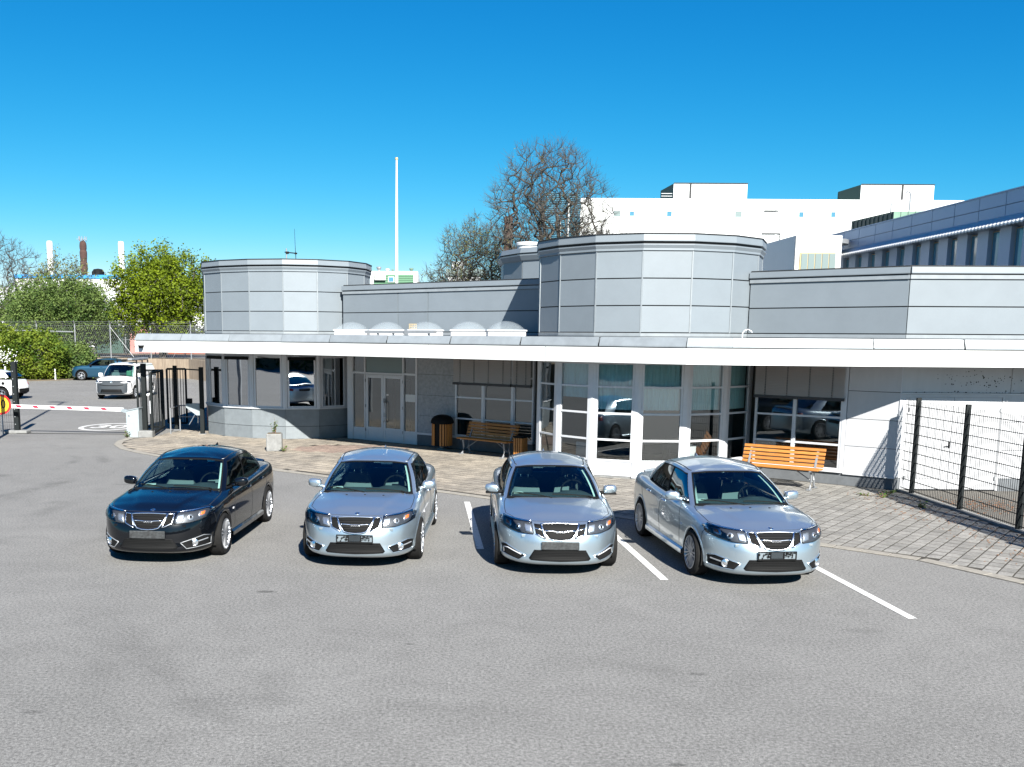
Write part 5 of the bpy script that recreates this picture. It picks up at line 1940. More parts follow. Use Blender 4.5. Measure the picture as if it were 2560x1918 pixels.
def make_sedan(paint, variant, label, grp):
    """variant: 'early' (fog lamps) or 'late' (slatted bumper inserts)"""
    r = empty('parked_car', (0, 0, 0), 0, label, 'car', grp)
    c = Car(SEDAN, r, paint)
    c.make_body()
    c.make_cabin()
    late = variant == 'late'
    # door, bonnet and bumper gaps
    q = MB()
    for sd in ('sl', 'sr'):
        c.line(q, sd, [(1.50, .36), (1.47, .60), (1.55, .86), (1.60, .93)], .0045)
        c.line(q, sd, [(2.50, .30), (2.50, .70), (2.46, .95)], .0045)
        c.line(q, sd, [(3.22, .40), (3.30, .55), (3.52, .74), (3.66, .92)], .0045)
        c.line(q, sd, [(1.36, .285), (2.4, .275), (3.2, .285)], .004)
        c.line(q, sd, [(.56, .73), (.60, .66), (.63, .50)], .004)
        c.line(q, sd, [(4.0, .66), (3.98, .60)], .004)
    for sx in (1, -1):
        c.line(q, 't', [(sx * .735, .62), (sx * .745, .85), (sx * .735, 1.15), (sx * .705, 1.36)], .0055)
    c.line(q, 't', [(-.735, .62), (-.60, .345), (-.35, .235), (0, .20), (.35, .235), (.60, .345), (.735, .62)], .004)
    q.build('panel_gap', M['joint'], r, smooth='all')
    # head lamps
    for sx in (1, -1):
        X = lambda x: sx * x
        hl = [(X(.385), .765), (X(.62), .783), (X(.765), .80), (X(.812), .775), (X(.80), .70), (X(.70), .655), (X(.56), .622), (X(.37), .612), (X(.36), .63)]
        h = c.patch('headlight', 'f', hl, M['lampdark'], off=.004, rings=5)
        for (x, z, rr) in ((.575, .700, .030),):
            q = MB()
            hp, nn = c.cast('f', X(x), z)
            q.lathe([(rr + .012, -.01), (rr + .012, .006), (rr, .010), (rr - .008, .004), (rr * .5, .012), (0, .016)], (0, 0, 0), 20, axis='y')
            o = q.build('projector', M['lampin'], h, smooth=True)
            o.location = hp + nn * .004
            o.rotation_euler = (0, 0, 0)
            o.rotation_euler = Vector((0, 1, 0)).rotation_difference(nn).to_euler()
            q = MB(); q.lathe([(rr * .62, .0), (rr * .4, .010), (0, .014)], n=16, axis='y')
            o = q.build('projector_lens', M['plastic'], h, smooth=True); o.location = hp + nn * .016; o.rotation_euler = Vector((0, 1, 0)).rotation_difference(nn).to_euler()
        c.patch('reflector', 'f', [(X(.395), .735), (X(.50), .75), (X(.475), .64), (X(.385), .635)], M['lampin'], off=.007, rings=3, parent=h, rim=.003)
        c.patch('reflector', 'f', [(X(.66), .765), (X(.745), .775), (X(.735), .705), (X(.665), .69)], M['lampin'], off=.007, rings=3, parent=h, rim=.003)
        c.patch('indicator', 'f', [(X(.685), .755), (X(.730), .765), (X(.725), .725), (X(.685), .715)], M['amber'], off=.010, rings=2, parent=h, rim=.003)
        g = c.patch('lamp_glass', 'f', hl, M['lens'], off=.016, rings=5, parent=h, rim=-.005)
        c.frame('lamp_trim', 'f', [(X(.385), .768), (X(.62), .787), (X(.765), .804), (X(.70), .796), (X(.5), .779)], M['chrome'], off=.010, r=.005, parent=h)
        # side grille
        sg = [(X(.36), .748), (X(.265), .742), (X(.205), .565), (X(.335), .622)]
        g = c.patch('side_grille', 'f', sg, M['plastic'], off=.003, rings=3)
        if not late:
            q = MB()
            for k in range(7):
                t = (k + .7) / 7.6
                a = Vector(sg[0]).lerp(Vector(sg[3]), t); b = Vector(sg[1]).lerp(Vector(sg[2]), t)
                c.line(q, 'f', [(a.x, a.y - .0), (b.x, b.y)], .004, .007, 4)
            q.build('slat', M['plastic'], g)
            c.frame('chrome_frame', 'f', sg, M['chrome'], off=.010, r=.009, parent=g)
        else:
            q = MB()
            c.line(q, 'f', [(X(.345), .695), (X(.25), .668)], .010, .008, 5)
            c.line(q, 'f', [(X(.335), .62), (X(.208), .563)], .012, .008, 5)
            q.build('slat', M['chrome'], g, smooth='all')
            q = MB(); c.line(q, 'f', [(X(.262), .745), (X(.202), .562)], .014, .008, 6); q.build('chrome_frame', M['chrome'], g, smooth='all')
        # lower corner
        if not late:
            fg = [(X(.455), .345), (X(.72), .425), (X(.785), .40), (X(.775), .275), (X(.53), .258)]
            f_ = c.patch('fog_recess', 'f', fg, M['plastic'], off=.006, rings=7)
            c.frame('fog_frame', 'f', fg, M['steel'] if paint == M['blackpaint'] else paint, off=.006, r=.007, parent=f_)
            hp, nn = c.cast('f', X(.62), .335)
            q = MB(); q.lathe([(.052, -.01), (.054, .012), (.044, .016), (.040, .008), (.02, .014), (0, .016)], n=22, axis='y')
            o = q.build('fog_light', M['chrome'], f_, smooth=True); o.location = hp + nn * .006; o.rotation_euler = Vector((0, 1, 0)).rotation_difference((nn + Vector((0, -1.2, 0))).normalized()).to_euler()
            q = MB(); c.line(q, 'f', [(X(.66), .345), (X(.755), .365)], .010, .010, 5); q.build('fog_bar', M['steel'], f_)
        else:
            fg = [(X(.47), .315), (X(.73), .435), (X(.79), .415), (X(.775), .285), (X(.56), .245)]
            f_ = c.patch('bumper_insert', 'f', fg, M['plastic'], off=.006, rings=7)
            q = MB()
            c.line(q, 'f', [(X(.525), .325), (X(.70), .385), (X(.755), .375), (X(.75), .31)], .008, .010, 5)
            q.build('insert_trim', M['aluwhite'], f_, smooth='all')
            q = MB()
            for k in range(4): c.line(q, 'f', [(X(.545), .312 - k * .016), (X(.73), .36 - k * .022)], .005, .008, 4)
            q.build('slat', M['rubber'], f_)
            c.frame('fog_frame', 'f', fg, paint, off=.003, r=.008, parent=f_)
        # washer cap
        hp, nn = c.cast('f', X(.50), .585)
        q = MB(); q.bbox((0, 0, 0), (.06, .012, .035), .004); o = q.build('washer_cap', paint, r); o.location = hp + nn * .004
    # grille
    gp = [(-.268, .742), (-.13, .748), (0, .75), (.13, .748), (.268, .742), (.205, .625), (.155, .562), (.09, .545), (0, .54), (-.09, .545), (-.155, .562), (-.205, .625)]
    g = c.patch('grille', 'f', gp, M['plastic'], off=.005, rings=6)
    q = MB()
    for k, z in enumerate((.712, .683, .622, .594, .568)):
        wdt = .235 - (0.742 - z) * .52
        if not late: c.line(q, 'f', [(-wdt, z), (0, z + .002), (wdt, z)], .0075, .008, 5)
    if not late: q.build('slat', M['plastic'], g, smooth='all')
    q = MB()
    c.line(q, 'f', [(-.205, .662), (-.075, .655), (-.055, .648), (.055, .648), (.075, .655), (.205, .662)], .009 if not late else .012, .014, 6)
    q.build('chrome_bar', M['chrome'], g, smooth='all')
    hp, nn = c.cast('f', 0, .652)
    if not late:
        q = MB(); q.bbox((0, hp.y - .022, .651), (.125, .014, .034), .005); q.build('badge_plate', M['chrome'], g)
    tx = text_obj('lettering', 'SAAB', .036, M['lampdark'] if not late else M['chrome'], g, Matrix.Translation((0, hp.y - .031, .651)) @ Matrix.Rotation(radians(90), 4, 'X'), extrude=.002, bold=.001, sx=1.15 if not late else 1.5)
    c.frame('chrome_frame', 'f', gp, M['chrome'], off=.012, r=.011 if not late else .007, parent=g)
    # lower mesh grille
    lg = [(-.355, .405), (-.15, .412), (.15, .412), (.355, .405), (.425, .285), (.40, .262), (0, .25), (-.40, .262), (-.425, .285)]
    l_ = c.patch('lower_grille', 'f', lg, M['plastic'], off=.006, rings=10)
    q = MB()
    for k in range(6):
        z = .275 + k * .0235
        wdt = .42 - (z - .27) * .5
        c.line(q, 'f', [(-wdt, z), (0, z), (wdt, z)], .0032, .010, 4)
    for k in range(6):
        z0 = .264 + k * .0235
        for j in range(22):
            x = -.40 + j * .038 + (.019 if k % 2 else 0)
            if abs(x) > .40 - k * .012: continue
            a, _ = c.cast('f', x, z0 + .002); b, _ = c.cast('f', x, z0 + .0225)
            if a and b: q.bar(a + Vector((0, -.011, 0)), b + Vector((0, -.011, 0)), .004, .003)
    q.build('mesh', M['plastic'], l_, kind='stuff')
    # number plate holder
    hp, nn = c.cast('f', 0, .46)
    q = MB()
    y = hp.y - .014
    pt = r
    if late or paint == M['blackpaint']:
        q.bbox((0, y, .472), (.52, .022, .112), .008)
        ph = q.build('plate_holder', M['plateblack'], pt)
    else:
        q.cbox((0, y + .004, .472), (.516, .006, .100)); 
        ph = q.build('plate_holder', paint, pt)
        q = MB()
        random.seed(12)
        q.cbox((0, y - .004, .522), (.52, .016, .012)); q.cbox((0, y - .004, .418), (.52, .018, .020))
        for xx in (-.255, -.09, .09, .255): q.cbox((xx, y - .004, .472), (.012, .016, .11))
        for k in range(7):
            q.cbox((0, y - .004, .436 + k * .0135), (.18, .010, .006))
        for sx in (-1, 1):
            for k in range(14):
                x = sx * random.uniform(.10, .245); z = random.uniform(.435, .51)
                q.cbox((x, y - .004, z), (random.uniform(.012, .05), .010, random.uniform(.004, .009)))
                q.cbox((x, y - .004, z), (random.uniform(.004, .009), .010, random.uniform(.012, .04)))
        q.build('holder_clips', M['plastic'], ph)
    # bonnet badge and washer jets
    if not late:
        hp, nn = c.cast('t', 0, .27)
        q = MB(); q.lathe([(.036, 0), (.036, .005), (.031, .007)], n=24); o = q.build('bonnet_badge', M['chrome'], r, smooth=True)
        o.location = hp; o.rotation_euler = Vector((0, 0, 1)).rotation_difference(nn).to_euler()
        q = MB(); q.lathe([(.029, .006), (.0, .009)], n=24); q.lathe([(.0, .0092), (.013, .0092)], n=16); q.build('badge_disc', M['lampdark'], o)
        for x in (-.28, 0, .28):
            hp, nn = c.cast('t', x, 1.02)
            q = MB(); q.bbox((hp.x, hp.y, hp.z + .003), (.03, .02, .008), .003); q.build('washer_jet', M['plastic'], r)
    # mirrors
    for sx in (1, -1):
        q = MB()
        vs = []
        n1, n2 = 10, 14
        for i in range(n1 + 1):
            u = -1 + 2 * i / n1
            for j in range(n2):
                a = 2 * pi * j / n2
                k = (1 - abs(u) ** 2.6) ** (1 / 2.6)
                ex = 2 / 2.8
                cy = math.copysign(abs(cos(a)) ** ex, cos(a)); cz = math.copysign(abs(sin(a)) ** ex, sin(a))
                vs.append((sx * (.905 + u * .115), 1.735 + cy * .062 * k + (.018 * u), 1.0 + cz * .068 * k * (1 if u > -.3 else 1) + .006 * u))
        q.add(vs, [(i * n2 + j, i * n2 + (j + 1) % n2, (i + 1) * n2 + (j + 1) % n2, (i + 1) * n2 + j) for i in range(n1) for j in range(n2)])
        mm = q.build('mirror', paint, r, smooth='all')
        q = MB(); q.tube([(sx * .74, 1.70, .945), (sx * .80, 1.71, .955), (sx * .87, 1.73, .965)], [.032, .026, .030], 8); q.build('arm', M['plastic'] if late else paint, mm, smooth='all')
        q = MB(); q.bbox((sx * .905, 1.80, 1.0), (.18, .006, .10), .01); q.build('mirror_glass', M['chrome'], mm)
        if late:
            q = MB(); q.bbox((sx * .905, 1.735, .935), (.20, .11, .025), .01); q.build('lower_cap', M['plastic'], mm)
        # door handles
        for (y, z) in ((2.33, .835), (3.16, .855)):
            hp, nn = c.cast('sl', y, z)
            q = MB(); q.tube([(sx * (hp.x), y - .10, z), (sx * (hp.x + .03), y - .07, z), (sx * (hp.x + .03), y + .06, z + .004), (sx * (hp.x), y + .09, z + .004)], .013, 8)
            q.build('door_handle', paint if paint == M['blackpaint'] else M['chrome'], r, smooth=True)
        hp, nn = c.cast('sl', 1.40, .64)
        q = MB(); q.bbox((sx * (hp.x + .003), 1.40, .64), (.012, .055, .028), .004); q.build('side_marker', M['aluwhite'], r)
        # sill
        q = MB()
        vs = []
        for i in range(17):
            y = 1.33 + 1.86 * i / 16
            x = c.side_x(y, .30)
            for (dx, z) in ((.004, .30), (.035, .275), (.035, .215), (-.03, .185)): vs.append((sx * (x + dx), y, z))
        q.add(vs, [(i * 4 + k, i * 4 + k + 1, (i + 1) * 4 + k + 1, (i + 1) * 4 + k) for i in range(16) for k in range(3)])
        q.build('sill', paint, r, smooth=50)
        # tail lamp
        tl = [(sx * .50, .86), (sx * .78, .90), (sx * .80, .78), (sx * .52, .74)]
        c.patch('tail_light', 'r', tl, M['redlens'], off=.006, rings=3)
        for k, wy in enumerate(SEDAN['wy']):
            wheel('wheel', .322, .232, .225, 9, r, (sx * .772, wy, .322), sx)
    # rear bumper plate and boot lip
    hp, nn = c.cast('r', 0, .62)
    q = MB(); q.bbox((0, hp.y + .004, .80), (.52, .012, .11), .004); q.build('rear_plate', M['plateblack'], r)
    q = MB()
    vs = []
    for i in range(21):
        x = -.62 + 1.24 * i / 20
        y = 4.50 - .18 * (abs(x) / .62) ** 2.5
        for (dy, dz) in ((-.10, .0), (0, .035), (.03, .03), (.02, -.01)): vs.append((x, y + dy, 1.022 - .03 * (abs(x) / .62) ** 2 + dz))
    q.add(vs, [(i * 4 + k, i * 4 + k + 1, (i + 1) * 4 + k + 1, (i + 1) * 4 + k) for i in range(20) for k in range(3)])
    q.build('boot_spoiler', paint, r, smooth='all')
    # fin aerial
    q = MB(); q.add([(-.02, 3.36, 1.375), (.02, 3.36, 1.375), (.018, 3.52, 1.345), (-.018, 3.52, 1.345), (0, 3.49, 1.43), (0, 3.52, 1.425)], [(0, 1, 4), (1, 2, 5, 4), (2, 3, 5), (3, 0, 4, 5), (0, 3, 2, 1)])
    q.build('fin_aerial', paint, r)
    # roof seams
    for sx in (1, -1):
        pts = []
        for i in range(15):
            k = 2.05 + (5.95 - 2.05) * i / 14
            p = c.cabP(k, 1.0)
            pts.append((sx * (p.x - .035), p.y, p.z + .008))
        q = MB(); q.tube(pts, .008, 5)
        q.build('roof_seam', M['joint'], r, smooth='all')
    # wipers
    q = MB()
    for (x0, x1) in ((.52, -.02), (-.08, -.60)):
        pts = []
        for i in range(7):
            t = i / 6
            x = x0 + (x1 - x0) * t
            yb = 1.17 + .22 * (abs(x) / .72) ** 2.2
            pts.append((x, yb + .01 + .05 * sin(t * pi * .6), .962 + .035 * sin(t * pi * .6)))
        q.tube(pts, .008, 5)
        q.tube([pts[0], (x0 + .05, pts[0][1] - .03, .955)], .012, 6)
    q.build('wiper', M['plastic'], r)
    # interior
    q = MB()
    q.box(-.70, .70, 1.30, 3.9, .40, .43)
    for sx in (1, -1): q.box(min(sx * .70, sx * .66), max(sx * .70, sx * .66), 1.35, 3.8, .43, .90)
    q.box(-.68, .68, 3.62, 4.05, .60, .985)
    q.build('cabin_floor', M['interior'], r)
    q = MB()
    vs = []
    for i in range(13):
        x = -.68 + 1.36 * i / 12
        e = 1.18 + .20 * (abs(x) / .7) ** 2
        hump = .035 if abs(x - .36) < .2 else 0
        for (y, z) in ((e, .925), (1.55, .945 + hump * .4), (1.72, .945 + hump), (1.80, .90), (1.84, .70)): vs.append((x, y, z))
    q.add(vs, [(i * 5 + k, i * 5 + k + 1, (i + 1) * 5 + k + 1, (i + 1) * 5 + k) for i in range(12) for k in range(4)])
    q.build('dashboard', M['interior'], r, smooth=50)
    q = MB()
    n = 28
    pts = [Vector((.36 + .185 * cos(2 * pi * k / n), 1.93 + .185 * sin(2 * pi * k / n) * .42, .93 + .185 * sin(2 * pi * k / n) * .90)) for k in range(n + 1)]
    q.tube(pts, .015, 6, cap=False)
    q.bar((.36 - .17, 1.93, .93), (.36 + .17, 1.93, .93), .05, .02); q.cbox((.36, 1.92, .92), (.12, .05, .10)); q.bar((.36, 1.93, .93), (.36, 1.82, .85), .06)
    q.build('steering_wheel', M['plastic'], r)
    for sx in (.36, -.36):
        q = MB()
        q.bbox((sx, 2.20, .56), (.50, .50, .16), .05)
        q.add(*seat_back(sx, 2.46, .58, 1.06, .50))
        se = q.build('front_seat', M['seat'], r, smooth=50)
        q = MB(); q.bbox((sx, 2.60, 1.185), (.27, .10, .17), .04); q.build('headrest', M['seat'], se, smooth=50)
        q = MB(); q.tube([(sx - .06, 2.585, 1.04), (sx - .06, 2.59, 1.12)], .008, 6); q.tube([(sx + .06, 2.585, 1.04), (sx + .06, 2.59, 1.12)], .008, 6); q.build('headrest_stay', M['chrome'], se)
    q = MB(); q.bbox((0, 3.20, .58), (1.25, .5, .18), .05); q.add(*seat_back(0, 3.46, .6, 1.0, 1.25)); se = q.build('rear_seat', M['seat'], r, smooth=50)
    for x in (-.36, .36):
        q = MB(); q.bbox((x, 3.60, 1.07), (.26, .09, .13), .03); q.build('headrest', M['seat'], se, smooth=50)
    q = MB(); q.bbox((0, 2.02, 1.265), (.22, .03, .06), .012); q.build('inner_mirror', M['plastic'], r)
    q = MB(); q.cbox((.50, 2.085, 1.312), (.07, .004, .02)); q.build('sticker', M['white'], r)
    q = MB(); q.cbox((-.52, 1.60, .958), (.16, .10, .01), .3); q.build('paper', M['beige'], r)
    return r
def seat_back(x, y, z0, z1, w):
    vs = []
    for i, t in enumerate((0, .5, .85, 1.0)):
        hw = w / 2 * (1, 1, .86, .6)[i]
        yy = y + .14 * t; z = z0 + (z1 - z0) * t
        vs += [(x - hw, yy - .06, z), (x + hw, yy - .06, z), (x + hw, yy + .06, z), (x - hw, yy + .06, z)]
    fs = []
    for k in range(3):
        for i in range(4):
            j = (i + 1) % 4
            fs.append((k * 4 + i, k * 4 + j, k * 4 + 4 + j, k * 4 + 4 + i))
    fs += [(3, 2, 1, 0), (12, 13, 14, 15)]
    return vs, fs
M['plateblack'] = mat('scuffed_plate_holder', (.035, .04, .043), .7, noise=.9, nscale=28)

GRP = 'saloon cars parked side by side before the building'
black = make_sedan(M['blackpaint'], 'early', 'glossy black saloon car, leftmost of the parked row', GRP)
silver = make_sedan(M['silver'], 'early', 'silver saloon car with round fog lights parked right beside the black car', GRP)
silver3 = make_sedan(M['silver'], 'late', 'silver saloon car with black lower mirror caps and slatted bumper corners, no fog lamps', GRP)
silver4 = copy_tree(silver)
silver4['label'] = 'silver saloon car with round fog lights at the right end of the row'
for o, (x, y, a) in ((black, (-4.179, 13.776, -4.19)), (silver, (-1.188, 13.596, -4.2)), (silver3, (1.679, 13.20, -1.67)), (silver4, (4.488, 12.684, 3.76))):
    o.location = (x, y, 0)
    o.rotation_euler = (0, 0, radians(a))
for ch in black.children:
    if ch.name.startswith('wheel') and not ch.name.startswith('wheel_'): pass

# ---- white panel van
VAN = dict(W=.925, L=4.5, Lf=.75, Lr=.35, nf=3.2, nr=4.5, zlo=.24, zmid=.78, bulge=.01,
    rows=[(0, .10, .08, .06), (.06, .04, .04, .02), (.15, .0, .025, 0), (.35, -.01, .015, 0), (.6, .0, .008, 0), (.85, .02, .004, 0), (1.0, .04, 0, .005), (1.3, .07, .004, .01), (1.6, .10, .014, .02), (1.85, .15, .035, .03), (2.0, .22, .07, .06)],
    zs=[(0, .98), (.3, 1.0), (.9, 1.06), (1.3, 1.09), (4.5, 1.12)], zc=[(0, 1.0), (.3, 1.05), (.7, 1.13), (.95, 1.17), (4.5, 1.18)],
    spine=(.8, 4.2), wy=(.88, 3.63), wz=.33, ra=.39, cab=(.70, .95, 2.0),
    belt=[(0, .86, 1.16), (.45, .93, 1.15), (.80, 1.18, 1.10), (.86, 1.7, 1.10), (.865, 2.3, 1.11), (.865, 3.2, 1.11), (.865, 4.1, 1.11), (.80, 4.46, 1.11), (0, 4.49, 1.11)],
    roof=[(0, 1.60, 1.72), (.40, 1.63, 1.715), (.66, 1.76, 1.68), (.74, 2.05, 1.71), (.76, 2.4, 1.73), (.76, 3.2, 1.73), (.75, 4.0, 1.72), (.66, 4.32, 1.70), (0, 4.36, 1.72)],
    roofspine=(2.1, 3.9), rooftop=[(1.6, 1.74), (2.1, 1.80), (3, 1.82), (4.3, 1.78)], ka=(1.84, 2.12), kbp=3.9, kc=6.6, kq=5, kr=7.2, trail=.86, ttop=.95, cb=.03, panelvan=True)
r = empty('panel_van', (-16.4, 49.1, 0), radians(-1.5), 'white panel van with grey bumper and roof rack behind the gate', 'van')
c = Car(VAN, r, M['whitepaint'])
c.make_body(); c.make_cabin()
bp_ = [(-.80, .93), (0, .945), (.80, .93), (.90, .80), (.905, .40), (.86, .30), (0, .28), (-.86, .30), (-.905, .40), (-.90, .80)]
b = c.patch('front_bumper', 'f', bp_, M['carbumper'], off=.012, rings=6)
c.patch('air_intake', 'f', [(-.50, .52), (.50, .52), (.55, .36), (-.55, .36)], M['plastic'], off=.016, rings=3, parent=b)
q = MB(); c.line(q, 'f', [(-.60, .74), (-.3, .70), (.3, .70), (.60, .74)], .018, .012, 5); q.build('bumper_slot', M['plastic'], b)
for sx in (1, -1):
    h = c.patch('headlight', 'f', [(sx * .42, .885), (sx * .80, .955), (sx * .87, .93), (sx * .86, .83), (sx * .55, .81)], M['lampdark'], off=.018, rings=3)
    q = MB(); c.line(q, 'f', [(sx * .46, .84), (sx * .62, .82), (sx * .84, .845)], .016, .03, 5); q.build('lamp_strip', M['aluwhite'], h)
    c.patch('reflector', 'f', [(sx * .66, .92), (sx * .76, .94), (sx * .76, .88), (sx * .66, .87)], M['lampin'], off=.026, rings=2, parent=h, rim=.004)
    q = MB(); q.bbox((sx * 1.0, 1.35, 1.18), (.20, .12, .20), .03); q.build('mirror', M['whitepaint'], r)
    for wy in VAN['wy']: wheel('wheel', .325, .215, .20, 8, r, (sx * .83, wy, .325), sx, False)
hp, nn = c.cast('f', 0, .86)
q = MB(); q.lathe([(.062, -.01), (.062, .012), (.050, .014), (.050, .010), (0, .010)], n=24, axis='y'); q.bar((-.035, .016, .03), (0, .016, -.04), .010); q.bar((.035, .016, .03), (0, .016, -.04), .010)
o = q.build('emblem', M['chrome'], r); o.location = hp + Vector((0, -.02, 0)); o.rotation_euler = (0, 0, pi)
q = MB(); q.cbox((0, hp.y - .045, .60), (.50, .01, .115)); pl = q.build('number_plate', M['white'], r)
q = MB(); q.cbox((-.225, hp.y - .052, .60), (.05, .008, .115)); q.build('plate_band', M['bluestripe'], pl)
text_obj('lettering', 'SJL 04J', .085, M['black'], pl, Matrix.Translation((.02, hp.y - .054, .60)) @ Matrix.Rotation(radians(90), 4, 'X'), extrude=.001, bold=.002, sx=1.0)
hp, nn = c.cast('t', 0, .52)
text_obj('lettering', 'Lernbolagen', .085, M['plateblack'], r, Matrix.Translation((0, .48, hp.z + .012)) @ Matrix.Rotation(radians(16), 4, 'X'), extrude=.001, sx=1.1)
text_obj('lettering', 'Lernbolagen', .16, M['plateblack'], r, Matrix.Translation((.845, 3.3, 1.42)) @ Matrix.Rotation(radians(90), 4, 'Z') @ Matrix.Rotation(radians(76), 4, 'X'), extrude=.001)
q = MB()
for y in (2.0, 2.9, 3.8):
    q.bar((-.68, y, 1.90), (.68, y, 1.90), .05, .03); q.cbox((-.66, y, 1.83), (.05, .08, .14)); q.cbox((.66, y, 1.83), (.05, .08, .14))
rk = q.build('roof_rack', M['plastic'], r)
q = MB(); q.bbox((.45, 2.9, 1.97), (.24, 2.6, .10), .02); q.build('roof_tube', M['steel'], rk)
q = MB(); q.box(-.74, .74, 1.0, 2.1, .6, .64); q.box(-.72, .72, 1.0, 1.35, 1.05, 1.10); q.box(-.76, .76, 2.1, 2.15, .6, 1.65); q.build('cabin_floor', M['interior'], r)
for sx in (.4, -.4):
    q = MB(); q.add(*seat_back(sx, 1.8, .7, 1.30, .46)); q.bbox((sx, 1.98, 1.42), (.26, .09, .2), .03); q.build('front_seat', M['bluestripe'] if False else M['seat'], r)
q = MB(); q.bbox((.38, 1.62, 1.25), (.26, .05, .28), .04); q.build('green_jacket', M['green'], r)
# ---- blue crossover
JUKE = dict(W=.885, L=4.13, Lf=.62, Lr=.6, nf=2.8, nr=2.8, zlo=.22, zmid=.72, bulge=.0, rise=.12, dark_arch=True,
    rows=[(0, .12, .07, .12), (.08, .04, .03, .05), (.2, .0, .015, 0), (.4, 0, .012, 0), (.7, .0, .006, 0), (1.0, .02, 0, .02), (1.3, .05, .0, .05), (1.6, .09, .008, .09), (1.85, .14, .03, .13), (2.0, .2, .08, .18)],
    zs=[(0, .93), (.3, .96), (.85, 1.02), (1.3, 1.02), (2.3, 1.03), (3.3, 1.10), (4.13, 1.08)], zc=[(0, .95), (.3, 1.0), (.8, 1.04), (1.2, 1.07), (3.5, 1.12), (4.13, 1.1)],
    spine=(.7, 3.5), wy=(.80, 3.33), wz=.34, ra=.40, cab=(.62, 1.2, 3.5),
    belt=[(0, 1.0, 1.07), (.42, 1.06, 1.06), (.74, 1.30, 1.03), (.78, 1.8, 1.03), (.79, 2.3, 1.05), (.77, 2.9, 1.12), (.72, 3.4, 1.18), (.52, 3.78, 1.2), (0, 3.88, 1.2)],
    roof=[(0, 1.75, 1.48), (.34, 1.78, 1.475), (.55, 1.95, 1.44), (.60, 2.15, 1.475), (.61, 2.5, 1.485), (.59, 2.9, 1.47), (.54, 3.25, 1.43), (.38, 3.42, 1.44), (0, 3.48, 1.45)],
    roofspine=(2.1, 3.0), rooftop=[(1.7, 1.49), (2.2, 1.55), (2.8, 1.56), (3.5, 1.46)], ka=(1.86, 2.1), kbp=3.75, kc=5.5, kq=5.0, cskew=-.3, kr=6.5, trail=.88, ttop=.95, cb=.028)
def small_car(spec, paint, loc, rz, name, label, R=.34, rr=.23):
    r = empty(name, loc, rz, label, 'car', 'cars standing in the yard behind the barrier')
    c = Car(spec, r, paint)
    c.make_body(); c.make_cabin()
    W = spec['W']
    zb = interp(spec['zs'], 1.4)
    q = MB()
    for sd in ('sl', 'sr'):
        c.line(q, sd, [(1.32, .42), (1.30, .7), (1.40, zb)], .005); c.line(q, sd, [(2.35, .34), (2.35, zb + .02)], .005); c.line(q, sd, [(3.0, .5), (3.2, .78), (3.3, zb)], .005)
    q.build('panel_gap', M['joint'], r, smooth='all')
    for sx in (1, -1):
        c.patch('headlight', 'f', [(sx * .48, zb - .20), (sx * .72, zb - .14), (sx * .76, zb - .30), (sx * .5, zb - .32)], M['lampin'], off=.008, rings=3)
        c.patch('tail_light', 'r', [(sx * .50, zb - .10), (sx * .74, zb - .02), (sx * .76, zb - .26), (sx * .52, zb - .24)], M['redlens'], off=.008, rings=3)
        q = MB(); q.bbox((sx * (W + .05), 1.48, zb + .06), (.20, .13, .13), .03); q.build('mirror', M['plastic'] if paint == M['bluepaint'] else paint, r)
        for y in (2.2, 3.0):
            hp, nn = c.cast('sl', y, zb - .1)
            q = MB(); q.tube([(sx * hp.x, y - .1, zb - .1), (sx * (hp.x + .03), y, zb - .1), (sx * hp.x, y + .08, zb - .1)], .014, 6); q.build('door_handle', paint, r)
        for wy in spec['wy']: wheel('wheel', R, rr, .21, 5, r, (sx * (W - .10), wy, R), sx, True)
    c.patch('rear_bumper', 'r', [(-.7, .58), (.7, .58), (.72, .36), (-.72, .36)], M['plastic'], off=.008, rings=3)
    c.patch('front_grille', 'f', [(-.45, .62), (.45, .62), (.42, .42), (-.42, .42)], M['plastic'], off=.006, rings=3)
    q = MB(); q.box(-.66, .66, 1.2, 3.6, .5, .54); q.box(-.6, .6, 1.2, 1.6, .96, 1.0)
    for x in (-.34, .34):
        q.add(*seat_back(x, 2.2, .6, 1.1, .46)); q.bbox((x, 2.36, 1.2), (.26, .1, .16), .03)
    q.build('cabin_floor', M['interior'], r)
    return r, c
jk, c = small_car(JUKE, M['bluepaint'], (-25.8, 69.4, 0), radians(-86), 'parked_car', 'dark blue crossover parked side on by the hedge behind the white van')
HAT = dict(JUKE)
HAT.update(W=.87, dark_arch=False, zs=[(0, .82), (.3, .85), (.85, .92), (1.3, .96), (2.3, .98), (3.3, 1.04), (4.13, 1.02)], zc=[(0, .84), (.3, .9), (.8, .98), (1.2, 1.02), (3.5, 1.06), (4.13, 1.04)])
wh, c = small_car(HAT, M['whitepaint'], (-24.9, 49.6, 0), radians(-94), 'parked_car', 'white hatchback cut off by the left edge behind the gate post', .31, .21)
hp, nn = c.cast('sl', 3.55, .80)
q = MB(); q.lathe([(.0, .004), (.085, .004), (.085, -.01)], (hp.x, 3.45, .86), 20, axis='x'); q.build('fuel_cap', M['plastic'], wh)
q = MB(); q.box(hp.x + .002, hp.x + .006, 2.62, 3.1, .55, .86); wh.scale = (1, 1, .94)
st = q.build('door_sticker', M['white'], wh)
q = MB(); q.box(hp.x + .006, hp.x + .009, 2.66, 3.06, .57, .64); q.box(hp.x + .006, hp.x + .009, 2.70, 2.98, .70, .82); q.build('sticker_print', M['bluestripe'], st)
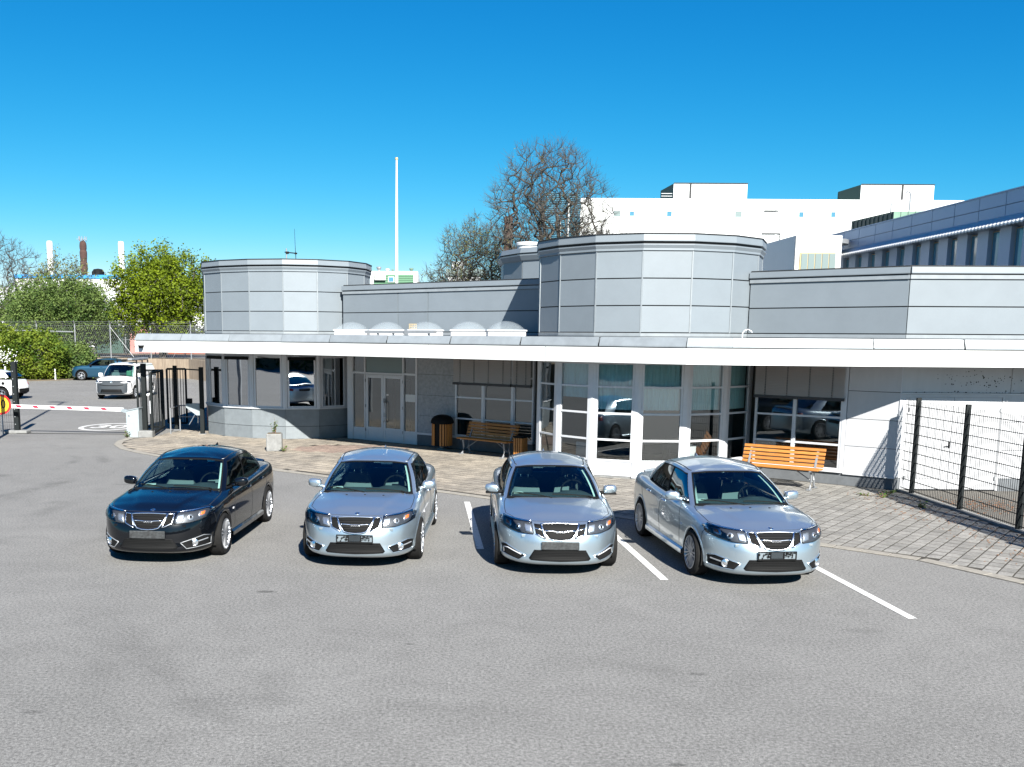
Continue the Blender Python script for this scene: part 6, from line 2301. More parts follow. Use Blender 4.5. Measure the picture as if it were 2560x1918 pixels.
def survey(px, py, Y):
    """world point of a far detail that stands Y metres away"""
    U, W = (px - 1097.16) / 2450., (py - 1214.5) / 2450.
    cr, sr, cp, sp = cos(.00639), sin(.00639), cos(.15327), sin(.15327)
    u, v = U * cr + W * sr, -U * sr + W * cr
    t = Y / (cp - v * sp)
    return u * t, 3.34 + (-sp - v * cp) * t
# ------------------------------------------------------------------ trees
def grow(base, trunk_h, targets, r0, rng, up=.5, seglen=.5):
    """attach every target to the nearest existing node; returns nodes, parents, radii"""
    base = np.array(base, float)
    nodes = [base]
    par = [-1]
    n = max(3, int(trunk_h / .6))
    lean = np.array([rng.uniform(-.1, .1), rng.uniform(-.1, .1), 0])
    for i in range(1, n + 1):
        nodes.append(base + np.array([0, 0, trunk_h * i / n]) + lean * (i / n) ** 2 * trunk_h + rng.normal(0, .02, 3) * [1, 1, 0])
        par.append(len(nodes) - 2)
    first = n
    cen = nodes[-1]
    order = np.argsort(np.linalg.norm(targets - cen, axis=1))
    arr = np.zeros((len(targets) * 6 + 64, 3)); arr[:len(nodes)] = nodes
    cnt = len(nodes)
    tips = []
    for ti in order:
        t = targets[ti]
        c = arr[first:cnt]
        d = np.linalg.norm(c - t, axis=1)
        below = np.maximum(0, c[:, 2] - t[2] + .1)
        k = first + int(np.argmin(d + below * 1.2))
        p = arr[k]
        L = np.linalg.norm(t - p)
        m = max(1, min(5, int(L / seglen)))
        prev = k
        side = rng.normal(0, .07 * L, 3)
        for j in range(1, m + 1):
            f = j / m
            q = p + (t - p) * f + side * math.sin(pi * f) + np.array([0, 0, -up * .12 * L * math.sin(pi * f)])
            if cnt >= len(arr): break
            arr[cnt] = q; par.append(prev); prev = cnt; cnt += 1
        tips.append(prev)
    arr = arr[:cnt]
    w = np.zeros(cnt)
    haschild = np.zeros(cnt, bool)
    for i in range(1, cnt): haschild[par[i]] = True
    for i in range(cnt - 1, 0, -1):
        if not haschild[i]: w[i] = 1
        w[par[i]] += w[i] * 1.0
    rad = r0 * (w / w[0]) ** .5
    return arr, par, rad, tips

def crown_targets(rng, c, R, n, lo=None, shell=.35, lump=.25):
    out = []
    ph = rng.uniform(0, 2 * pi, 6)
    while len(out) < n:
        v = rng.normal(0, 1, 3); v /= np.linalg.norm(v)
        a = math.atan2(v[1], v[0])
        k = 1 + lump * (math.sin(3 * a + ph[0] + 2 * v[2]) * .5 + math.sin(5 * a + ph[1] - 3 * v[2]) * .35 + math.sin(7 * v[2] + ph[2] + 2 * a) * .4)
        r = (rng.uniform(shell ** 3, 1)) ** (1 / 3.)
        p = np.array(c) + v * np.array(R) * k * r
        if lo is not None and p[2] < lo: continue
        out.append(p)
    return np.array(out)

def tree_mesh(name, arr, par, rad, m, parent, rmin=.006, lo=0.0, hi=9.0):
    q = MB()
    fast_v = []; fast_f = []
    for i in range(1, len(arr)):
        r1 = max(rmin, rad[i]); r0_ = max(rmin, rad[par[i]])
        if not (lo <= rad[i] < hi): continue
        r0_ = min(r0_, r1 * 1.6)
        a, b = Vector(arr[par[i]]), Vector(arr[i])
        d = b - a
        if d.length < 1e-4: continue
        n = 3 if r1 < .03 else (5 if r1 < .09 else 8)
        d.normalize()
        s = d.cross(Vector((0, 0, 1)))
        if s.length < .05: s = d.cross(Vector((1, 0, 0)))
        s.normalize(); u = s.cross(d)
        base = len(fast_v)
        for (p, r) in ((a, r0_), (b, r1)):
            for k in range(n):
                an = 2 * pi * k / n
                fast_v.append(p + (s * cos(an) + u * sin(an)) * r)
        for k in range(n):
            j = (k + 1) % n
            fast_f.append((base + k, base + j, base + n + j, base + n + k))
    q.add(fast_v, fast_f)
    return q.build(name, m, parent, world=True, smooth='all', fixn=False)

def leaves(name, pts, rng, n, size, spread, m, parent, flat=.5):
    P = pts[rng.integers(0, len(pts), n)] + rng.normal(0, spread, (n, 3))
    A = rng.normal(0, 1, (n, 3)); A[:, 2] *= flat; A /= np.linalg.norm(A, axis=1)[:, None]
    B = np.cross(A, rng.normal(0, 1, (n, 3))); B /= np.linalg.norm(B, axis=1)[:, None]
    s = size * rng.uniform(.6, 1.4, (n, 1))
    V = np.empty((n, 4, 3))
    V[:, 0] = P; V[:, 1] = P + A * s * .5 + B * s * .35; V[:, 2] = P + A * s; V[:, 3] = P + A * s * .5 - B * s * .35
    V = V.reshape(-1, 3)
    if parent is not None:
        V = V - np.array(parent.location)
    me = bpy.data.meshes.new(name)
    me.vertices.add(len(V)); me.vertices.foreach_set('co', V.ravel())
    me.loops.add(4 * n); me.loops.foreach_set('vertex_index', np.arange(4 * n))
    me.polygons.add(n); me.polygons.foreach_set('loop_start', np.arange(0, 4 * n, 4)); me.polygons.foreach_set('loop_total', np.full(n, 4))
    me.update(); me.validate()
    me.materials.append(m)
    o = bpy.data.objects.new(name, me); COL.objects.link(o)
    if parent is not None: o.parent = parent
    return o

LEAF = {
    'lime': leaf_mat('fresh_lime_leaf', (.06, .095, .004), (.165, .22, .008)),
    'mid': leaf_mat('green_leaf', (.042, .085, .018), (.135, .19, .05)),
    'olive': leaf_mat('olive_bud_leaf', (.10, .12, .04), (.20, .20, .075)),
    'bush': leaf_mat('hedge_leaf', (.04, .085, .008), (.165, .21, .02)),
    'dark': leaf_mat('dark_hedge_leaf', (.012, .03, .008), (.03, .07, .015)),
}
def tree(name, base, label, cen, R, trunk_h, nt, r0, seed, leafm=None, nl=0, size=.2, spread=.2, lo=None, rmin=.007, group=None, cat='tree', shell=.3, lump=.25, up=.5):
    rng = np.random.default_rng(seed)
    r = empty(name, base, 0, label, cat, group)
    T = crown_targets(rng, cen, R, nt, lo, shell, lump)
    arr, par, rad, tips = grow(base, trunk_h, T, r0, rng, up)
    tree_mesh('trunk', arr, par, rad, M['bark'], r, rmin, lo=.035)
    o = tree_mesh('branches', arr, par, rad, M['twig'], r, rmin, lo=0, hi=.035); o['kind'] = 'stuff'
    # short twigs at the tips
    tp = arr[tips]
    if leafm is None or nl < 6000:
        q_v = []; q_f = []
        for p in tp:
            for k in range(5):
                d = rng.normal(0, 1, 3); d[2] = abs(d[2]) * .9 + .2; d += (p - np.array(cen)) / np.array(R) * .9
                d /= np.linalg.norm(d)
                L = rng.uniform(.25, .75)
                a = p; b = p + d * L
                s = np.cross(d, [0, 0, 1.]); s /= (np.linalg.norm(s) + 1e-6); u = np.cross(s, d)
                bs = len(q_v)
                for (c_, rr) in ((a, rmin), (b, rmin * .5)):
                    for an in (0, 2.1, 4.2): q_v.append(tuple(c_ + (s * cos(an) + u * sin(an)) * rr))
                for k2 in range(3): q_f.append((bs + k2, bs + (k2 + 1) % 3, bs + 3 + (k2 + 1) % 3, bs + 3 + k2))
        q = MB(); q.add(q_v, q_f); q.build('twigs', M['twig'], r, world=True, fixn=False, kind='stuff')
    if leafm: leaves('crown', np.vstack([tp, arr[par[-1]:par[-1] + 1]]) if False else tp, rng, nl, size, spread, LEAF[leafm], r)
    return r

BG = 'trees beyond the yard'
tree('leafy_tree', (-21.4, 76.5, 1.3), 'bright lime green tree just left of the left round tower', (-21.2, 76.5, 5.9), (3.8, 3.7, 3.7), 2.6, 900, .30, 11, 'lime', 42000, .17, .26, lo=2.6, group=BG)
tree('leafy_tree', (-30.2, 80.5, 1.3), 'wide rounded olive green tree in front of the factory wall', (-30.4, 80.5, 4.4), (4.3, 4.0, 3.2), 1.8, 900, .28, 12, 'mid', 60000, .15, .34, lo=2.2, group=BG, lump=.12)
tree('budding_tree', (-35.5, 93, 1.3), 'sparse budding tree top showing behind the rounded olive tree', (-35.2, 93, 6.6), (3.4, 3.2, 3.6), 3, 500, .25, 13, 'olive', 5000, .18, .32, lo=4, group=BG)
tree('bare_tree', (-44.2, 100, 1.3), 'bare leafless tree at the far left edge', (-44.6, 100, 8.2), (4.6, 4.0, 4.6), 3.2, 1100, .30, 14, None, lo=4.2, group=BG, rmin=.010, up=.05, lump=.12)
tree('budding_tree', (-38, 88, 1.3), 'low budding tree below the bare tree at the left edge', (-37.8, 88, 4.6), (3.6, 3, 2.4), 2, 350, .2, 15, 'mid', 9000, .18, .3, lo=2.4, group=BG)
tree('bare_tree', (6.55, 60, 0), 'tall bare tree with fine twigs rising above the right tower', (6.45, 60, 10.2), (3.6, 3.6, 4.4), 5.8, 2100, .36, 16, 'olive', 2600, .07, .10, lo=5.6, group=BG, rmin=.006, up=.05, lump=.14, shell=.2)
tree('bare_tree', (9.0, 63, 0), 'bare low tree spreading in front of the white building wall', (9.6, 63, 8.3), (3.0, 2.6, 1.9), 5.6, 600, .2, 19, 'olive', 900, .07, .10, lo=6, group=BG, rmin=.006, up=.1)
tree('budding_tree', (2.6, 68, 0), 'budding tree around the rusty chimney left of the tall bare tree', (2.6, 68, 7.9), (2.7, 2.6, 3.0), 4.4, 1500, .24, 17, 'olive', 5900, .10, .16, lo=4.6, group=BG, rmin=.006, up=.2)
tree('budding_tree', (.1, 72, 0), 'small budding tree lowest and leftmost of the group by the rusty chimney', (.1, 72, 6.1), (1.8, 1.8, 1.8), 3.6, 300, .15, 18, 'olive', 1800, .11, .15, lo=4.4, group=BG, rmin=.009, up=.2)

# hedge mass by the yard
def bush(name, label, cen, R, n, leafm, seed, size=.16, cat='bush', group=None, lump=.2):
    rng = np.random.default_rng(seed)
    r = empty(name, (cen[0], cen[1], 0), 0, label, cat, group)
    T = crown_targets(rng, (cen[0], cen[1], cen[2]), R, 260, .15, .4, lump)
    arr, par, rad, tips = grow((cen[0], cen[1], 0), max(.3, cen[2] * .4), T, .06, rng, .1)
    o = tree_mesh('branches', arr, par, rad, M['bark'], r, .006); o['kind'] = 'stuff'
    T2 = crown_targets(rng, (cen[0], cen[1], cen[2]), R, 2600, .05, .72, lump)
    leaves('foliage', T2, rng, n, size, .14, LEAF[leafm], r)
    return r
HG = 'bushes along the yard edge'
bush('bush', 'tall yellow green bush at the left edge behind the white hatchback', (-31.6, 68.5, 1.7), (2.9, 2.4, 2.1), 15000, 'bush', 21, group=HG)
bush('bush', 'yellow green bush in the middle of the hedge with the short white post in front', (-28.6, 69.5, 1.6), (2.4, 2.0, 1.9), 14000, 'bush', 22, group=HG)
bush('bush', 'lower dark green bush touching the bonnet of the blue crossover', (-26.6, 71.4, 1.05), (1.7, 1.5, 1.5), 9000, 'mid', 23, group=HG)
bush('bush', 'bush cut by the left edge above the white hatchback roof', (-34.0, 66.5, 1.7), (2.2, 2.2, 2.2), 9000, 'bush', 24, group=HG)
rng = np.random.default_rng(5)
q = MB()
for k in range(120):
    p = (rng.normal(-29.0, .45), 65.6 + rng.normal(0, .2), 1.75 + rng.normal(0, .3)); s = .035
    q.add([(p[0] - s, p[1], p[2]), (p[0], p[1] - .03, p[2] - s), (p[0] + s, p[1], p[2]), (p[0], p[1] + .03, p[2] + s)], [(0, 1, 2, 3)])
o = q.build('blossom', M['white'], fixn=False, kind='stuff'); o['label'] = 'white blossom on the hedge above the white hatchback'
# ground litter at the hedge foot
mb = MB(); mb.prism([(-40, 63.2), (-30.5, 64.8), (-28.5, 66.8), (-26.0, 69.0), (-25.2, 72.0), (-26, 76), (-40, 76)], -.02, .05)
o = mb.build('verge', M['soil'], kind='structure'); o['label'] = 'brown planted verge under the bushes'
for (x, y, h, lab) in ((-28.9, 65.6, 1.05, 'short white marker post before the hedge left of the blue crossover'), (-26.8, 68.7, .8, 'short white marker post half hidden in the lower dark green bush')):
    q = MB(); q.tube([(x, y, 0), (x, y, h)], .055, 8); o = q.build('marker_post', M['aluwhite']); tag(o, lab, 'post')

# retaining wall
rw = empty('retaining_wall', (-18, 71.5, 0), 0, 'stained concrete retaining wall panels behind the vehicles', 'wall')
wp = [(-27.3, 74.4), (-24.0, 73.9), (-20.6, 73.25), (-18.35, 72.2), (-17.2, 70.4), (-16.0, 68.4), (-13.0, 68.3)]
M['wallconc'] = mat('stained_concrete_wall', (.40, .33, .25), .9, noise=.5, nscale=1.6, streak=(3, 3, .5), col2=(.20, .15, .11))
for a, c in zip(wp[:-1], wp[1:]):
    P, L = wall_frame(a, c)
    q = MB(); wbox(q, P, .01, L - .01, -.1, 1.42, -.22, 0); q.build('wall_panel', M['wallconc'], rw, world=True)

# chain link fence on the raised ground
cf = empty('chain_link_fence', (-24, 73, 1.36), 0, 'galvanised chain link fence with barbed top on the raised bank', 'fence')
cp = [(-34.2, 76.5), (-30.9, 76.0), (-27.75, 75.4), (-24.8, 74.6), (-21.6, 74.0), (-18.4, 73.2), (-15.6, 69.6), (-12.6, 69.4)]
for (x, y) in cp:
    q = MB(); q.tube([(x, y, 1.2), (x, y, 3.98)], .042, 6); q.tube([(x, y, 3.9), (x - .0, y - .18, 4.18)], .03, 6); q.build('fence_post', M['steel'], cf, world=True)
q = MB()
for a, c in zip(cp[:-1], cp[1:]):
    a, c = Vector(a), Vector(c); L = (c - a).length; n = int(L / .16)
    for i in range(-9, n + 9):
        for s in (1, -1):
            u0, u1 = i * .16, i * .16 + s * 1.25 * 1.0
            z0, z1 = 1.45, 3.85
            # clip to the span
            def cl(u): return max(0, min(L, u))
            if u1 == u0: continue
            ta = max(0, min(1, (0 - u0) / (u1 - u0))); tb = max(0, min(1, (L - u0) / (u1 - u0)))
            lo_, hi_ = min(ta, tb), max(ta, tb)
            if u0 < 0 and u1 < 0 or u0 > L and u1 > L: continue
            if 0 <= u0 <= L and 0 <= u1 <= L: lo_, hi_ = 0, 1
            elif 0 <= u0 <= L: lo_ = 0
            elif 0 <= u1 <= L: hi_ = 1
            pa = a.lerp(c, (u0 + (u1 - u0) * lo_) / L); pb = a.lerp(c, (u0 + (u1 - u0) * hi_) / L)
            q.tube([(pa.x, pa.y, z0 + (z1 - z0) * lo_), (pb.x, pb.y, z0 + (z1 - z0) * hi_)], .005, 3, cap=False)
    for z in (1.5, 3.85, 4.0, 4.12): q.tube([(a.x, a.y, z), (c.x, c.y, z)], .008, 4)
q.build('wire_mesh', M['steel'], cf, world=True, kind='stuff')
q = MB(); q.tube([(-24.7, 74.4, 3.7), (-22.9, 74.0, 1.5)], .014, 6); q.tube([(-18.3, 73.0, 3.7), (-19.8, 73.3, 1.5)], .014, 6); q.tube([(-34.2, 76.3, 3.45), (-27.8, 75.2, 3.35)], .05, 6); q.build('brace', M['steel'], cf, world=True)
# second fence behind the far road
cf2 = empty('chain_link_fence', (-24, 87, 1.36), 0, 'second grey fence behind the far road before the stored containers', 'fence')
q0 = None
for k in range(12):
    x = -38 + k * 2.6
    q = MB(); q.tube([(x, 87, 1.3), (x, 87, 4.0)], .04, 6); q.build('fence_post', M['steel'], cf2, world=True)
q = MB()
for z in (1.5, 2.7, 3.9): q.tube([(-38, 87, z), (-9, 87, z)], .02, 4)
q.build('rail', M['steel'], cf2, world=True)
# stored things beyond
def cont(name, x0, x1, y, z0, z1, m, lab, cat, ribs=8, d=2.4):
    r = empty(name, ((x0 + x1) / 2, y, 1.36), 0, lab, cat)
    q = MB(); q.box(x0, x1, y, y + d, z0, z1); q.build('shell', m, r, world=True)
    q = MB()
    for k in range(ribs + 1):
        x = x0 + (x1 - x0) * k / ribs
        q.box(x - .04, x + .04, y - .05, y, z0, z1)
    q.box(x0 - .03, x1 + .03, y - .06, y, z1 - .1, z1 + .02)
    q.build('rib', m, r, world=True)
M['rust'] = mat('rust_red', (.42, .11, .05), .8, noise=.3, nscale=2)
M['pink'] = mat('faded_red', (.45, .22, .2), .8, noise=.3, nscale=2)
cont('skip_container', -25.2, -21.6, 92, 1.36, 2.55, M['rust'], 'low rust red skip container behind the fences', 'container')
cont('shed', -32.2, -29.6, 92.5, 1.36, 3.85, M['copperdark'], 'dark shed behind the fence left of the red shed', 'shed', 5)
cont('shed', -29.2, -26.4, 93.5, 1.36, 3.95, M['pink'], 'faded red shed with dark panels behind the fence', 'shed', 5)
cont('steel_rack', -24.2, -21.4, 95.2, 1.36, 3.7, M['cabinet'], 'grey steel box standing behind the rust red container', 'container', 6)
cont('storage_tent', -27.0, -17.0, 99, 1.36, 5.2, M['white'], 'white storage hall glimpsed under the lime green tree', 'building', 6, 8)

# factory at the far left
fb = empty('factory_building', (-52, 145, 0), 0, 'long white factory hall with a blue roof edge at the far left', 'building')
def box_part(name, m, parent, *b):
    q = MB(); q.box(*b); return q.build(name, m, parent, world=True)
box_part('wall', M['white'], fb, -59.5, -36, 140, 170, 0, 10.75)
box_part('roof_edge', M['bluestripe'], fb, -59.7, -35.8, 139.8, 170.2, 10.75, 11.25)
box_part('lower_annex', M['whitepanel'], fb, -75, -59.6, 142, 165, 0, 9.6)
for k in range(7): box_part('wall_panel', M['white'], fb, -59.3 + k * 3.3, -56.08 + k * 3.3, 139.93, 139.99, 6.2, 10.7)
q = MB(); q.lathe([(.9, 11.2), (.9, 12.0), (.6, 12.4), (0, 12.5)], (-49.9, 146, 0), 12); q.build('roof_vent', M['plastic'], fb, world=True)
for (x, r_, h, m_, lab) in ((-59.1, .45, 16.9, M['white'], 'leftmost white chimney behind the factory'), (-48.3, .45, 16.9, M['white'], 'right white chimney partly hidden by the lime green tree')):
    c_ = empty('chimney', (x, 152, 0), 0, lab, 'chimney', 'chimneys behind the factory')
    q = MB(); q.lathe([(r_, 0), (r_, h - .3), (r_ * .85, h), (0, h)], (x, 152, 0), 16); q.build('stack', m_, c_, world=True, smooth=True)
    q = MB(); q.bar((x + r_, 151.9, 2), (x + r_, 151.9, h - .5), .08); q.build('ladder', M['steel'], c_, world=True)
c_ = empty('chimney', (-53.7, 151, 0), 0, 'dark rusty chimney with antennas between the two white chimneys', 'chimney', 'chimneys behind the factory')
random.seed(4)
prof = [(.50, 0)]
for k in range(30): prof.append((.50 + random.uniform(-.05, .06), 8.5 + k * .28))
prof.append((0, 17.1))
q = MB(); q.lathe(prof, (-53.7, 151, 0), 12); q.build('stack', M['brown'], c_, world=True)
q = MB()
for k in range(9):
    a = k * .7; q.bar((-53.7 + .5 * cos(a), 151 + .5 * sin(a), 16.8), (-53.7 + .55 * cos(a), 151 + .55 * sin(a), 17.5), .09)
q.bar((-54.5, 150.6, 17.1), (-52.9, 150.6, 17.1), .07); q.build('antenna', M['steel'], c_, world=True)

# green and white plant room building in the middle
gb = empty('plant_building', (-4.3, 95, 0), 0, 'small white framed green building behind the flagpole', 'building')
box_part('wall', M['white'], gb, -6.4, -2.05, 92, 100, 0, 9.05)
box_part('green_wall', M['green'], gb, -6.1, -2.45, 91.94, 91.995, 6.2, 8.75)
q = MB()
for k in range(14): q.box(-6.08, -2.47, 91.90, 91.935, 6.3 + k * .175, 6.38 + k * .175)
q.build('louvre', M['green'], gb, world=True)
w_ = box_part('window', M['white'], gb, -4.78, -4.22, 91.86, 91.93, 8.05, 8.55)
box_part('pane', M['bluewin'], w_, -4.72, -4.28, 91.84, 91.858, 8.1, 8.5)
q = MB(); q.tube([(-6.0, 91.7, 8.3), (-5.0, 91.7, 8.3)], .12, 10); q.box(-6.0, -5.0, 91.6, 91.9, 8.3, 8.8); q.build('awning', M['white'], gb, world=True)
for (x, r_, h, m_) in ((-5.75, .23, .55, M['steel']), (-4.95, .22, .38, M['unitgrey']), (-4.45, .12, .32, M['copper']), (-2.7, .2, .45, M['copper'])):
    q = MB(); q.lathe([(r_ * .5, 9.0), (r_ * .5, 9.0 + h * .5), (r_, 9.0 + h * .8), (r_, 9.0 + h), (0, 9.05 + h)], (x, 94, 0), 12); q.build('roof_vent', m_, gb, world=True)

# big white building
wb = empty('white_building', (35, 125, 0), 0, 'huge white factory block with small square windows along the right horizon', 'building')
box_part('wall', M['white'], wb, 15.7, 66.0, 120.2, 150, 0, 19.45)
box_part('side_wall', M['teal'], wb, 15.60, 15.69, 120.3, 150, 0, 19.4)
def far_win(px0, px1, y0_, y1_, m_, Y=120.2, name='window'):
    (x0, z0), (x1, z1) = survey(px0, y1_, Y), survey(px1, y0_, Y)
    q = MB(); q.box(x0 - .10, x1 + .10, Y - .10, Y - .003, z0 - .10, z0 - .005); q.box(x0 - .10, x1 + .10, Y - .10, Y - .003, z1 + .005, z1 + .10)
    q.box(x0 - .10, x0 - .005, Y - .10, Y - .003, z0, z1); q.box(x1 + .005, x1 + .10, Y - .10, Y - .003, z0, z1)
    f = q.build(name, M['aluwhite'], wb, world=True)
    box_part('pane', m_, f, x0, x1, Y - .05, Y - .01, z0, z1)
for a in ((1534, 1551, 528, 542, M['windowgrey']), (1574, 1585, 529, 540, M['bluewin']), (1667, 1679, 529, 541, M['bluewin']), (1837, 1854, 529, 543, M['windowgrey']),
          (1997, 2008, 531, 543, M['bluewin']), (2077, 2088, 531, 543, M['bluewin'])): far_win(*a)
def far_box(px0, px1, y0_, y1_, Y, d, m_, name, parent):
    (x0, z0), (x1, z1) = survey(px0, y1_, Y), survey(px1, y0_, Y)
    return box_part(name, m_, parent, x0, x1, Y, Y + d, z0, z1)
# recessed grey hatch outlines
for (a, b_, c__, d_) in ((1911, 1946, 526, 563), (1905, 1951, 583, 600)):
    far_box(a, b_, c__, c__ + 2.5, 120.1, .09, M['joint'], 'wall_louvre', wb)
    far_box(b_ - 2, b_, c__ + 2.5, d_, 120.1, .09, M['joint'], 'wall_louvre', wb)
    for k in range(3): far_box(a, b_ - 2, d_ - 4 - k * 7, d_ - 3.4 - k * 7, 120.12, .07, M['unitgrey'], 'wall_louvre', wb)
for k in range(10):
    far_box(1500 + k * 88, 1501.2 + k * 88, 503, 640, 120.16, .03, M['unitgrey'], 'wall_seam', wb)
# roof units
def unit(lab, px0, pxm, px1, y0_, dark_w):
    r = empty('roof_unit', ((px0 - 1097) / 2450 * 122, 122, 19.4), 0, lab, 'ventilation unit', 'ventilation units on the white building roof')
    Y = 121.5; s_ = 2450 / Y
    X = lambda p: survey(p, 480, Y)[0]
    zt = 21.38
    vs = [(X(px0 + dark_w), Y, 19.46), (X(px1), Y, 19.46), (X(px1), Y, zt - .6), (X(px1) + .0, Y, zt), (X(px0 + dark_w), Y, zt)]
    q = MB(); q.box(X(px0 + dark_w), X(px1), Y, Y + 7, 19.46, zt); q.build('casing', M['unitgrey'], r, world=True)
    q = MB(); q.add([(X(px0), Y + 3.5, 19.46), (X(px0), Y + 3.5, zt - .35), (X(px0 + dark_w), Y + .02, zt), (X(px0 + dark_w), Y + .02, 19.46), (X(px0 + dark_w), Y + 7, 19.46), (X(px0 + dark_w), Y + 7, zt), (X(px0), Y + 3.6, 19.46), (X(px0), Y + 3.6, zt - .35)],
                    [(0, 3, 2, 1), (4, 6, 7, 5), (1, 2, 5, 7)]); q.build('intake_side', M['copperdark'], r, world=True)
    q = MB(); q.box(X(pxm) - .12, X(pxm) + .12, Y - .06, Y - .004, 19.46, zt + .03); q.box(X(px0 + dark_w), X(px1) + .05, Y - .10, Y - .004, zt, zt + .08); q.build('joint', M['joint'], r, world=True)
    q = MB()
    for k in range(5): q.box(X(px0 + dark_w) + 1 + k * 1.5, X(px0 + dark_w) + 1.05 + k * 1.5, Y - .05, Y - .004, 19.5, zt - .1)
    q.build('seam_strip', M['unitgrey'], r, world=True)
unit('left roof unit on the white building with a dark side', 1668, 1726, 1868, 459, 16)
unit('right roof unit on the white building with open dark intake', 2125, 2256, 2335, 462, 27)
q = MB(); 
for k in range(3): q.tube([(26.3, 120.8, 19.5 + k * .3), (27.6, 120.8, 19.5 + k * .3)], .04, 4)
q.build('roof_rail', M['white'], wb, world=True)

# teal stair tower behind the bare tree
tt = empty('stair_tower', (12.5, 110, 0), 0, 'teal blue louvred stair tower behind the tall bare tree', 'building')
box_part('wall', M['teal'], tt, 11.5, 15.5, 112, 118, 0, 18.9)
q = MB()
for k in range(60): q.box(11.5, 15.5, 111.9, 111.99, 7 + k * .2, 7.09 + k * .2)
q.build('louvre', M['bluewin'], tt, world=True)
box_part('corner_post', M['white'], tt, 14.1, 14.25, 111.7, 111.88, 6, 18.3)
box_part('corner_post', M['white'], tt, 13.2, 13.32, 111.7, 111.88, 6, 15.8)
c_ = empty('chimney', (6.75, 100, 0), 0, 'square rusty brown chimney left of the tall bare tree', 'chimney')
box_part('stack', M['brown'], c_, 6.35, 7.15, 99.6, 100.4, 0, 14.9)
hb = empty('low_house', (1.0, 110, 0), 0, 'pale low roof block glimpsed behind the budding trees', 'building')
box_part('wall', M['unitgrey'], hb, .8, 4.5, 108, 112, 0, 9.6)
box_part('roof', M['windowgrey'], hb, .6, 4.7, 107.8, 112.2, 9.6, 10.3)
box_part('roof_box', M['unitgrey'], hb, 1.3, 2.6, 109, 111, 10.3, 11.2)

# blue grey office wing running away on the right
bw = empty('office_wing', (36, 70, 0), 0, 'blue grey office wing with tall windows and a pleated awning receding at the right', 'building')
XW = 34.2
Y0, Y1 = 46.0, 88.0
box_part('wall', M['bluegrey'], bw, XW, 50, Y0, Y1, 0, 7.2)
box_part('upper_wall', M['bluegrey'], bw, XW + .35, 50, Y0, Y1 - .02, 7.2, 10.3)
# parapet panels in two rows
n = 14
for i in range(n):
    a = Y0 + (Y1 - Y0) * i / n; b_ = Y0 + (Y1 - Y0) * (i + 1) / n
    for (z0, z1) in ((10.62, 11.25), (11.29, 12.05)):
        box_part('parapet_panel', M['bluegrey'], bw, XW - .12, XW + .3, a + .03, b_ - .03, z0, z1)
    box_part('wall_panel', M['bluegrey'], bw, XW - .06, XW - .003, a + .03, b_ - .03, 6.35, 7.1)
    box_part('wall_panel', M['bluegrey'], bw, XW - .06, XW - .003, a + .03, b_ - .03, 5.5, 6.3)
box_part('parapet_core', M['plinth'], bw, XW - .04, XW + .8, Y0, Y1, 10.3, 12.0)
box_part('coping', M['bluegrey'], bw, XW - .18, XW + .9, Y0, Y1, 12.06, 12.14)
# pleated awning
q = MB(); vs = []
N = 210
for i in range(N + 1):
    y = Y0 + (Y1 - Y0) * i / N
    w = .10 if i % 2 else 0
    vs += [(XW - .10, y, 10.62 + w * .3), (XW - 1.05, y, 9.98 + w), (XW - 1.05, y, 9.86 + w)]
q.add(vs, [(3 * i, 3 * i + 3, 3 * i + 4, 3 * i + 1) for i in range(N)] + [(3 * i + 1, 3 * i + 4, 3 * i + 5, 3 * i + 2) for i in range(N)])
q.build('awning', M['unitgrey'], bw, world=True, fixn=False)
nw = 17
pitch = (Y1 - Y0) / nw
for i in range(nw):
    yc = Y0 + pitch * (i + .5)
    box_part('pillar', M['bluegrey'], bw, XW - .10, XW + .35, yc - pitch / 2 - .62, yc - pitch / 2 + .62, 7.2, 9.95) if i else None
    w_ = box_part('window', M['gold'], bw, XW + .18, XW + .34, yc - .60, yc + .60, 7.25, 9.85)
    box_part('pane', M['bluewin'], w_, XW + .15, XW + .178, yc - .52, yc + .52, 7.35, 9.8)
# end facing block
eb = empty('end_block', (30, 78, 0), 0, 'white angled block with a brown framed window band left of the office wing', 'building')
X = lambda p, Y: (p - 1097) / 2450 * Y
box_part('wall', M['white'], eb, X(1963, 76), X(2075, 76), 76.0, 90, 0, 10.9)
w_ = box_part('window', M['gold'], eb, X(1975, 75.9), X(2062, 75.9), 75.9, 75.995, 6.5, 9.65)
for k in range(5):
    for (z0, z1) in ((6.6, 7.95), (8.05, 9.55)):
        a = X(1977, 75.9) + k * .53
        box_part('pane', M['windowgrey'], w_, a + .03, a + .50, 75.85, 75.895, z0, z1)
q = MB()
vs = [(X(1963, 76), 75.99, 0), (X(1963, 76), 75.99, 10.9), (X(1900, 95), 95, 10.9), (X(1900, 95), 95, 0)]
q.add(vs, [(0, 1, 2, 3)]); q.add([(v[0] + .3, v[1] + .05, v[2]) for v in vs], [(3, 2, 1, 0)])
q.build('side_wall', M['bluegrey'], eb, world=True)
q = MB()
for k in range(9):
    t = k / 9
    x = vs[0][0] + (vs[2][0] - vs[0][0]) * t; y = vs[0][1] + (vs[2][1] - vs[0][1]) * t
    q.bar((x - .03, y, 4), (x - .03, y, 10.8), .06)
q.build('seam_strip', M['plinth'], eb, world=True)
q = MB(); q.lathe([(2.6, 10.9), (2.6, 11.25), (2.3, 11.3), (0, 11.4)], (X(2010, 84), 84, 0), 28); q.build('roof_drum', M['steel'], eb, world=True, smooth=True)
gr = empty('copper_penthouse', (42, 100, 0), 0, 'green copper clad rooftop box behind the office wing', 'building')
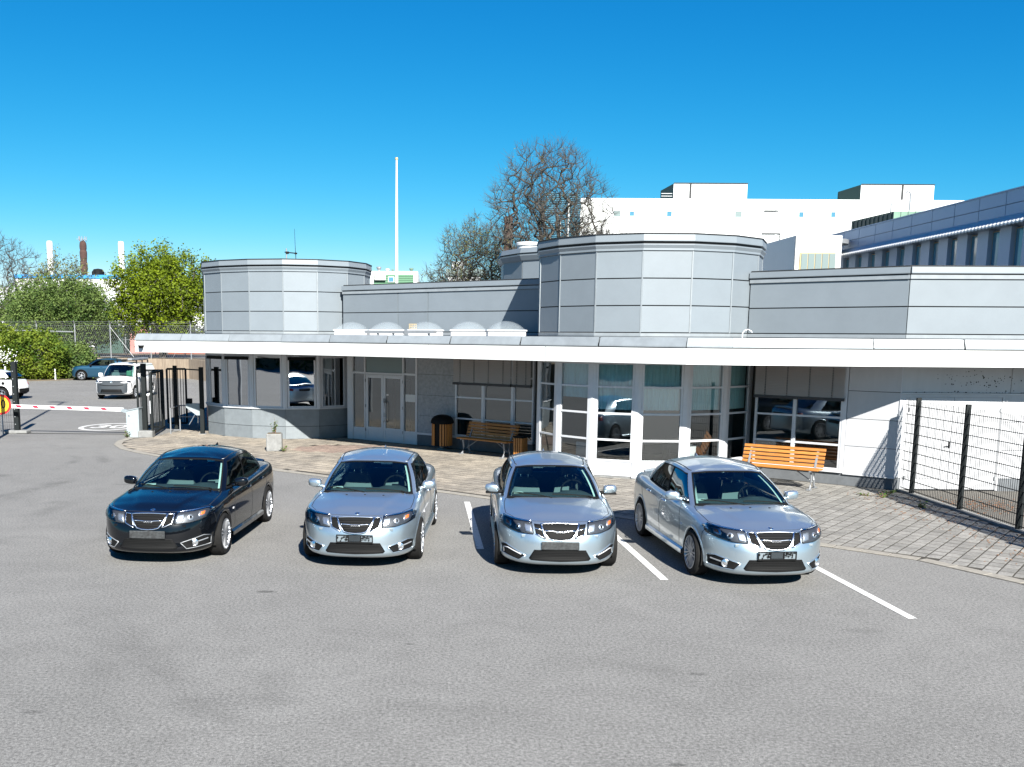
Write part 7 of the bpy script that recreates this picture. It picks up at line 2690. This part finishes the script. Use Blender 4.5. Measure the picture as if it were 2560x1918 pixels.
vsx = [(X(2095, 98), 98.0), (X(2196, 90), 90.0), (X(2420, 92), 92.0), (X(2420, 98), 104)]
q = MB()
zt = [14.45, 14.42, 14.78, 14.78]
vs = [(p[0], p[1], 8) for p in vsx] + [(p[0], p[1], z) for p, z in zip(vsx, zt)]
q.add(vs, [(1, 2, 6, 5), (2, 3, 7, 6), (4, 5, 6, 7)]); q.build('front_wall', M['copper'], gr, world=True)
q = MB(); q.add([vs[0], vs[1], vs[5], vs[4], (vs[0][0] + .4, vs[0][1], 8), (vs[4][0] + .4, vs[4][1], vs[4][2])], [(0, 1, 2, 3), (0, 3, 5, 4)]); q.build('side_wall', M['copperdark'], gr, world=True)
q = MB()
for k in range(14):
    t = k / 13
    a = Vector(vs[1]).lerp(Vector(vs[2]), t); q.bar((a.x, a.y - .04, 9), (a.x, a.y - .04, 14.42 + .34 * t), .06, .08)
q.build('seam_strip', M['copper'], gr, world=True)
q = MB()
for k in range(10):
    t = (k + .5) / 10
    a = Vector(vs[0]).lerp(Vector(vs[1]), t); q.bar((a.x - .03, a.y - .03, 9), (a.x - .03, a.y - .03, 14.42), .05, .06)
q.build('seam_strip', M['copperdark'], gr, world=True)
q = MB()
x = X(2233, 91)
q.tube([(x, 91, 14.6), (x, 91, 16.0), (x - .1, 91, 16.25), (x - .3, 91, 16.3), (x - .42, 91, 16.1)], .07, 6); x = X(2188, 92); q.tube([(x, 92, 14.4), (x, 92, 15.4)], .06, 6)
q.build('vent_pipe', M['steel'], gr, world=True)

# what stands behind the camera and shows only in the window reflections
rng = np.random.default_rng(77)
r = empty('hedge', (0, -26, 0), 0, 'dark hedge behind the viewer mirrored in the windows', 'hedge')
T = np.stack([rng.uniform(-45, 45, 5000), rng.uniform(-27.5, -24.5, 5000), rng.uniform(0, 5.5, 5000) ** 1.0], 1)
T[:, 2] *= (.8 + .2 * np.sin(T[:, 0] * .7))
leaves('foliage', T, rng, 16000, .55, .3, LEAF['dark'], r)
q = MB(); q.box(-45, 45, -26.6, -25.4, 0, 4.2); q.build('core', M['soil'], r, world=True)
